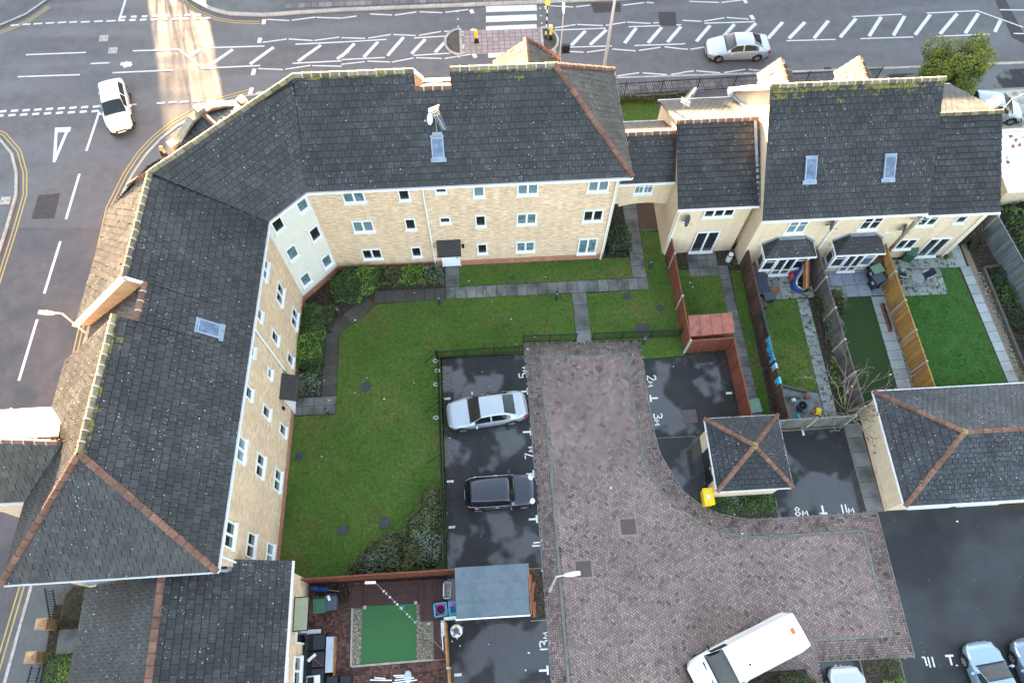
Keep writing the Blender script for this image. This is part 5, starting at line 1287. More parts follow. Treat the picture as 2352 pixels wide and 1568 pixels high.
# ------------------------------------------------------------------ vehicles
def interp(tab, s):
    for (a, va), (b, vb) in zip(tab, tab[1:]):
        if s <= b:
            t = 0 if b == a else (s - a) / (b - a); return va + (vb - va) * t
    return tab[-1][1]
STY = {
 'saloon': dict(hw=[(0, .55), (.015, .68), (.05, .84), (.11, .94), (.2, .985), (.5, 1), (.75, .99), (.88, .95), (.95, .86), (.985, .72), (1, .62)],
   belt=[(0, .42), (.03, .56), (.12, .70), (.26, .86), (.5, .92), (.8, .95), (.93, .93), (.98, .80), (1, .6)],
   top=[(0, .46), (.015, .62), (.05, .73), (.12, .82), (.275, .965), (.29, .985), (.40, 1.36), (.45, 1.42), (.58, 1.44), (.68, 1.40), (.715, 1.36), (.845, 1.06), (.86, 1.045), (.95, 1.02), (.98, .9), (1, .66)],
   wt=[(0, .72), (.05, .80), (.12, .84), (.26, .86), (.30, .82), (.42, .68), (.6, .66), (.72, .67), (.84, .76), (.9, .80), (1, .74)],
   ws=(.285, .415), rw=(.705, .845), sg=((.335, .525), (.545, .775)), wh=(.175, .785), hl=(.02, .12), tl=(.945, .992)),
 'hatch': dict(hw=[(0, .50), (.015, .66), (.06, .84), (.13, .95), (.25, 1), (.8, 1), (.93, .94), (.98, .84), (1, .72)],
   belt=[(0, .42), (.04, .60), (.14, .76), (.28, .90), (.5, .96), (.9, 1.0), (.97, .9), (1, .6)],
   top=[(0, .48), (.02, .64), (.07, .76), (.16, .88), (.25, 1.0), (.265, 1.03), (.42, 1.42), (.48, 1.49), (.65, 1.51), (.84, 1.44), (.86, 1.41), (.945, 1.04), (.96, 1.0), (.985, .9), (1, .62)],
   wt=[(0, .66), (.06, .78), (.16, .84), (.25, .86), (.29, .82), (.44, .70), (.7, .69), (.86, .70), (.95, .80), (1, .72)],
   ws=(.258, .43), rw=(.865, .942), sg=((.33, .53), (.55, .80)), wh=(.19, .80), hl=(.025, .17), tl=(.93, .985)),
 'mini': dict(hw=[(0, .52), (.02, .70), (.06, .86), (.13, .96), (.3, 1), (.82, 1), (.93, .93), (.975, .82), (1, .66)],
   belt=[(0, .45), (.04, .62), (.14, .78), (.28, .90), (.5, .93), (.9, .95), (.97, .88), (1, .6)],
   top=[(0, .50), (.03, .68), (.08, .82), (.2, .91), (.305, .96), (.315, .99), (.40, 1.33), (.45, 1.39), (.65, 1.41), (.89, 1.36), (.91, 1.33), (.955, .98), (.965, .95), (.985, .86), (1, .62)],
   wt=[(0, .70), (.06, .78), (.2, .80), (.3, .84), (.33, .78), (.42, .72), (.7, .70), (.83, .66), (.89, .58), (.95, .76), (1, .74)],
   ws=(.312, .405), rw=(.912, .953), sg=((.37, .60), (.615, .88)), wh=(.185, .83), hl=(.04, .15), tl=(.94, .99)),
 'van': dict(hw=[(0, .60), (.015, .74), (.05, .88), (.12, .96), (.25, 1), (.96, 1), (.985, .98), (1, .93)],
   belt=[(0, .55), (.03, .75), (.10, 1.0), (.22, 1.30), (.4, 1.36), (.97, 1.36), (1, 1.2)],
   top=[(0, .60), (.015, .82), (.05, .98), (.13, 1.16), (.155, 1.22), (.17, 1.27), (.295, 1.98), (.33, 2.10), (.45, 2.2), (.9, 2.2), (.975, 2.16), (1, 2.02)],
   wt=[(0, .78), (.05, .84), (.15, .88), (.18, .86), (.3, .82), (.4, .85), (.9, .85), (1, .80)],
   ws=(.165, .30), rw=None, sg=((.215, .36),), wh=(.175, .74), hl=(.02, .13), tl=(.985, .999))}
def car(name, label, cat, style, L, W, Hs, body, c, rz, plate=True, group='cars', dark_roof=None):
    S = STY[style]; t = thing(name, label, cat, (0, 0, 0), group); n = 64
    ss = sorted(set([i / n for i in range(n + 1)] + [.005, .02, .985, .995] + [v for k in ('ws', 'rw') if S[k] for v in S[k]] + [v for q in S['sg'] for v in q]))
    def sm(tab, s, w=.012): return (interp(tab, max(0, s - w)) + interp(tab, s) * 2 + interp(tab, min(1, s + w))) / 4
    def sect(s):
        hw = sm(S['hw'], s) * W / 2; zb = sm(S['belt'], s) * Hs; zt = max(sm(S['top'], s) * Hs, zb + .01); wt = min(sm(S['wt'], s) * W / 2, hw * .97)
        x = L / 2 - s * L; sill = .20 + (.10 if s < .03 or s > .97 else 0); wb = hw * .965; cr = .05 if zt > 1.2 * Hs else .04; cr *= min(1, hw / (W / 2))
        lat = [(0, zt), (.35 * wt, zt - cr * .12), (.7 * wt, zt - cr * .5), (.9 * wt, zt - cr * .85), (wt, zt - cr * 1.15)]
        e = lat[-1]
        for f in (.12, .5, .9, 1.0): lat.append((e[0] + (wb - e[0]) * f, e[1] + (zb - e[1]) * f if zb < e[1] else e[1] - .005 * f))
        lat += [(hw, zb - .07), (hw * 1.0, zb * .55 + .12), (hw * .985, sill + .08), (hw * .95, sill)]
        return [V((x, y, z)) for y, z in lat]
    secs = [sect(s) for s in ss]; m = len(secs[0]); G = {}
    def add(part, q, side):
        G.setdefault(part, MB()).poly(q if side > 0 else q[::-1])
    for i in range(len(ss) - 1):
        mid = (ss[i] + ss[i + 1]) / 2
        for j in range(m - 1):
            for side in (1, -1):
                q = [V((p.x, p.y * side, p.z)) for p in (secs[i][j], secs[i][j + 1], secs[i + 1][j + 1], secs[i + 1][j])]
                part = 'body'
                if j <= 3 and S['ws'][0] < mid < S['ws'][1]: part = 'windscreen' if j < 3 or S['ws'][0] + .01 < mid else 'body'
                elif S['rw'] and j <= 2 and S['rw'][0] < mid < S['rw'][1]: part = 'rear_window'
                elif j in (5, 6):
                    for k, (a, b) in enumerate(S['sg']):
                        if a < mid < b: part = ('side_window', side, k)
                add(part, q, side)
    for side in (1, -1):      # end caps and floor
        pass
    for sec, fl_ in ((secs[0], 1), (secs[-1], -1)):
        ring = [p for p in sec] + [V((p.x, -p.y, p.z)) for p in sec[:0:-1]]
        G['body'].poly(ring if fl_ < 0 else ring[::-1])
    bo = None
    def weld(mb):              # merge coincident corners so that the skin shades smoothly
        key = {}; vs = []; fs = []
        for f in mb.f:
            g = []
            for i in f:
                k = tuple(round(c, 4) for c in mb.v[i])
                if k not in key: key[k] = len(vs); vs.append(mb.v[i])
                if key[k] not in g: g.append(key[k])
            fs.append(g)
        r = MB()
        ok = [f for f in fs if len(f) > 2]; r.v = vs; r.f = ok; r.m = [0] * len(ok); r.t = [.5] * len(ok); r.u = [0.0] * len(ok); return r
    for part, mb in G.items():
        w = weld(mb)
        nm = part if isinstance(part, str) else part[0]
        o = w.build(nm, body if nm == 'body' else m_carglass, t, True)
        if nm == 'body': bo = o
    # dark underside
    mb = MB(); mb.box(-L * .47, L * .47, -W * .42, W * .42, .16, .30); mb.build('underbody', m_trim, t)
    def at(s, j, side, up=0.0):
        k = min(range(len(ss)), key=lambda i: abs(ss[i] - s)); p = secs[k][j]; return V((p.x, p.y * side, p.z + up))
    for s in S['wh']:
        for side in (1, -1):
            x = L / 2 - s * L; y = side * (W / 2 - .10); r = .325 if style != 'van' else .35
            mb = MB(); mb.tube((x, y - .11, r), (x, y + .115 * 1.0, r), r, r, 22); w = mb.build('wheel', m_tyre, t)
            mb = MB(); yo = y + side * .118; mb.tube((x, y + side * .10, r), (x, yo, r), r * .68, r * .68, 20, m=1)
            for k in range(7):
                a = 2 * math.pi * k / 7; d = V((math.cos(a), 0, math.sin(a))); mb.bar(V((x, yo + side * .006, r)) + d * .05, V((x, yo + side * .006, r)) + d * r * .64, .05, .02, (0, side, 0), 0)
            mb.tube((x, yo, r), (x, yo + side * .015, r), .06, .05, 10); mb.build('rim', [m_alloy, m_trim], w)
            mb = MB(); pr = []
            for k in range(13):
                a = math.pi * k / 12; pr.append((math.cos(a), math.sin(a)))
            hwl = interp(S['hw'], s) * W / 2
            for k in range(12):
                (c0, s0), (c1, s1) = pr[k], pr[k + 1]; ra, rb = r * 1.0, r * 1.16
                q = [V((x + ra * c0, 0, r + ra * s0)), V((x + rb * c0, 0, r + rb * s0)), V((x + rb * c1, 0, r + rb * s1)), V((x + ra * c1, 0, r + ra * s1))]
                ya, yb = side * (hwl - .02), side * (hwl + .006)
                mb.hexa([V((p.x, ya, p.z)) for p in q], [V((p.x, yb, p.z)) for p in q])
            mb.build('wheel_arch', m_trim, t)
    for side in (1, -1):
        a, b = S['hl']
        mb = MB(); nrm = .012
        if style == 'mini':
            p = at(.085, 3, side); mb.lathe(p + V((0, side * .03, -.04)), [(.16, 0), (.15, .05), (.08, .085), (.01, .09)], 16); mb.build('headlight', m_lamp, t)
        else:
            i0, i1 = [min(range(len(ss)), key=lambda i: abs(ss[i] - v)) for v in (a, b)]
            for i in range(i0, i1):
                f0, f1 = (i - i0) / (i1 - i0), (i + 1 - i0) / (i1 - i0)
                for j in ((4, 5, 6) if f0 > .15 else (3, 4, 5, 6)):
                    q = [V((p.x, p.y * side, p.z + nrm)) + V((nrm * .5, side * nrm, 0)) for p in (secs[i][j], secs[i][j + 1], secs[i + 1][j + 1], secs[i + 1][j])]
                    mb.poly(q if side > 0 else q[::-1])
            mb.build('headlight', m_lamp, t)
        a, b = S['tl']; mb = MB(); i0, i1 = [min(range(len(ss)), key=lambda i: abs(ss[i] - v)) for v in (a, b)]
        for i in range(i0, max(i1, i0 + 1)):
            for j in (7, 8, 9):
                q = [V((p.x, p.y * side, p.z)) + V((-.012, side * .012, .006)) for p in (secs[i][j], secs[i][j + 1], secs[i + 1][j + 1], secs[i + 1][j])]
                mb.poly(q if side > 0 else q[::-1])
        mb.build('tail_light', m_taillight, t)
        s = S['ws'][0] + .06; p = at(s, 8, side); mb = MB()
        mb.tube(p + V((0, 0, .02)), p + V((0, side * .10, .06)), .025, .025, 8); mb.ball(p + V((-.02, side * .17, .08)), .075, .12, .075, 10); mb.build('mirror', m_trim if style == 'van' else body, t, True)
        for k, (a, b) in enumerate(S['sg']):
            s = b - .035 if style != 'van' else b + .03; p = at(s, 9, side); mb = MB(); mb.bar(p + V((-.09, side * .015, -.06)), p + V((.09, side * .015, -.06)), .03, .035); mb.build('handle', m_chrome if style == 'mini' else body, t)
    zf = interp(S['top'], 0) * Hs * .82
    mb = MB(); mb.box(L / 2 - .01, L / 2 + .015, -.26, .26, zf - .12, zf - .01); mb.build('number_plate', m_plate, t)
    mb = MB(); mb.box(-L / 2 - .015, -L / 2 + .01, -.26, .26, .5, .61); mb.build('number_plate', m_plate, t)
    mb = MB(); mb.box(L / 2 - .03, L / 2 + .012, -.42 * W, .42 * W * .0 + W * .30 * 1.0, .30, .38); mb.box(L / 2 - .02, L / 2 + .01, -W * .2, W * .2, zf, zf + .10); mb.build('grille', m_trim, t)
    mb = MB(); s0 = S['ws'][0]; pts = [at(s0 - .004, j, 1, .012) for j in (4, 3, 2, 1, 0)] + [at(s0 - .004, j, -1, .012) for j in (1, 2, 3, 4)]
    for k in range(len(pts) - 1): mb.bar(pts[k], pts[k + 1], .07, .015)
    mb.build('wiper_panel', m_trim, t)
    if style == 'mini':
        mb = MB()
        for side in (1, -1):
            mb.cut()
            for i in range(4, len(ss) - 3): 
                if ss[i] > .30: mb.bar(at(ss[i], 8, side, .006), at(ss[i + 1], 8, side, .006), .014, .012)
        mb.build('chrome_strip', m_chrome, t)
    place(t, c, rz); return t
p_silver = paint('silver_paint', (.40, .45, .50), .35, .32)
p_white = paint('white_paint', (.72, .74, .74), 0, .35)
p_van = paint('van_white', (.80, .82, .82), 0, .4)
p_black = paint('black_paint', (.010, .014, .030), .1, .2, 1.0)
p_blue = paint('pale_blue_paint', (.26, .38, .50), .4, .3)
p_grey = paint('blue_grey_paint', (.20, .27, .35), .4, .3)
car('parked_car', 'silver saloon car parked nose to the railing in the bay below number 5', 'car', 'saloon', 4.5, 1.76, .985, p_silver, (-.42, 13.55, 0), R(185.4))
car('parked_car', 'small black hatchback with round headlights parked in the left bays', 'car', 'mini', 3.85, 1.70, .985, p_black, (.12, 8.92, 0), R(1.0))
car('moving_car', 'white hatchback turning into the left street at the junction', 'car', 'hatch', 4.35, 1.74, .97, p_white, (-24.68, 36.87, -.1), R(-73.5))
car('moving_car', 'silver saloon car driving along the main road with headlights on', 'car', 'saloon', 4.5, 1.80, .99, p_silver, (18.72, 39.86, -.1), R(179.2))
car('parked_car', 'pale blue hatchback parked at the bottom right beside the number 11 marking', 'car', 'hatch', 4.0, 1.74, .97, p_blue, (23.5, -1.87, 0), R(96))
car('parked_car', 'blue grey hatchback cut by the right edge of the picture', 'car', 'hatch', 4.1, 1.76, 1.0, p_grey, (25.95, -1.9, 0), R(97))
car('parked_car', 'white silver car in the bay under the white van, only its bonnet showing', 'car', 'hatch', 4.1, 1.76, .98, p_silver, (16.42, -2.62, 0), R(91))
car('parked_car', 'pale silver hatchback on the crazy paved drive behind the end house', 'car', 'hatch', 3.9, 1.68, .97, p_silver, (35.15, 33.35, 0), R(-14))
v = car('parked_van', 'large white panel van parked across the brick road with orange roof light', 'van', 'van', 5.6, 1.96, 1.03, p_van, (11.56, .18, 0), R(200.8), group='vans')
mb = MB(); mb.box(-2.36, -2.2, -.26, .0, 2.26, 2.33); mb.build('roof_light', m_orange, v)
mb = MB(); mb.tube((.35, .3, 2.25), (.35, .3, 2.32), .05, .04, 8); mb.build('roof_aerial', m_trim, v)
for sd_ in (-1, 1):
    mb = MB(); mb.box(1.98, 2.1, sd_ * .42 - .18, sd_ * .42 + .18, 1.16, 1.20) ; mb.build('bonnet_vent', m_trim, v)
mb = MB(); mb.box(2.72, 2.85, -.82, .82, .34, .58); mb.build('bumper', m_trim, v)
# ------------------------------------------------------------------ leaves, hedges, trees
def leaf(mb, p, n, ln, wd, t):
    n = V(n); d = V((rnd(-1, 1), rnd(-1, 1), rnd(-1, 1))); a = n.cross(d)
    if a.length < .01: return
    a.normalize(); b = n.cross(a).normalized(); b = (b + n * rnd(-.4, .4)).normalized()
    mb.poly([p - b * wd * .5, p + a * ln * .5 - b * wd * .0, p + b * wd * .5, p - a * ln * .5], 0, t)
def fuzz(x, y, z, s): return noise.noise(V((x * s, y * s, z * s)))
def hedge(name, label, cat, poly, h, mat, dens=420, ln=.09, core=(.02, .03, .012), rough=.35, group=None, mats2=None, top_t=(0.2, 1.0)):
    """block of foliage over a plan polygon: leaves on an uneven top and down the sides, a dark core sheet inside painted as shade"""
    x0, x1, y0, y1 = bbox(poly); area = (x1 - x0) * (y1 - y0); c = ((x0 + x1) / 2, (y0 + y1) / 2, 0)
    t = thing(name, label, cat, c, group)
    edge = []
    for k in range(len(poly)): edge.append((V((*poly[k], 0)), V((*poly[(k + 1) % len(poly)], 0))))
    def dist(p):
        return min(((p - a) - (b - a) * max(0, min(1, (p - a).dot(b - a) / (b - a).length_squared))).length for a, b in edge)
    def topz(x, y):
        d = dist(V((x, y, 0))); f = min(1, .55 + d / .5 * .45); return h * f * (1 + rough * fuzz(x, y, 3, .9) + .5 * rough * fuzz(x, y, 9, 2.7))
    groups = [(mat, MB())] + [(m2, MB()) for m2, _ in (mats2 or [])]
    n = int(area * dens)
    for _ in range(n):
        x, y = rnd(x0 - .12, x1 + .12), rnd(y0 - .12, y1 + .12); ins = inside((x, y), poly); w = .14 * (1 + 1.5 * fuzz(x, y, 5, 1.6))
        if not ins and dist(V((x, y, 0))) > max(0, w): continue
        zt = topz(x, y) if ins else h * .5 * (1 + fuzz(x, y, 2, 2))
        z = zt - rnd(0, .16) if random.random() < .75 else rnd(.03, zt); g = 0
        if mats2:
            for k, (m2, fn) in enumerate(mats2):
                if fn(x, y) + .35 * fuzz(x, y, 1, 1.3) > .5: g = k + 1
        tt = min(1, max(0, .5 + .8 * fuzz(x, y, z, 2.3) + rnd(-.28, .28)))
        leaf(groups[g][1], V((x, y, z)), (rnd(-.6, .6), rnd(-.6, .6), 1), ln * rnd(.7, 1.5), ln * rnd(.45, .8), tt)
    for m_, mb in groups:
        if mb.f: mb.build('foliage', m_, t)
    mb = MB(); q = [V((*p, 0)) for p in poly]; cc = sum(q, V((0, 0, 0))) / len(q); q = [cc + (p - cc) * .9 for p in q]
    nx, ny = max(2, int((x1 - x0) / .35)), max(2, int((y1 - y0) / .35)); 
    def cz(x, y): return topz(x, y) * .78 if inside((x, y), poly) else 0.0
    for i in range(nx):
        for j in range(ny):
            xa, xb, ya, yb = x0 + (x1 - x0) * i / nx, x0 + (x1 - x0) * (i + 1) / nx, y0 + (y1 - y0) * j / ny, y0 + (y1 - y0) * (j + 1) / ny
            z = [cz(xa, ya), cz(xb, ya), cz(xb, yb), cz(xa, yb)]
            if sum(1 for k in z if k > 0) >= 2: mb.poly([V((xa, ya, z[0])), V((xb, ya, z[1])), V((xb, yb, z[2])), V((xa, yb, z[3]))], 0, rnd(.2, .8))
    if mb.f: mb.build('stems', l_brown if core is None else m_core, t)  # solid dark sheet: shade between the leaves put into its colour
    return t
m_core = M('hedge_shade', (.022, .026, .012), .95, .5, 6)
random.seed(77)
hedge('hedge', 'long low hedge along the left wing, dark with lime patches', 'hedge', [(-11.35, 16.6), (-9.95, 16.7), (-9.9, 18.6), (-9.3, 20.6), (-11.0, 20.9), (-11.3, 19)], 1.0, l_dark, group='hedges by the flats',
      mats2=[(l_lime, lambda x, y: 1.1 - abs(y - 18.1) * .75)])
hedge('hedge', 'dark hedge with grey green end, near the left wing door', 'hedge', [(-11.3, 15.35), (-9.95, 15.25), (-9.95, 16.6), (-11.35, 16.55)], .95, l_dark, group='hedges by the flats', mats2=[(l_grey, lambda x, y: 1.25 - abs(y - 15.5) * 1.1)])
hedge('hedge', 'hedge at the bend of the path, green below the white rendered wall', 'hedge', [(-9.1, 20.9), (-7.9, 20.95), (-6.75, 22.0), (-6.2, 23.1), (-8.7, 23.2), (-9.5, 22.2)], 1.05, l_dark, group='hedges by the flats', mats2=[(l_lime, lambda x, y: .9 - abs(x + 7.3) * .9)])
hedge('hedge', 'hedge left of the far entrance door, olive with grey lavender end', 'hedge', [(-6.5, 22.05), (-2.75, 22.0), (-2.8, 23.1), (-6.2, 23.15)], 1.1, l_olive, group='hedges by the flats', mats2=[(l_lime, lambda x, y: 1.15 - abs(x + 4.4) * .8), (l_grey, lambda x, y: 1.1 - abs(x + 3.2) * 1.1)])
hedge('bush', 'rounded deep green shrub at the corner of the far wing beside the archway path', 'bush', [(7.75, 23.4), (8.75, 23.4), (8.95, 24.3), (8.85, 25.1), (8.1, 25.2), (7.5, 24.5)], 1.5, l_deep, ln=.13)
hedge('hedge', 'wild mixed hedge by the parking railing, olive with sage patches', 'hedge', [(-3.1, 5.4), (-3.15, 9.0), (-3.5, 9.7), (-4.2, 8.6), (-4.9, 7.4), (-5.0, 5.3)], 1.25, l_olive, dens=380, rough=.5,
      mats2=[(l_grey, lambda x, y: .95 - math.hypot(x + 3.4, (y - 6.3)) * .55)])
hedge('hedge', 'low spreading sage and bramble hedge at the corner of the big lawn', 'hedge', [(-5.0, 5.3), (-5.0, 7.2), (-6.2, 6.9), (-7.5, 6.0), (-8.2, 5.2), (-6, 5.1)], .75, l_olive, dens=360, rough=.6, mats2=[(l_grey, lambda x, y: .95 - math.hypot(x + 6.6, y - 5.9) * .7)])
hedge('hedge', 'brown winter hedge behind the garden railing on the left street', 'hedge', [(-22.45, 3.75), (-21.0, 3.6), (-20.2, 4.6), (-20.6, 5.4), (-22.2, 5.3)], .95, l_brown, dens=420, ln=.06, mats2=[(l_olive, lambda x, y: (x + 21.6) * .8)])
hedge('hedge', 'green and gold clipped hedge below the lower gate pillar', 'hedge', [(-22.5, -.8), (-20.6, -.8), (-20.5, 2.05), (-22.4, 2.2)], 1.0, l_lime, dens=520, ln=.07, mats2=[(l_dark, lambda x, y: .75 - (x + 22.3) * .5)])
hedge('hedge', 'clipped hedge behind the street railing, right of the flats', 'hedge', [(7.8, 35.5), (15.0, 35.5), (15.0, 36.05), (7.8, 36.05)], .85, l_olive, dens=260, ln=.09)
hedge('bush', 'ivy and low plants under the bin store wall', 'bush', [(11.5, 7.35), (14.8, 7.2), (14.8, 7.95), (11.4, 7.95)], .4, l_dark, dens=330, ln=.10, mats2=[(l_grey, lambda x, y: .8 - math.hypot(x - 12.7, y - 7.7) * 1.2)])
hedge('bush', 'round clipped olive shrub between the van and the silver bonnet', 'bush', [(13.2, -.9), (14.3, -.75), (15.0, -1.1), (15.1, -2.6), (13, -2.6), (12.8, -1.4)], 1.0, l_olive, dens=620, ln=.05, rough=.15)
hedge('bush', 'straggly green shrub half under the white van', 'bush', [(10.9, -1.5), (12.3, -1.1), (12.8, -1.4), (12.5, -2.4), (11, -2.4)], .7, l_dark, dens=380, ln=.07)
hedge('bush', 'fuzzy brown shrub in the bed by the corner of the brick road', 'bush', [(18.4, -.5), (19.4, -.4), (19.5, -1.1), (18.7, -1.3), (18.2, -.9)], .7, l_olive, dens=600, ln=.05)
hedge('bush', 'bright lime shrub at the bottom of the bed by the blue hatchback', 'bush', [(18.5, -1.5), (19.3, -1.4), (19.5, -2.2), (18.4, -2.3)], .45, l_lime, dens=420, ln=.10)
hedge('bush', 'grey olive shrub growing through the dark weathered fence', 'bush', [(19.9, 18.3), (21.2, 18.4), (21.4, 19.3), (21.1, 20.1), (20.2, 20.1), (19.8, 19.2)], 1.5, l_olive, dens=420, ln=.08, rough=.5)
hedge('bush', 'pale sage shrub below the olive shrub at the dark weathered fence', 'bush', [(19.8, 16.9), (20.5, 17.0), (20.9, 17.7), (20.6, 18.3), (19.9, 18.2)], 1.2, l_grey, dens=420, ln=.08, rough=.6)
hedge('bush', 'lime green shrub peeping over the garage roof by the yellow fence', 'bush', [(24.6, 12.5), (25.9, 12.5), (25.9, 13.3), (24.7, 13.2)], 1.0, l_lime, dens=450, ln=.07, rough=.2)
hedge('bush', 'silvery shrub peeping over the garage roof beside the lime one', 'bush', [(26.6, 12.5), (28.6, 12.6), (28.5, 13.1), (26.7, 13.1)], 1.0, l_grey, dens=420, ln=.07, rough=.2)
for i, (y, w, m_, l) in enumerate(((20.6, .55, l_deep, 'leafy dark clump at the top of the far right planted bed'), (19.2, .6, l_dark, 'broad green clump second from the top in the far right bed'), (17.6, .6, l_deep, 'bluish green clump in the middle of the far right bed'), (16.0, .5, l_dark, 'green clump low in the far right bed'), (14.4, .55, l_grey, 'grey green clump at the bottom of the far right bed'))):
    x = 31.45 + (20.6 - y) * .09
    hedge('plant', l, 'plant', [(x - w * .7, y - w), (x + w * .7, y - w), (x + w * .8, y + w), (x - w * .6, y + w)], .55, m_, dens=260, ln=.13, rough=.6, group='plants in the far right bed')
hedge('bush', 'brown leafless thicket beside the end house and the grey fence', 'bush', [(29.9, 23.0), (31.0, 22.6), (31.2, 25), (30.9, 28.5), (30.0, 28.5), (29.8, 25)], 1.4, l_brown, dens=520, ln=.08, rough=.6)
hedge('bush', 'tangled green growth beyond the grey fence at the right edge', 'bush', [(31.9, 25.8), (35.5, 25.8), (36, 22), (35, 18), (33.3, 18), (32.6, 22)], 1.2, l_dark, dens=150, ln=.14, rough=.6)
hedge('bush', 'small mossy green mound at the corner of the end house', 'bush', [(28.2, 22.1), (29.2, 22.0), (29.3, 22.5), (28.5, 22.8)], .2, l_lime, dens=800, ln=.05, rough=.3)
hedge('bush', 'climbing weeds along the foot of the weathered fence', 'bush', [(19.75, 12.6), (20.1, 12.6), (20.0, 15.8), (19.8, 15.8)], .45, l_lime, dens=500, ln=.07, rough=.6)

# evergreen tree on the street
def tree(label, c, zc, rx, ry, rz, n, mat, ln):
    t = thing('tree', label, 'tree', c); c = V(c); mb = MB()
    mb.tube(c, c + V((.05, 0, zc - rz * .5)), .16, .11, 8)
    for k in range(9):
        a = 2 * math.pi * k / 9; e = c + V((rx * .7 * math.cos(a), ry * .7 * math.sin(a), zc + rz * rnd(-.2, .5))); mb.tube(c + V((.05, 0, zc - rz * .7)), e, .06, .02, 5)
    mb.build('trunk', m_bark, t)
    mb = MB(); lob = [(V((rnd(-.75, .75) * rx, rnd(-.75, .75) * ry, zc + rnd(-.7, .75) * rz)), rnd(.28, .5)) for _ in range(26)]
    for _ in range(n):
        p0, r = random.choice(lob); d = V((random.gauss(0, 1), random.gauss(0, 1), random.gauss(0, 1))).normalized(); rr = r * (1 - .35 * random.random() ** 2)
        p = c + p0 + V((d.x * rx * rr, d.y * ry * rr, d.z * rz * rr))
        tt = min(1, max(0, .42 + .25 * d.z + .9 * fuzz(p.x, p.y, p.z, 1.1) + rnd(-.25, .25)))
        leaf(mb, p, (d.x + rnd(-.5, .5), d.y + rnd(-.5, .5), d.z + .6), ln * rnd(.7, 1.4), ln * rnd(.4, .7), tt)
    mb.build('crown', mat, t); return t
q = P('e', 640, 880, 2.2)
tree('rounded evergreen street tree behind the tall house and the end house', (q.x, q.y - .2, 0), 2.3, 2.0, 1.6, 1.9, 16000, l_tree, .17)
# bare magnolia leaning over the garage
def bare(label, c, h, seed):
    random.seed(seed); t = thing('bare_tree', label, 'tree', c); c = V(c); mb = MB(); lv = MB(); fl_ = MB()
    mb.tube(c, c + V((.02, .02, .6)), .07, .05, 7)
    def grow(p, d, l, r, depth):
        q = p; n = 4
        for k in range(n):
            d = (d + V((rnd(-.16, .16), rnd(-.16, .16), rnd(-.02, .10)))).normalized(); e = q + d * l / n
            mb.tube(q, e, r * (1 - .12 * k), r * (1 - .12 * (k + 1)), 5, cap=False); q = e
            if depth < 2 and (k or depth) and random.random() < .8:
                a = d.orthogonal().normalized(); a.rotate(Matrix.Rotation(rnd(0, 6.28), 3, d)); grow(q, (d + a * rnd(.6, 1.0)).normalized(), l * rnd(.4, .62), r * .55, depth + 1)
            if depth >= 1 and random.random() < .45:
                for _ in range(random.choice((1, 2))): leaf(lv, q + V((rnd(-.06, .06), rnd(-.06, .06), rnd(-.04, .05))), (rnd(-.5, .5), rnd(-.5, .5), 1), .11, .06, rnd(0, 1))
            if random.random() < .012: leaf(fl_, q, (rnd(-.5, .5), rnd(-.5, .5), 1), .14, .11, .5)
    for k in range(17):
        a = 2 * math.pi * k / 17 + rnd(-.2, .2); el = rnd(.25, 1.25)
        grow(c + V((0, 0, rnd(.3, .7))), V((math.cos(a) * math.cos(el), math.sin(a) * math.cos(el), math.sin(el))), h * rnd(.75, 1.15), .030, 0)
    mb.build('branches', m_twig, t); lv.build('leaves', l_dead, t); fl_.build('orange_leaves', m_flower, t)
bare('bare many stemmed tree between the gardens and the garage, a few orange leaves', (19.75, 12.3, 0), 2.5, 5)
random.seed(9)

# ------------------------------------------------------------------ grass
def blades(mb, poly, dens, h, z=.0, holes=(), edge=0.0):
    x0, x1, y0, y1 = bbox(poly)
    for _ in range(int((x1 - x0) * (y1 - y0) * dens)):
        x, y = rnd(x0, x1), rnd(y0, y1)
        if not inside((x, y), poly): continue
        cl = fuzz(x, y, 0, 1.4) + .6 * fuzz(x, y, 7, 5.0)
        if random.random() > .72 + .5 * cl: continue
        a = rnd(0, 6.28); hh = h * rnd(.5, 1.3) * (1 + .5 * cl); w = rnd(.012, .026); dx, dy = math.cos(a), math.sin(a); lx, ly = rnd(-.05, .05), rnd(-.05, .05)
        mb.poly([V((x - dx * w, y - dy * w, z)), V((x + dx * w, y + dy * w, z)), V((x + lx, y + ly, z + hh))], 0, min(1, max(0, .45 + .7 * cl + rnd(-.3, .3))))
mb = MB()
for q in LAWNS: blades(mb, q, 330, .05)
blades(mb, rect(7.6, 12.4, 30.5, 35.5), 200, .06)
blades(mb, [(11.6, 22.2), (12.5, 21.7), (14.3, 21.7), (14.45, 16.8), (11.5, 16.8)], 330, .06); blades(mb, rect(15.1, 15.65, 12.3, 22), 400, .08)
blades(mb, [(16.4, 19.8), (18.75, 19.8), (18.6, 13.75), (16.4, 14.2)], 330, .07)
for a, b in (((-2.9, 4.95), (-2.68, 17.05)), ((2.0, 17.35), (8.7, 17.7)), ((13.55, 16.6), (13.85, 12)), ((11.3, 16.3), (13.7, 16.65))):
    blades(mb, rect(min(a[0], b[0]), max(a[0], b[0]), min(a[1], b[1]), max(a[1], b[1])), 160, .06, .012)
o = stuff(mb.build('grass', g_blade)); tag(o, 'short damp winter grass of the lawns around the flats and gardens', 'grass')
mb = MB(); blades(mb, [(24.45, 19.6), (28.1, 19.6), (28.15, 21.4), (29.2, 21.4), (29.85, 12.4), (24.5, 12.4)], 420, .05); o = stuff(mb.build('grass', g_lush)); tag(o, 'lush even grass of the lawn right of the yellow fence', 'grass')
mb = MB()
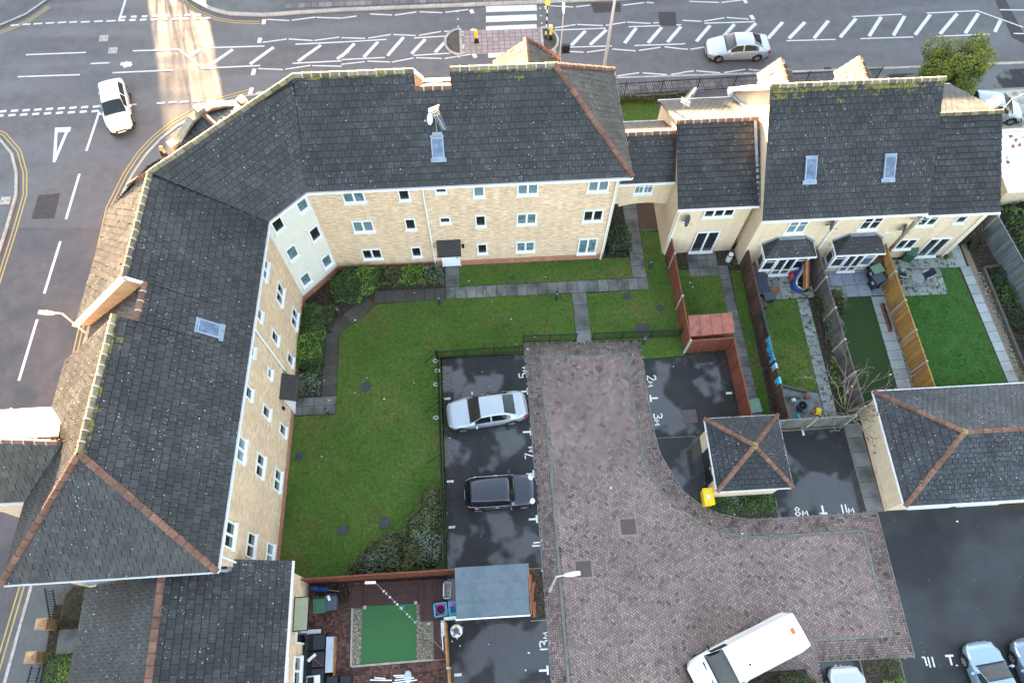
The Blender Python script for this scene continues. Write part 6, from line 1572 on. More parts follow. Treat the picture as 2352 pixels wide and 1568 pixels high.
for _ in range(2600):                                     # fallen leaves
    r_ = random.random()
    if r_ < .3: x, y = rnd(-3.0, -2.3), rnd(5, 17)
    elif r_ < .45: x, y = rnd(-9.4, -7), rnd(19.5, 22)
    elif r_ < .6: x, y = rnd(-11, 8), rnd(5, 21)
    elif r_ < .75: x, y = rnd(16.2, 19.6), rnd(11.8, 21.5)
    elif r_ < .9: x, y = rnd(17.6, 19.5), rnd(-3, -.4)
    else: x, y = rnd(1.3, 2.1), rnd(2.5, 4.9)
    if inside((x, y), INNER) or (x > 2.2 and y < 17 and x < 9): continue
    leaf(mb, V((x, y, .035)), (rnd(-.3, .3), rnd(-.3, .3), 1), .06, .04, rnd(0, 1))
o = stuff(mb.build('fallen_leaves', l_dead)); tag(o, 'brown fallen leaves scattered on lawns, beds and bay edges', 'leaves')
# ------------------------------------------------------------------ sheds, bins and garden things
# flat roofed store by the lamp
t = thing('shed', 'shed with a flat blue grey felt roof and white front edge, beside bay 13', 'shed', (-.55, 3.75, 0))
mb = MB(); mb.box(-2.18, 1.1, 2.68, 4.85, 0, 2.15); mb.build('wall', m_deckred, t)
mb = MB(); mb.hexa([V((-2.32, 2.58, 2.15)), V((1.2, 2.58, 2.15)), V((1.24, 4.94, 2.19)), V((-2.34, 4.94, 2.19))], [V((-2.32, 2.58, 2.27)), V((1.2, 2.58, 2.27)), V((1.24, 4.94, 2.31)), V((-2.34, 4.94, 2.31))]); rf = mb.build('roof', m_felt, t)
mb = MB()
for y in (3.28, 4.12): mb.cut(); mb.bar((-2.3, y, 2.292 + (y - 3.7) * .017), (1.2, y + .04, 2.292 + (y - 3.7) * .017), .05, .012)
mb.build('felt_lap', m_felt, rf)
mb = MB(); mb.bar((-2.36, 2.54, 2.19), (1.22, 2.54, 2.19), .06, .2); mb.build('fascia', m_white, t); mb = MB(); mb.bar((1.27, 2.56, 2.24), (1.27, 4.96, 2.27), .04, .1); mb.build('trim', m_wood_or, t)
mb = MB()
for k, (x, y, r_) in enumerate(((1.42, 4.3, .2), (1.5, 3.9, -.1), (1.42, 3.3, .05), (1.5, 2.95, .1))):
    mb = MB(); mb.obox((x, y, .02 + .03 * k), R(80) + r_, .75, .14, .04); tag(mb.build('plank', m_deckred), ('topmost', 'slanted', 'longest', 'lowest')[k] + ' red brown plank lying beside the flat roofed shed', 'plank', 'loose planks by the shed')
# red roofed store behind the red brown fence
t = thing('shed', 'small garden shed with patchy red flat roof inside the fence corner', 'shed', (12.55, 17.6, 0))
c0 = [P(6, 38, 605, 1.75), P(6, 340, 585, 1.75), P(6, 360, 722, 1.75), P(6, 55, 748, 1.75)]
mb = MB(); mb.hexa([p - V((0, 0, .06)) for p in c0][::-1], c0[::-1]); rf = mb.build('roof', m_rust, t)
cx = sum((p for p in c0), V((0, 0, 0))) / 4; q = [cx + (p - cx) * .92 for p in c0]; mb = MB(); mb.hexa([V((p.x, p.y, 0)) for p in q][::-1], [V((p.x, p.y, 1.69)) for p in q][::-1]); mb.build('wall', m_deckred, t)
for k in range(1, 4):
    mb = MB(); a, b = c0[0] + (c0[1] - c0[0]) * k / 4, c0[3] + (c0[2] - c0[3]) * k / 4; mb.bar(a + V((0, 0, .004)), b + V((0, 0, .004)), .02, .02); mb.build('roof_seam', m_fence_red, rf)
mb = MB(); mb.obox((12.5, 16.95, 1.0), R(4), .7, .2, .04); tag(mb.build('crate', m_whited), 'white slatted crate in the gap between the red shed and the fence', 'crate')
# yellow grit bin
t = thing('grit_bin', 'bright yellow grit bin with white notice beside the bin store', 'grit bin', (11.2, 7.95, 0))
mb = MB(); b = [V((10.95, 7.62, 0)), V((11.36, 7.62, 0)), V((11.36, 8.38, 0)), V((10.95, 8.38, 0))]; tp = [V((10.9, 7.55, .72)), V((11.38, 7.55, .80)), V((11.38, 8.45, .80)), V((10.9, 8.45, .72))]
mb.hexa(b, tp); mb.build('box', m_yellowbin, t); mb = MB(); mb.hexa([p + V((-.02 if i in (0, 3) else .02, 0, .004)) for i, p in enumerate(tp)], [p + V((-.02 if i in (0, 3) else .02, 0, .09)) for i, p in enumerate(tp)]); l = mb.build('lid', m_yellowbin, t)
mb = MB(); mb.bar((11.02, 7.98, .835), (11.2, 7.99, .862), .24, .01); mb.build('notice', m_paint2, l)

def wheelie(label, c, rz, body, lid, tilt=0, num=None, h=1.05):
    t = thing('wheelie_bin', label, 'wheelie bin', (0, 0, 0), 'wheelie bins')
    mb = MB(); b = [V((-.22, -.20, .06)), V((.22, -.20, .06)), V((.22, .26, .06)), V((-.22, .26, .06))]; tp = [V((-.29, -.30, h - .08)), V((.29, -.30, h - .08)), V((.29, .36, h)), V((-.29, .36, h))]
    mb.hexa(b, tp); mb.build('body', body, t)
    mb = MB(); q = [V((-.31, -.34, h - .07)), V((.31, -.34, h - .07)), V((.31, .36, h + .01)), V((-.31, .36, h + .01))]; mb.hexa(q, [p + V((0, 0, .07)) * (1) + V((-p.x * .12, -p.y * .1, 0)) for p in q]); l = mb.build('lid', lid, t)
    mb = MB(); mb.hexa([V((-.17, -.2, h + .02)), V((.17, -.2, h + .02)), V((.17, .16, h + .055)), V((-.17, .16, h + .055))], [V((-.15, -.18, h + .045)), V((.15, -.18, h + .045)), V((.15, .14, h + .08)), V((-.15, .14, h + .08))]); mb.build('lid_panel', lid, l)
    mb = MB(); mb.bar((-.26, .42, h - .02), (.26, .42, h - .02), .03, .03); mb.bar((-.24, .34, h - .04), (-.24, .42, h - .02), .03, .03); mb.bar((.24, .34, h - .04), (.24, .42, h - .02), .03, .03); mb.build('handle', body, t)
    for s in (-1, 1):
        mb = MB(); mb.tube((s * .2, .28, .1), (s * .26, .28, .1), .1, .1, 14); mb.build('wheel', m_tyre, t)
    if num:
        mb = MB(); y0 = -.262
        for k, ch in enumerate(num):
            for st in GL[ch]:
                pts = [V((-.12 + k * .13 + px * .16, -.255 - .02 * (.55 + py * .2), .55 + py * .2)) for px, py in st]
                for a, b2 in zip(pts, pts[1:]): mb.bar(a - V((0, .02, 0)), b2 - V((0, .02, 0)), .035, .012, (0, 1, 0))
        mb.build('number', m_paint2, t)
    place(t, c, rz); t.rotation_euler = (0, tilt, rz); return t
q = P('b', 1960, 620, .6); wheelie('dark grey wheelie bin marked 10, nearest the yellow fence', (q.x + .35, q.y + .12, 0), R(-72), m_greydk, m_bluegrey, num='10')
q = P('b', 1940, 500, .6); wheelie('dark wheelie bin marked 10 with pale green lid', (q.x + .35, q.y + .15, 0), R(-72), m_greydk, m_greenlid, num='10')
wheelie('dark wheelie bin with brown lid, closest to the second bay', (23.75, 21.72, 0), R(-85), m_greydk, m_brownlid)
q = P('c', 410, 700, 0); wheelie('green wheelie bin leaning by the end house window', (q.x + .1, q.y + .25, 0), R(-25), m_green, m_green, 0)
q = P('a', 325, 480, 1.0); wheelie('green wheelie bin on the brick patio under the door canopy', (q.x, q.y, 0), R(2), m_green, m_green)
q = P('a', 480, 440, 1.0); wheelie('blue grey wheelie bin beside the green one on the brick patio', (q.x, q.y, 0), R(0), m_bluegrey, m_bluegrey)
mb = MB(); q = P('a', 455, 372, 1.12); mb.obox(q, R(-70), .24, .12, .03); tag(mb.build('wrapper', m_litter), 'blue and white wrapper lying on the blue grey wheelie bin', 'wrapper')
# teal lid boxes by the gardens
def box_lid(name, label, c, rz, sx, sy, h, body, lid):
    t = thing(name, label, name.split('_')[-1], c); c = V(c); mb = MB(); mb.obox(c, rz, sx * .92, sy * .92, h * .86); mb.build('tub', body, t); mb = MB(); mb.obox(c + V((0, 0, h * .86 + .002)), rz, sx, sy, h * .14); l = mb.build('lid', lid, t)
    mb = MB(); mb.obox(c + V((0, 0, h + .002)), rz, sx * .7, sy * .7, .02); mb.build('lid_panel', lid, l); return t
q = P('d', 55, 580, .4); box_lid('storage_box', 'pale green lidded storage box at the end of the first garden path', (q.x, q.y, 0), R(5), .75, .8, .45, m_green, m_greenlid)
q = P('d', 75, 690, .3); box_lid('storage_box', 'blue recycling box beyond the pale green storage box', (q.x, q.y, 0), R(5), .6, .35, .35, m_blue, m_bluegrey)
q = P('b', 600, 780, .5); box_lid('recycling_box', 'grey recycling box with lid by the long dark bench', (q.x, q.y, 0), R(8), .68, .55, .5, m_greydk, m_bluegrey)
q = P('b', 500, 870, .3); box_lid('recycling_box', 'dark box full of brown scraps below the grey recycling box', (q.x, q.y, 0), R(5), .5, .7, .35, m_greydk, m_fence_dark)
# long slatted box along the dark fence
t = thing('garden_box', 'long dark slatted garden box along the dark brown fence', 'garden box', (16.75, 21.0, 0)); a, b = P('b', 480, 475, .5), P('b', 520, 755, .5)
mb = MB(); mb.bar(V((a.x, a.y, .22)), V((b.x, b.y, .22)), .75, .42); mb.build('chest', m_bluegrey, t); mb = MB()
for k in range(7): mb.bar(V((a.x - .32 + .107 * k, a.y, .46)), V((b.x - .32 + .107 * k, b.y, .46)), .095, .03)
mb.build('slatted_lid', M('slate_slats', (.045, .055, .085), .6, .2, 5), t)
mb = MB(); q = P('b', 650, 735, 0); mb.lathe(q, [(.2, .0), (.26, .25), (.28, .25), (.24, .2), (.05, .18)], 14); tag(mb.build('plant_pot', m_terra), 'round terracotta bowl beside the grey recycling box', 'plant pot')
# rubbish heap under tarpaulins between bay and fence
t = thing('tarpaulin_heap', 'blue and grey crumpled tarpaulin heaped by the first bay', 'tarpaulin', (19.2, 20.9, 0)); mb = MB(); pts = [P('b', x, y, z) for x, y, z in ((1050, 320, .9), (985, 430, .8), (940, 540, .7), (915, 620, .5), (960, 700, .35), (1040, 730, .2))]; pts2 = [P('b', x, y, z) for x, y, z in ((1075, 370, 1.0), (1045, 470, .9), (985, 560, .75), (975, 640, .6), (1020, 670, .5), (1065, 705, .35))]
for k in range(5):
    m_ = (pts[k] + pts2[k]) / 2 + V((0, 0, .08)); m2 = (pts[k + 1] + pts2[k + 1]) / 2 + V((0, 0, .05))
    mb.poly([pts[k], pts[k + 1], m2, m_], 0); mb.poly([m_, m2, pts2[k + 1], pts2[k]], 1); g0, g1 = V((pts[k].x, pts[k].y, 0)), V((pts[k + 1].x, pts[k + 1].y, 0)); mb.poly([pts[k], g0, g1, pts[k + 1]], 0)
mb.build('sheet', [m_blue, m_galv], t); mb = MB(); q = P('b', 1070, 560, .35); mb.ball((q.x, q.y, .0), .42, .75, .55, 12, h0=0.0); mb.build('bulge', m_trim, t, True)
t = thing('timber_stack', 'upright brown boards standing by the weathered fence', 'boards', (19.75, 21.1, 0)); 
for k in range(2):
    a, b = P('b', 1085 + 22 * k, 255, 1.5), P('b', 1075 + 24 * k, 690, 1.1); mb = MB(); mb.bar(a, b, .09, .5); mb.build('board', m_fence_red if k else m_wood_or, t)
for k, (p, l) in enumerate(((P('b', 913, 510, .25), 'red ball shaped cushion by the blue tarpaulin'),)):
    mb = MB(); mb.ball((p.x, p.y, 0), .2, .3, .4, 10, h0=0.0); tag(mb.build('cushion', M('pink_fabric', (.45, .07, .09), .8, .2, 6), None, True), l, 'cushion')
for a, b, l in ((P('b', 905, 715, .05), P('b', 1065, 780, .05), 'upper'), (P('b', 980, 605, .3), P('b', 1145, 675, .3), 'lower')):
    mb = MB(); mb.bar(a, b, .04, .04); tag(mb.build('cane', m_wood_or), ('pale cane lying on the stained slabs below the tarpaulin' if l == 'upper' else 'pale cane poking out of the tarpaulin heap'), 'cane')
# cloths over the dark fence
FX = lambda y: 15.72 + (22.35 - y) / 10.55 * .23
for k, (r, q, m_, l) in enumerate(((6, [(540, 755), (565, 850), (520, 885), (480, 815)], m_cyan, 'large turquoise patterned cloth hung on the dark fence'), (6, [(575, 855), (585, 905), (560, 945), (535, 885)], m_cyan, 'small crumpled turquoise cloth below the large one'), (6, [(595, 935), (610, 985), (590, 1000), (570, 970)], M('pale_blue_cloth', (.25, .45, .58), .8, .2, 6), 'pale blue striped cloth on the dark fence'), (6, [(630, 1030), (640, 1065), (600, 1105), (605, 1075)], m_turq, 'light turquoise cloth, lowest on the dark fence'), (6, [(495, 570), (515, 655), (495, 690), (470, 640)], m_greydk, 'dark grey cloth over the top of the dark fence'), (6, [(515, 670), (530, 720), (500, 765), (492, 700)], m_greydk, 'second dark grey cloth hanging below the first'))):
    mb = MB(); ps = [P(r, x, y, z) for (x, y), z in zip(q, (1.75, 1.35, 1.1, 1.45))]; ys = [p.y for p in ps]; y1, y0 = max(ys), min(ys)
    n = 6
    for i in range(n):
        ya, yb = y0 + (y1 - y0) * i / n, y0 + (y1 - y0) * (i + 1) / n; xa, xb = FX(ya), FX(yb); w = .03 * math.sin(i * 2.1); h1 = .45 + .2 * math.sin(i * 1.3 + k)
        mb.poly([V((xa + .06, ya, 1.78)), V((xb + .06, yb, 1.78)), V((xb - .06, yb, 1.79)), V((xa - .06, ya, 1.79))])
        mb.poly([V((xa - .06, ya, 1.79)), V((xb - .06, yb, 1.79)), V((xb - .10 - w, yb, 1.79 - h1)), V((xa - .10 + w, ya, 1.79 - h1))]); mb.poly([V((xa + .06, ya, 1.78)), V((xa + .09, ya, 1.45)), V((xb + .09, yb, 1.45)), V((xb + .06, yb, 1.78))])
    tag(mb.build('cloth', m_), l, 'cloth', 'cloths hung over the dark fence')
# round table and chairs on the right patio
q = P('c', 597, 905, .72); t = thing('garden_table', 'round grey garden table on the patio right of the yellow fence', 'table', (q.x, q.y, 0))
mb = MB(); mb.lathe((q.x, q.y, .69), [(.38, 0), (.40, .015), (.38, .03)], 24); mb.build('tabletop', M('frosted_top', (.20, .22, .24), .35, .1, 4), t)
for k in range(4):
    a = R(45 + 90 * k); mb = MB(); mb.tube((q.x + .12 * math.cos(a), q.y + .12 * math.sin(a), .69), (q.x + .34 * math.cos(a), q.y + .34 * math.sin(a), 0), .014, .014, 6); mb.build('leg', m_galv, t)
def gchair(label, c, rz):
    t = thing('garden_chair', label, 'chair', (0, 0, 0), 'garden chairs by the round table'); 
    mb = MB(); mb.hexa([V((-.22, -.22, .40)), V((.22, -.22, .43)), V((.22, .22, .43)), V((-.22, .22, .40))], [V((-.22, -.22, .42)), V((.22, -.22, .45)), V((.22, .22, .45)), V((-.22, .22, .42))]); mb.build('seat', m_cushion, t)
    mb = MB(); mb.hexa([V((-.24, -.22, .42)), V((-.21, -.22, .42)), V((-.21, .22, .42)), V((-.24, .22, .42))], [V((-.42, -.21, .92)), V((-.39, -.21, .92)), V((-.39, .21, .92)), V((-.42, .21, .92))]); mb.build('backrest', m_cushion, t)
    for s in (-1, 1):
        mb = MB(); mb.tube((.24, s * .24, 0), (-.1, s * .25, .64), .013, .013, 6); mb.build('leg', m_galv, t); mb = MB(); mb.tube((-.32, s * .24, 0), (.05, s * .25, .43), .013, .013, 6); mb.build('leg', m_galv, t); mb = MB(); mb.bar((-.3, s * .25, .66), (.16, s * .25, .64), .045, .02); mb.build('armrest', m_galv, t)
    place(t, c, rz)
gchair('grey sling garden chair left of the round table', (q.x - .68, q.y + .35, 0), R(-15)); gchair('grey sling garden chair right of the round table', (q.x + .68, q.y + .22, 0), R(200))
# brick-patio clutter of the lower house
t = thing('rattan_sofa', 'dark rattan garden sofa with charcoal cushions along the lower house wall', 'sofa', (-9.35, 1.2, 0))
for k, y in enumerate((2.05, 1.25, .5)):
    mb = MB(); mb.box(-9.75, -8.95, y - .4, y + .36, .0, .34); mb.build('seat_base', m_wicker, t); mb = MB(); mb.box(-9.55, -8.98, y - .35, y + .32, .342, .46); mb.build('cushion', m_cushion, t); mb = MB(); mb.box(-9.86, -9.76, y - .4, y + .36, 0, .75); mb.build('backrest', m_wicker, t)
t = thing('garden_bench_table', 'long pale topped low table along the rattan sofa', 'table', (-8.72, 1.5, 0)); mb = MB(); mb.box(-8.9, -8.52, .62, 2.25, .36, .42); mb.build('tabletop', m_mirror, t)
for x, y in ((-8.86, .7), (-8.56, .7), (-8.86, 2.2), (-8.56, 2.2)): mb = MB(); mb.box(x - .03, x + .03, y - .03, y + .03, 0, .358); mb.build('leg', m_wicker, t)
mb = MB(); mb.box(-8.5, -8.46, .45, 2.25, 0, .45); tag(mb.build('board', m_wood_or), 'upright brown board edging the pale low table', 'board')
for l, x, y, m_ in (('left', 500, 1460, m_cushion), ('right', 680, 1450, m_cushion)):
    q = P('a', x, y, .4); t = thing('garden_chair', l + ' charcoal cushioned rattan chair at the bottom of the brick patio', 'chair', (q.x, q.y - .1, 0), 'rattan chairs on the brick patio'); mb = MB(); mb.obox((q.x, q.y - .15, 0), 0, .58, .6, .34); mb.build('seat_base', m_wicker, t); mb = MB(); mb.obox((q.x, q.y - .15, .342), 0, .5, .52, .1); mb.build('cushion', m_, t)
q = P('a', 240, 1460, .5); t = thing('planter', 'white square planter box with dark inside by the lower house', 'planter', (q.x, q.y - .1, 0)); mb = MB(); mb.obox((q.x, q.y - .15, 0), R(3), .7, .62, .5); mb.build('box', m_white, t); mb = MB(); mb.obox((q.x - .1, q.y - .15, .502), R(3), .32, .5, .02); mb.build('opening', m_trim, t)
q = P('a', 225, 1170, .5); t = thing('rake', 'white headed red handled broom lying on the rattan sofa', 'broom', (q.x, q.y, .5)); mb = MB(); mb.obox((q.x, q.y, .47), R(38), .46, .14, .05); mb.build('head', m_white, t); e = P('a', 375, 1285, .55); mb = MB(); mb.tube((q.x + .05, q.y - .03, .52), e, .016, .016, 6); mb.build('handle', m_red, t)
q = P('a', 85, 945, 1.0); mb = MB(); mb.lathe((q.x, q.y, .0), [(.13, 0), (.17, .5), (.18, .52), (.13, .5), (.02, .44)], 12); tag(mb.build('plant_pot', m_greydk), 'dark round plant pot against the lower house wall', 'plant pot')
t = thing('parasol', 'folded blue parasol lying along the patio fence', 'parasol', (-9.3, 4.6, 0)); a, b = P('a', 180, 225, .5), P('a', 440, 265, .45); mb = MB(); mb.tube(a, (a + b) / 2, .05, .17, 8); mb.tube((a + b) / 2, b, .17, .12, 8); mb.build('canopy', m_blue, t, True); mb = MB(); mb.tube(b, P('a', 590, 280, .4), .02, .02, 6); mb.build('pole', m_galv, t)
hedge('plant', 'small grey green potted bush behind the patio bins', 'plant', [(-9.4, 4.05), (-9.0, 4.05), (-9.0, 4.45), (-9.4, 4.45)], .55, l_deep, dens=900, ln=.06)
stuff_mb = MB(); 
for _ in range(420):
    x, y = random.gauss(-8.35, .2), random.gauss(4.2, .2); leaf(stuff_mb, V((x, y, rnd(.03, .22))), (rnd(-1, 1), rnd(-1, 1), 1), .14, .07, rnd(0, .5))
stuff_mb.poly([V((-8.35 + .5 * math.cos(k * .7), 4.2 + .42 * math.sin(k * .7), .03)) for k in range(9)], 0, .2)
for k in range(60): stuff_mb.bar(V((-8.35, 4.2, .02)), V((-8.35 + random.gauss(0, .25), 4.2 + random.gauss(0, .25), rnd(.08, .25))), .012, .012, t=rnd(0, .6))
tag(stuff_mb.build('dead_plant', l_brown), 'heap of brown withered stems beside the patio bins', 'plant')
# decking
t = thing('deck', 'dark wet timber decking wrapped round the green patio lawn', 'decking', (-5.6, 4.0, 0)); mb = MB()
for k in range(8): mb.box(-7.18, -4.33, 3.64 + .135 * k, 3.768 + .135 * k, .02, .12, t=rnd(.2, .8))
mb.build('boards', m_deck, t); mb = MB()
for k in range(9): mb.box(-4.31 + .135 * k, -4.185 + .135 * k, 2.74, 4.72, .02, .125, t=rnd(.2, .8))
mb.build('boards', m_deck, t); mb = MB()
for k in range(6): mb.box(-7.92 + .12 * k, -7.81 + .12 * k, 3.55, 4.6, .02, .118, t=rnd(.2, .8))
mb.build('boards', m_deck, t); mb = MB(); mb.box(-3.62, -3.0, .9, 2.72, .02, .1); mb.build('side_boards', m_deck, t)
for x, y, l in ((-7.08, 3.55, 'left'), (-4.5, 3.62, 'right')): mb = MB(); mb.obox((x, y, .03), 0, .16, .16, .2); tag(mb.build('post_stub', m_conc), 'square pale post stub at the %s corner of the green patio lawn' % l, 'post', 'post stubs at the patio lawn')
# washing line
t = thing('washing_line', 'washing line with pegs strung diagonally over the green patio lawn', 'washing line', (-5.5, 2.8, 0)); a, b = P('a', 1085, 170, 1.9), P('a', 2030, 1115, 1.7); mb = MB(); n = 10
pt = [a + (b - a) * k / n - V((0, 0, .35 * math.sin(math.pi * k / n))) for k in range(n + 1)]; mb.path(pt, .007, 5); mb.build('line', m_galv, t); mb = MB()
for k in range(14): f = rnd(.02, .6); p = a + (b - a) * f - V((0, 0, .35 * math.sin(math.pi * f))); mb.bar(p + V((-.04, -.04, .0)), p + V((.04, .04, .0)), .022, .03)
mb.build('pegs', m_white, t); mb = MB(); q = P('a', 1015, 165, 1.85); mb.obox(q, R(-2), .52, .12, .1); mb.build('reel_box', m_white, t); mb = MB(); p = a + (b - a) * .335 - V((0, 0, .32)); mb.poly([p, p + V((.22, .05, -.05)), p + V((.2, .0, -.14)), p + V((-.03, -.06, -.1))]); mb.build('pegged_cloth', m_cyan, t)
# toys and goal
t = thing('toy_goal', 'small blue and white football goal with net beside the felt roofed shed', 'goal', (-2.85, 4.2, 0)); A = [P('a', 2000, 150, .5), P('a', 1995, 375, .5)]; B = [P('a', 2100, 160, .15), P('a', 2090, 375, .15)]
mb = MB(); mb.tube(A[0], A[1], .03, .03, 8); mb.tube(A[0], B[0], .02, .02, 6); mb.tube(A[1], B[1], .02, .02, 6); mb.tube(B[0], B[1], .02, .02, 6); mb.build('frame', m_white, t); mb = MB()
for k in range(1, 12): mb.tube(lerp(A[0], A[1], k / 12), lerp(B[0], B[1], k / 12), .006, .006, 4)
for k in range(1, 6): mb.tube(lerp(A[0], B[0], k / 6), lerp(A[1], B[1], k / 6), .006, .006, 4)
mb.build('net', m_white, t); mb = MB(); mb.tube(A[0] + V((0, .01, 0)), lerp(A[0], A[1], .1), .038, .038, 8); mb.cut(); mb.tube(lerp(A[0], A[1], .9), A[1], .038, .038, 8); mb.build('corner_joint', m_blue, t)
q = P('a', 1955, 525, .3); t = thing('plastic_tub', 'turquoise square tub holding a magenta basket by the shed', 'tub', (q.x, q.y, 0)); mb = MB(); a0 = R(50)
for k in range(4):
    p0 = V((q.x, q.y, 0)) + V((math.cos(a0 + k * R(90)), math.sin(a0 + k * R(90)), 0)) * .43; p1 = V((q.x, q.y, 0)) + V((math.cos(a0 + (k + 1) * R(90)), math.sin(a0 + (k + 1) * R(90)), 0)) * .43; mb.bar(p0 + V((0, 0, .15)), p1 + V((0, 0, .15)), .07, .3)
mb.build('rim', m_turq, t); mb = MB(); mb.obox((q.x, q.y, .02), a0 - R(45), .55, .55, .04); mb.build('floor', m_white, t); mb = MB(); mb.lathe((q.x, q.y + .03, .062), [(.2, 0), (.27, .25), (.24, .25), (.18, .04)], 16); mb.build('basket', m_pink, t); mb = MB(); mb.ball((q.x + .06, q.y - .03, .2), .13, .13, .1, 10); mb.build('bowl', m_trim, t)
q = P('a', 2110, 510, .3); t = thing('toy_tray', 'turquoise play tray with pink and grey bits against the shed', 'toy', (q.x, q.y, 0)); mb = MB(); mb.obox((q.x, q.y, 0), R(2), .36, .68, .3); mb.build('tray', m_turq, t); mb = MB(); mb.obox((q.x + .03, q.y - .05, .302), R(10), .22, .3, .06); mb.build('lid', m_blue, t); mb = MB(); mb.obox((q.x, q.y + .2, .302), R(30), .2, .2, .05); mb.build('pouch', m_pink, t)
q = P('a', 2085, 640, .4); mb = MB(); mb.obox((q.x, q.y, 0), R(3), .62, .14, .5); tag(mb.build('white_board', m_whited), 'weathered white board leaning between the deck and the shed', 'board')
q = P('a', 2168, 812, .5); t = thing('play_table', 'round white activity table with coloured insets by bay 13', 'toy', (q.x, q.y, 0)); mb = MB(); mb.lathe((q.x, q.y, .40), [(.27, 0), (.31, .04), (.29, .08), (.2, .08)], 20); mb.build('tabletop', m_white, t)
mb = MB(); mb.lathe((q.x, q.y, .481), [(.13, 0), (.15, .02), (.1, .05)], 14); mb.build('bowl', M('grey_mauve', (.12, .11, .16), .5, .3, 12), t)
for k, m_ in enumerate((m_yellowbin, m_turq, m_pink, m_green)): a = R(90 + 75 * k); mb = MB(); mb.lathe((q.x + .21 * math.cos(a), q.y + .21 * math.sin(a), .482), [(.06, 0), (.05, .02)], 10); mb.build('inset', m_, t)
for k in range(3): a = R(30 + 120 * k); mb = MB(); mb.tube((q.x + .2 * math.cos(a), q.y + .2 * math.sin(a), .398), (q.x + .36 * math.cos(a), q.y + .36 * math.sin(a), 0), .025, .02, 6); mb.build('leg', m_white, t)
q = P('a', 1985, 790, .8); t = thing('worktop_rack', 'narrow metal and white rack standing against the orange fence', 'rack', (q.x, q.y, 0)); mb = MB(); mb.obox((q.x, q.y, 0), R(92), .62, .16, .8); mb.build('cabinet', m_white, t); mb = MB(); mb.obox((q.x, q.y + .36, 0), R(92), .1, .16, .82); mb.build('steel_end', m_galv, t)
for k, (a, b) in enumerate((((1975, 830), (1990, 1060)), ((1950, 800), (1955, 970)), ((2000, 900), (2025, 1100)))):
    mb = MB(); mb.bar(P('a', *a, .9), P('a', *b, .2), .05, .04); tag(mb.build('pole', m_fence_grey if k else m_galv), ('metal', 'short grey', 'long brown')[k] + ' pole leaning with others at the orange fence', 'pole', 'poles leaning on the orange fence')
for k, (a, b) in enumerate((((1010, 1470), (1300, 1475)), ((1070, 1440), (1215, 1452)), ((1320, 1412), (1560, 1405)), ((1350, 1435), (1560, 1425)), ((1340, 1475), (1600, 1440)), ((1310, 1510), (1640, 1470)))):
    mb = MB(); mb.bar(P('a', *a, .04 + .02 * k), P('a', *b, .04 + .02 * k), .06, .05); tag(mb.build('white_trim_strip', m_white), 'white plastic trim strip in the pile at the bottom of the brick patio', 'trim strip', 'white trim strips on the brick patio')
q = P('a', 1510, 1430, .2); mb = MB(); mb.ball((q.x, q.y, 0), .22, .32, .2, 9, h0=0.0); tag(mb.build('plastic_bag', M('clear_film', (.55, .62, .62), .15, .2, 8), None, True), 'crumpled clear plastic bag on the pile of white trim strips', 'bag')
q = P('a', 1985, 560, .02)
# other garden bits
q = P('b', 70, 250, .5); t = thing('water_butt', 'white cylinder with a pale cap beside the wall of the tall house', 'water butt', (q.x, q.y, 0)); mb = MB(); mb.lathe((q.x, q.y, 0), [(.17, 0), (.17, .62)], 16); mb.build('drum', m_white, t); mb = MB(); mb.lathe((q.x, q.y, .622), [(.18, 0), (.18, .08)], 16); mb.build('band', m_trim, t); mb = MB(); mb.lathe((q.x, q.y, .704), [(.16, 0), (.13, .1), (.02, .14)], 16); mb.build('cap', m_whited, t)
q = P('b', 125, 80, .5); t = thing('cabinet', 'brown wooden hutch in the corner beside the tall house wall', 'hutch', (q.x + .1, q.y, 0)); mb = MB(); mb.obox((q.x + .05, q.y + .05, 0), 0, .42, .4, .9); mb.build('case', m_wood_or, t); mb = MB(); mb.obox((q.x + .05, q.y - .155, .1), 0, .34, .01, .7); mb.build('front', m_trim, t)
q = P('b', 120, 355, 0); mb = MB(); mb.lathe(q, [(.15, 0), (.2, .22), (.16, .2), (.02, .17)], 14); tag(mb.build('plant_pot', m_fence_dark), 'dark round pot at the foot of the tall house wall', 'plant pot')
t = thing('planter', 'row of terracotta troughs along the yellow fence', 'planter', (24.35, 17.6, 0)); a, b = P('b', 2125, 890, .2), P('b', 2235, 1230, .2)
for k in range(4):
    mb = MB(); p = lerp(a, b, (k + .5) / 4); mb.obox((p.x, p.y, 0), R(88), .55, .2, .2); mb.build('trough', m_terra, t); mb = MB(); mb.obox((p.x, p.y, .202), R(88), .48, .13, .02); mb.build('soil', m_soil, t)
hedge('plant', 'scraggly plant in the terracotta troughs', 'plant', [(24.25, 16.6), (24.5, 16.6), (24.5, 17.3), (24.25, 17.3)], .35, l_dark, dens=600, ln=.06)
q = P('d', 690, 590, .3); t = thing('dustbin', 'grey round dustbin on the concrete at the end of the second garden', 'dustbin', (q.x, q.y, 0)); mb = MB(); mb.lathe((q.x, q.y, 0), [(.20, 0), (.25, .55), (.27, .55), (.24, .5), (.2, .25)], 18); mb.build('drum', m_bluegrey, t); mb = MB(); mb.ball((q.x + .03, q.y, .3), .16, .16, .16, 9); mb.build('contents', m_trim, t)
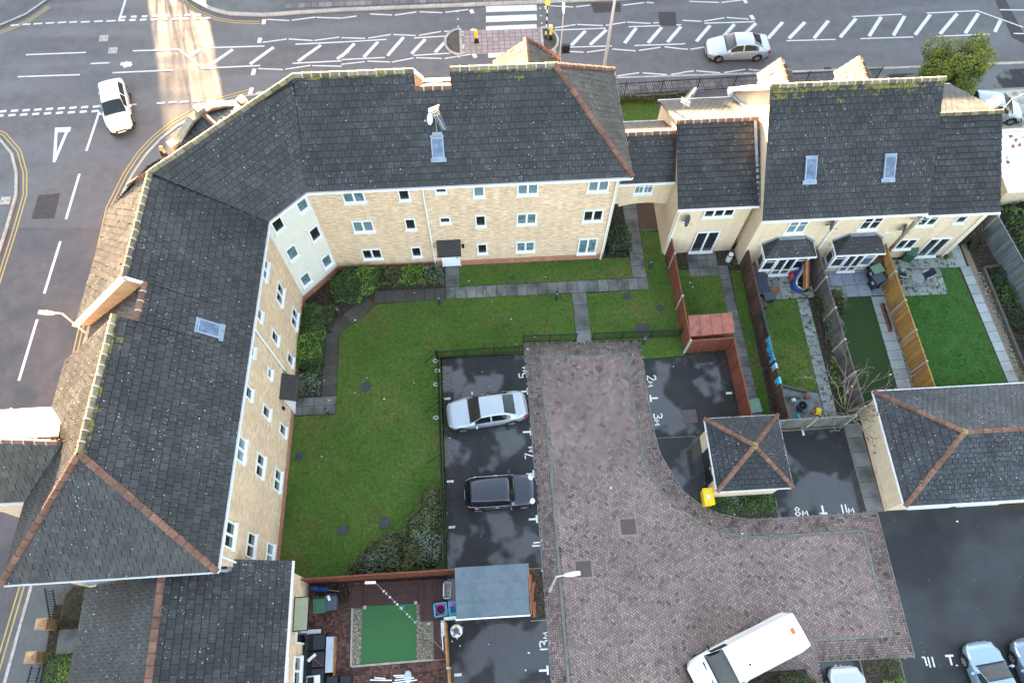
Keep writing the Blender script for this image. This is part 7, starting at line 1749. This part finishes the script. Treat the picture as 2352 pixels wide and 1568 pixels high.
for k, (x, y, w, d, h, m_, l) in enumerate(((590, 500, .22, .2, .3, m_whited, 'white box on the concrete by the grey dustbin'), (765, 445, .28, .24, .2, m_terra, 'red brick coloured pot near the dustbin'), (850, 650, .3, .16, .12, m_terra, 'flat terracotta tray by the silver fence'), (925, 655, .42, .26, .2, m_yellowbin, 'yellow and blue toy car by the silver fence'), (655, 720, .3, .2, .1, m_turq, 'turquoise lid on the ground behind the bin store'))):
    p = P('d', x, y, h); mb = MB(); mb.obox((p.x, p.y, 0), R(10 + 20 * k), w, d, h); mb.obox((p.x, p.y, h + .001), R(10 + 20 * k), w * .6, d * .6, h * .3)
    tag(mb.build('garden_item', [m_]), l, ('box', 'pot', 'tray', 'toy', 'lid')[k])
for a, b, l in (((400, 300), (760, 385), 'long grey plank edging the concrete below the second lawn'), ((445, 465), (680, 460), 'short dark sleeper lying on the concrete'), ((1130, 310), (1300, 300), 'bleached plank among the bare tree stems')):
    mb = MB(); mb.bar(P('d', *a, .08), P('d', *b, .08), .14, .14); tag(mb.build('plank', m_sleeper), l, 'plank')
# dishes and aerials
def dish(label, c, n, r=.36, col=None, arm=True, group='satellite dishes'):
    t = thing('satellite_dish', label, 'satellite dish', c, group); c, n = V(c), V(n).normalized(); x = n.orthogonal().normalized(); y = n.cross(x); mb = MB(); k = 18; vs = [c]; fs = []
    for j, (rr, d) in enumerate(((.5, .02), (1.0, .085))): vs += [c + (x * math.cos(2 * math.pi * q / k) + y * math.sin(2 * math.pi * q / k)) * r * rr + n * d * r * 3 for q in range(k)]
    for q in range(k): fs += [[0, 1 + q, 1 + (q + 1) % k], [1 + q, 1 + k + q, 1 + k + (q + 1) % k, 1 + (q + 1) % k]]
    mb.faces(vs, fs); mb.faces([v - n * .015 for v in vs], [f[::-1] for f in fs]); mb.build('reflector', col or m_bluegrey, t, True)
    mb = MB(); e = c + n * r * 1.2 - V((0, 0, r * .5)); mb.tube(c - V((0, 0, r * .9)), e, .015, .015, 5); mb.ball(e, .05, .05, .06, 8); mb.build('feed_arm', m_galv, t)
    mb = MB(); mb.tube(c - n * .02, c - n * .25 - V((0, 0, .12)), .025, .025, 6); mb.build('bracket', m_black, t)
    return t
for l, r, x, y, yy in (('small dark dish on the low cream house beside the downpipe', 3, 25, 1520, 23.2), ('grey dish on the tall house above the first bay', 3, 1022, 1550, 22.15), ('grey dish on the tall house above the second bay', 6, 1520, 15, 22.15)):
    dish(l, onpl(r, x, y, (0, yy, 0), (0, 1, 0)), (.75, -.55, .3))
dish('white dish hanging under the end house gutter', onpl(3, 1605, 1505, (0, 22.1, 0), (0, 1, 0)), (.8, -.5, .2), .3, m_white)
q = onpl(2, 618, 820, I1 + V((0, 0, .8)), slope_frame(I1, SE, RE)[2]); dish('white dish on the aerial mast of the far wing roof', q, (-.85, -.3, .45), .30, m_white)
dish('cream backed dish beyond the end house roof beside its aerial', P('e', 1180, 1310, 7.6), (-.6, .3, .5), .45, M('cream_metal', (.55, .45, .3), .5, .1, 5))
def yagi(label, base, h, bd, ln, grid=True):
    t = thing('tv_aerial', label, 'aerial', base, 'roof aerials'); b = V(base); tp = b + V((0, 0, h)); d = V(bd).normalized(); s = V((-d.y, d.x, 0)).normalized(); mb = MB(); mb.tube(b - V((0, 0, .1)), tp, .022, .02, 7); mb.build('mast', m_galv, t)
    mb = MB(); mb.tube(tp, tp + d * ln, .014, .014, 6); mb.build('boom', m_galv, t); mb = MB()
    for k in range(13): c = tp + d * ln * (k + .5) / 13; w = .2 - .006 * k; mb.tube(c - s * w, c + s * w, .008, .008, 4)
    mb.build('elements', m_galv, t)
    if grid:
        mb = MB(); u = s.cross(d)
        for k in range(9): z = (k - 4) * .055; mb.tube(tp - d * .05 + u * z - s * .28, tp - d * .05 + u * z + s * .28, .008, .008, 4)
        mb.build('reflector_grid', m_galv, t)
fn = slope_frame(I1, SE, RE)[2]; q = onpl(2, 660, 925, I1, fn); yagi('tv aerial with grid reflector above the far wing rooflight', q, 1.75, (.35, -.75, -.25), 1.1)
mb = MB(); mb.obox(q + V((0, 0, -.05)), 0, .5, .3, .16); tag(mb.build('mast_base', m_galv), 'lead patch and bracket at the foot of the far wing aerial mast', 'bracket')
yagi('thin tv aerial on the low house ridge beside the archway', (10.98, 27.1, 7.2), 2.3, (.6, .7, .1), 1.0); yagi('tv aerial leaning from the end house ridge at the right edge', (29.0, 26.9, 7.9), .9, (.9, .25, .25), 1.3, False)
# white corrugated roof at the right edge
t = thing('outbuilding', 'outbuilding with dirty white corrugated roof at the right edge', 'outbuilding', (34, 28.4, 0)); mb = MB(); n = 40
for sec, (ya, yb, za, zb) in enumerate(((27.0, 29.7, 2.35, 2.45),)):
    pass
X0, X1, Y0, Y1 = 32.3, 40, 25.2, 29.7
for k in range(2):
    mb = MB(); ya, yb = (Y0, 27.4) if k == 0 else (27.35, Y1)
    for i in range(70):
        xa, xb = X0 + (X1 - X0) * i / 70 + (.35 * k), X0 + (X1 - X0) * (i + 1) / 70 + (.35 * k); za = 2.3 + (.025 if i % 2 else 0) + .03 * k; zb = 2.3 + (0 if i % 2 else .025) + .03 * k
        mb.poly([V((xa, ya, za)), V((xb, ya, zb)), V((xb, yb, zb + .08)), V((xa, yb, za + .08))])
    mb.build('roof_sheet', M('white_sheet', (.72, .73, .76), .5, .1, 4, col2=(.30, .27, .27), c2=(1.6, .62, .68)), t)
mb = MB(); mb.box(32.45, 39.9, 25.4, 29.5, 0, 2.28); mb.build('wall', m_brick2, t); mb = MB(); mb.bar((32.5, 29.85, 2.4), (40, 29.9, 2.4), .2, .12); mb.build('gutter', m_white, t)
for k, (x, y) in enumerate(((2275, 1010), (2295, 965), (2320, 1000), (2260, 940), (2240, 1120))): p = P(3, x, y, 2.46); mb = MB(); mb.obox(p, rnd(0, 3), .2, .15, .07); tag(mb.build('brick', m_terra), 'loose brick lying on the white corrugated roof', 'brick', 'loose bricks on the white roof')
# litter
LIT = [(5, 877, 370, 0), (5, 503, 450, 0), (5, 1405, 343, 0), (5, 93, 638, 0), (5, 1052, 836, 0), (5, 1205, 805, 0), (5, 1330, 755, 0), (5, 1282, 837, 0), (5, 745, 1450, 0), (5, 1035, 510, 0), (5, 1168, 630, 0), (5, 92, 1138, 0), (5, 175, 1035, 0), (5, 500, 1070, 0), (5, 970, 995, 0), (5, 1013, 1097, 0), (5, 295, 1180, 0), (5, 2285, 957, 0), (5, 1632, 960, .03), (8, 1855, 225, .03), (8, 725, 400, 0), (8, 817, 1310, 0), (8, 762, 1280, 0), (8, 1290, 1358, 0), (8, 1380, 795, 0), (8, 600, 1158, .05), (9, 357, 408, .02), (9, 200, 450, .03), (9, 410, 540, .06), (9, 1438, 1485, .02), (9, 1888, 1445, 0), (9, 1890, 455, 0), (6, 55, 380, 0), (6, 70, 410, 0), (4, 2233, 1055, 0), (4, 2268, 1188, 0), (7, 2215, 10, 0), (8, 1268, 1478, 0), (8, 1015, 1300, 0)]
for r, x, y, z in LIT:
    p = P(r, x, y, z); mb = MB(); s = rnd(.035, .08); a = rnd(0, 3); mb.faces([p + V((math.cos(a + q) * s * rnd(.6, 1.2), math.sin(a + q) * s * .7, .02 + rnd(0, .03))) for q in (0, 1.5, 3.0, 4.6)] + [p + V((0, 0, .06))], [[0, 1, 4], [1, 2, 4], [2, 3, 4], [3, 0, 4]])
    tag(mb.build('litter', m_litter), 'scrap of pale litter dropped on the ground', 'litter', 'scraps of litter')
for k, (x, y) in enumerate(((647, 918), (660, 985), (650, 1078), (650, 1308))):
    p = P(5, x, y, .85); mb = MB(); n = 16; r1, r2 = .13, .02
    for q in range(n): a, b = 2 * math.pi * q / n, 2 * math.pi * (q + 1) / n; mb.tube(p + V((math.cos(a) * r1, .3 * math.sin(a) * r1, math.sin(a) * r1)), p + V((math.cos(b) * r1, .3 * math.sin(b) * r1, math.sin(b) * r1)), r2, r2, 5, cap=False)
    tag(mb.build('hanging_ring', m_whited), ('top', 'second', 'third', 'lowest')[k] + ' pale ring tied to the railing beside the parking bays', 'ring', 'pale rings on the railing')
# pedestrian at the corner, half behind the roof
c = V((-20.5, 32.0, 0)); body = bpy.data.meshes.new('person'); bm_v = [(0, 0, .95), (0, 0, 1.2), (0, .0, 1.42), (0, .0, 1.52), (0, .02, 1.66), (-.19, 0, 1.40), (-.25, .02, 1.13), (-.2, -.14, .95), (.19, 0, 1.40), (.25, .03, 1.13), (.21, -.12, .93), (-.1, 0, .9), (-.11, -.05, .5), (-.11, .03, .07), (-.11, -.13, .03), (.1, 0, .9), (.11, .06, .5), (.11, .16, .08), (.11, .02, .03)]
bm_e = [(0, 1), (1, 2), (2, 3), (3, 4), (2, 5), (5, 6), (6, 7), (2, 8), (8, 9), (9, 10), (0, 11), (11, 12), (12, 13), (13, 14), (0, 15), (15, 16), (16, 17), (17, 18)]
rad = [.15, .15, .14, .06, .105, .075, .055, .04, .075, .055, .04, .1, .07, .05, .05, .1, .07, .05, .05]
body.from_pydata(bm_v, bm_e, []); t = thing('person', 'fair haired pedestrian in a black coat on the corner pavement behind the shaped gable', 'person', c)
o = bpy.data.objects.new('body', body); C.objects.link(o); o.parent = t; md = o.modifiers.new('skin', 'SKIN'); body.skin_vertices.new() if not body.skin_vertices else None
for i, r_ in enumerate(rad): body.skin_vertices[0].data[i].radius = (r_, r_ * .85)
body.skin_vertices[0].data[0].use_root = True; o.modifiers.new('smooth', 'SUBSURF').levels = 2; o.modifiers['smooth'].render_levels = 2; body.materials.append(m_skin); ORG[o.as_pointer()] = c
t.rotation_euler = (0, 0, R(-35))
def pl(nm, f, m_): mb = MB(); f(mb); o = mb.build(nm, m_, None, True); o.location = o.location; o.parent = t; return o
pl('coat', lambda mb: (mb.lathe((0, 0, .55), [(.22, 0), (.21, .4), (.2, .7), (.17, .88), (.07, .96)], 14), mb.tube((-.19, 0, 1.41), (-.255, .02, 1.12), .085, .07, 8), mb.tube((-.255, .02, 1.12), (-.2, -.12, .97), .068, .055, 8), mb.tube((.19, 0, 1.41), (.255, .03, 1.12), .085, .07, 8), mb.tube((.255, .03, 1.12), (.21, -.1, .95), .068, .055, 8)), m_coat)
pl('hair', lambda mb: (mb.ball((0, .035, 1.70), .125, .135, .125, 12), mb.ball((0, .075, 1.55), .11, .06, .16, 10)), m_hair)
pl('trousers', lambda mb: (mb.tube((-.1, 0, .85), (-.11, -.05, .5), .11, .085, 8), mb.tube((-.11, -.05, .5), (-.11, .03, .1), .085, .065, 8), mb.tube((.1, 0, .85), (.11, .06, .5), .11, .085, 8), mb.tube((.11, .06, .5), (.11, .16, .1), .085, .065, 8)), m_jean)

# loose stones in the gravel beds
mb = MB()
for x0_, x1_, y0_, y1_, n_ in ((-7.68, -7.26, .95, 3.5, 900), (-4.46, -3.64, .95, 3.5, 1500), (24.16, 24.44, 12.6, 19.6, 900), (30.45, 30.85, 12.6, 21, 900)):
    for _ in range(n_):
        x, y = rnd(x0_, x1_), rnd(y0_, y1_)
        if x0_ > 30: x += (16 - y) * .035
        s = rnd(.018, .05); a = rnd(0, 6.28); z = .03
        mb.faces([V((x + s * math.cos(a + q), y + s * .8 * math.sin(a + q), z)) for q in (0, 1.6, 3.1, 4.7)] + [V((x, y, z + s * .9))], [[0, 1, 4], [1, 2, 4], [2, 3, 4], [3, 0, 4]], 0, rnd(0, 1))
o = stuff(mb.build('gravel_stones', M('gravel_stones', (.30, .27, .22), .9, .3, 20, tint=.8))); tag(o, 'loose pale and brown stones in the gravel strips and beds', 'gravel')
# ------------------------------------------------------------------ houses on the far side of the street (their shade covers the carriageway; a gap lets one band of sun through)
m_farbrick = brick_mat('far_brick', (.34, .16, .10), (.42, .22, .14), (.4, .36, .3))
def far_row(x0, x1, y, zr, label, depth=8.0, n=4):
    t = thing('terraced_house', label, 'house', ((x0 + x1) / 2, y, 0), 'houses across the street')
    mb = MB(); yf, yb = y - depth / 2, y + depth / 2; ze = zr - 3.2
    mb.faces([V((x, yy, z)) for x in (x0, x1) for yy, z in ((yf, 0), (yb, 0), (yb, ze), (y, zr - .1), (yf, ze))], [[4, 3, 2, 1, 0], [5, 6, 7, 8, 9]] + [[k, (k + 1) % 5, 5 + (k + 1) % 5, 5 + k] for k in range(5)])
    mb.build('wall', m_farbrick, t)
    mb = MB(); tiles(mb, [Z(x0 - .2, yf - .3, ze - .2), Z(x1 + .2, yf - .3, ze - .2), Z(x1 + .2, y, zr), Z(x0 - .2, y, zr)], Z(x0, yf - .3, ze - .2), Z(x1, yf - .3, ze - .2), .6, .6)
    tiles(mb, [Z(x0 - .2, yb + .3, ze - .2), Z(x1 + .2, yb + .3, ze - .2), Z(x1 + .2, y, zr), Z(x0 - .2, y, zr)], Z(x0, yb + .3, ze - .2), Z(x1, yb + .3, ze - .2), .6, .6); mb.build('roof', m_tile_old, t)
    for k in range(n):
        x = x0 + (x1 - x0) * (k + .5) / n
        for z in (1.0, 3.8): window(t, (x, yf, z), nN, 1.3, 1.2, 2)
    mb = MB(); mb.box((x0 + x1) / 2 - .4, (x0 + x1) / 2 + .4, y - .3, y + .3, zr - .3, zr + 1.1); mb.build('chimney', m_farbrick, t)
far_row(-90, -60, 66, 10.0, 'far brick terrace at the left end across the street', n=6)
far_row(-58, -29.4, 66, 10.0, 'far brick terrace left of the side road across the street', n=6)
far_row(-23.4, 6, 66, 10.0, 'far brick terrace right of the side road across the street', n=6)
far_row(7, 45, 66, 10.0, 'far brick terrace opposite the crossing on the other side', n=7)
far_row(46, 95, 66, 10.0, 'far brick terrace at the right end across the street', n=8)

for k, (x, y, l) in enumerate(((-27.6, 57.5, 'added unseen bare shrub thinning the sun at the left of the gap between the far houses'), (-25.6, 58.6, 'added unseen bare shrub thinning the sun in the middle of the gap between the far houses'), (-23.9, 57.0, 'added unseen bare shrub thinning the sun at the right of the gap between the far houses'))):
    bare(l, (x, y, 0), 2.6, 40 + k)  # shrubs added out of view to dim the sun band
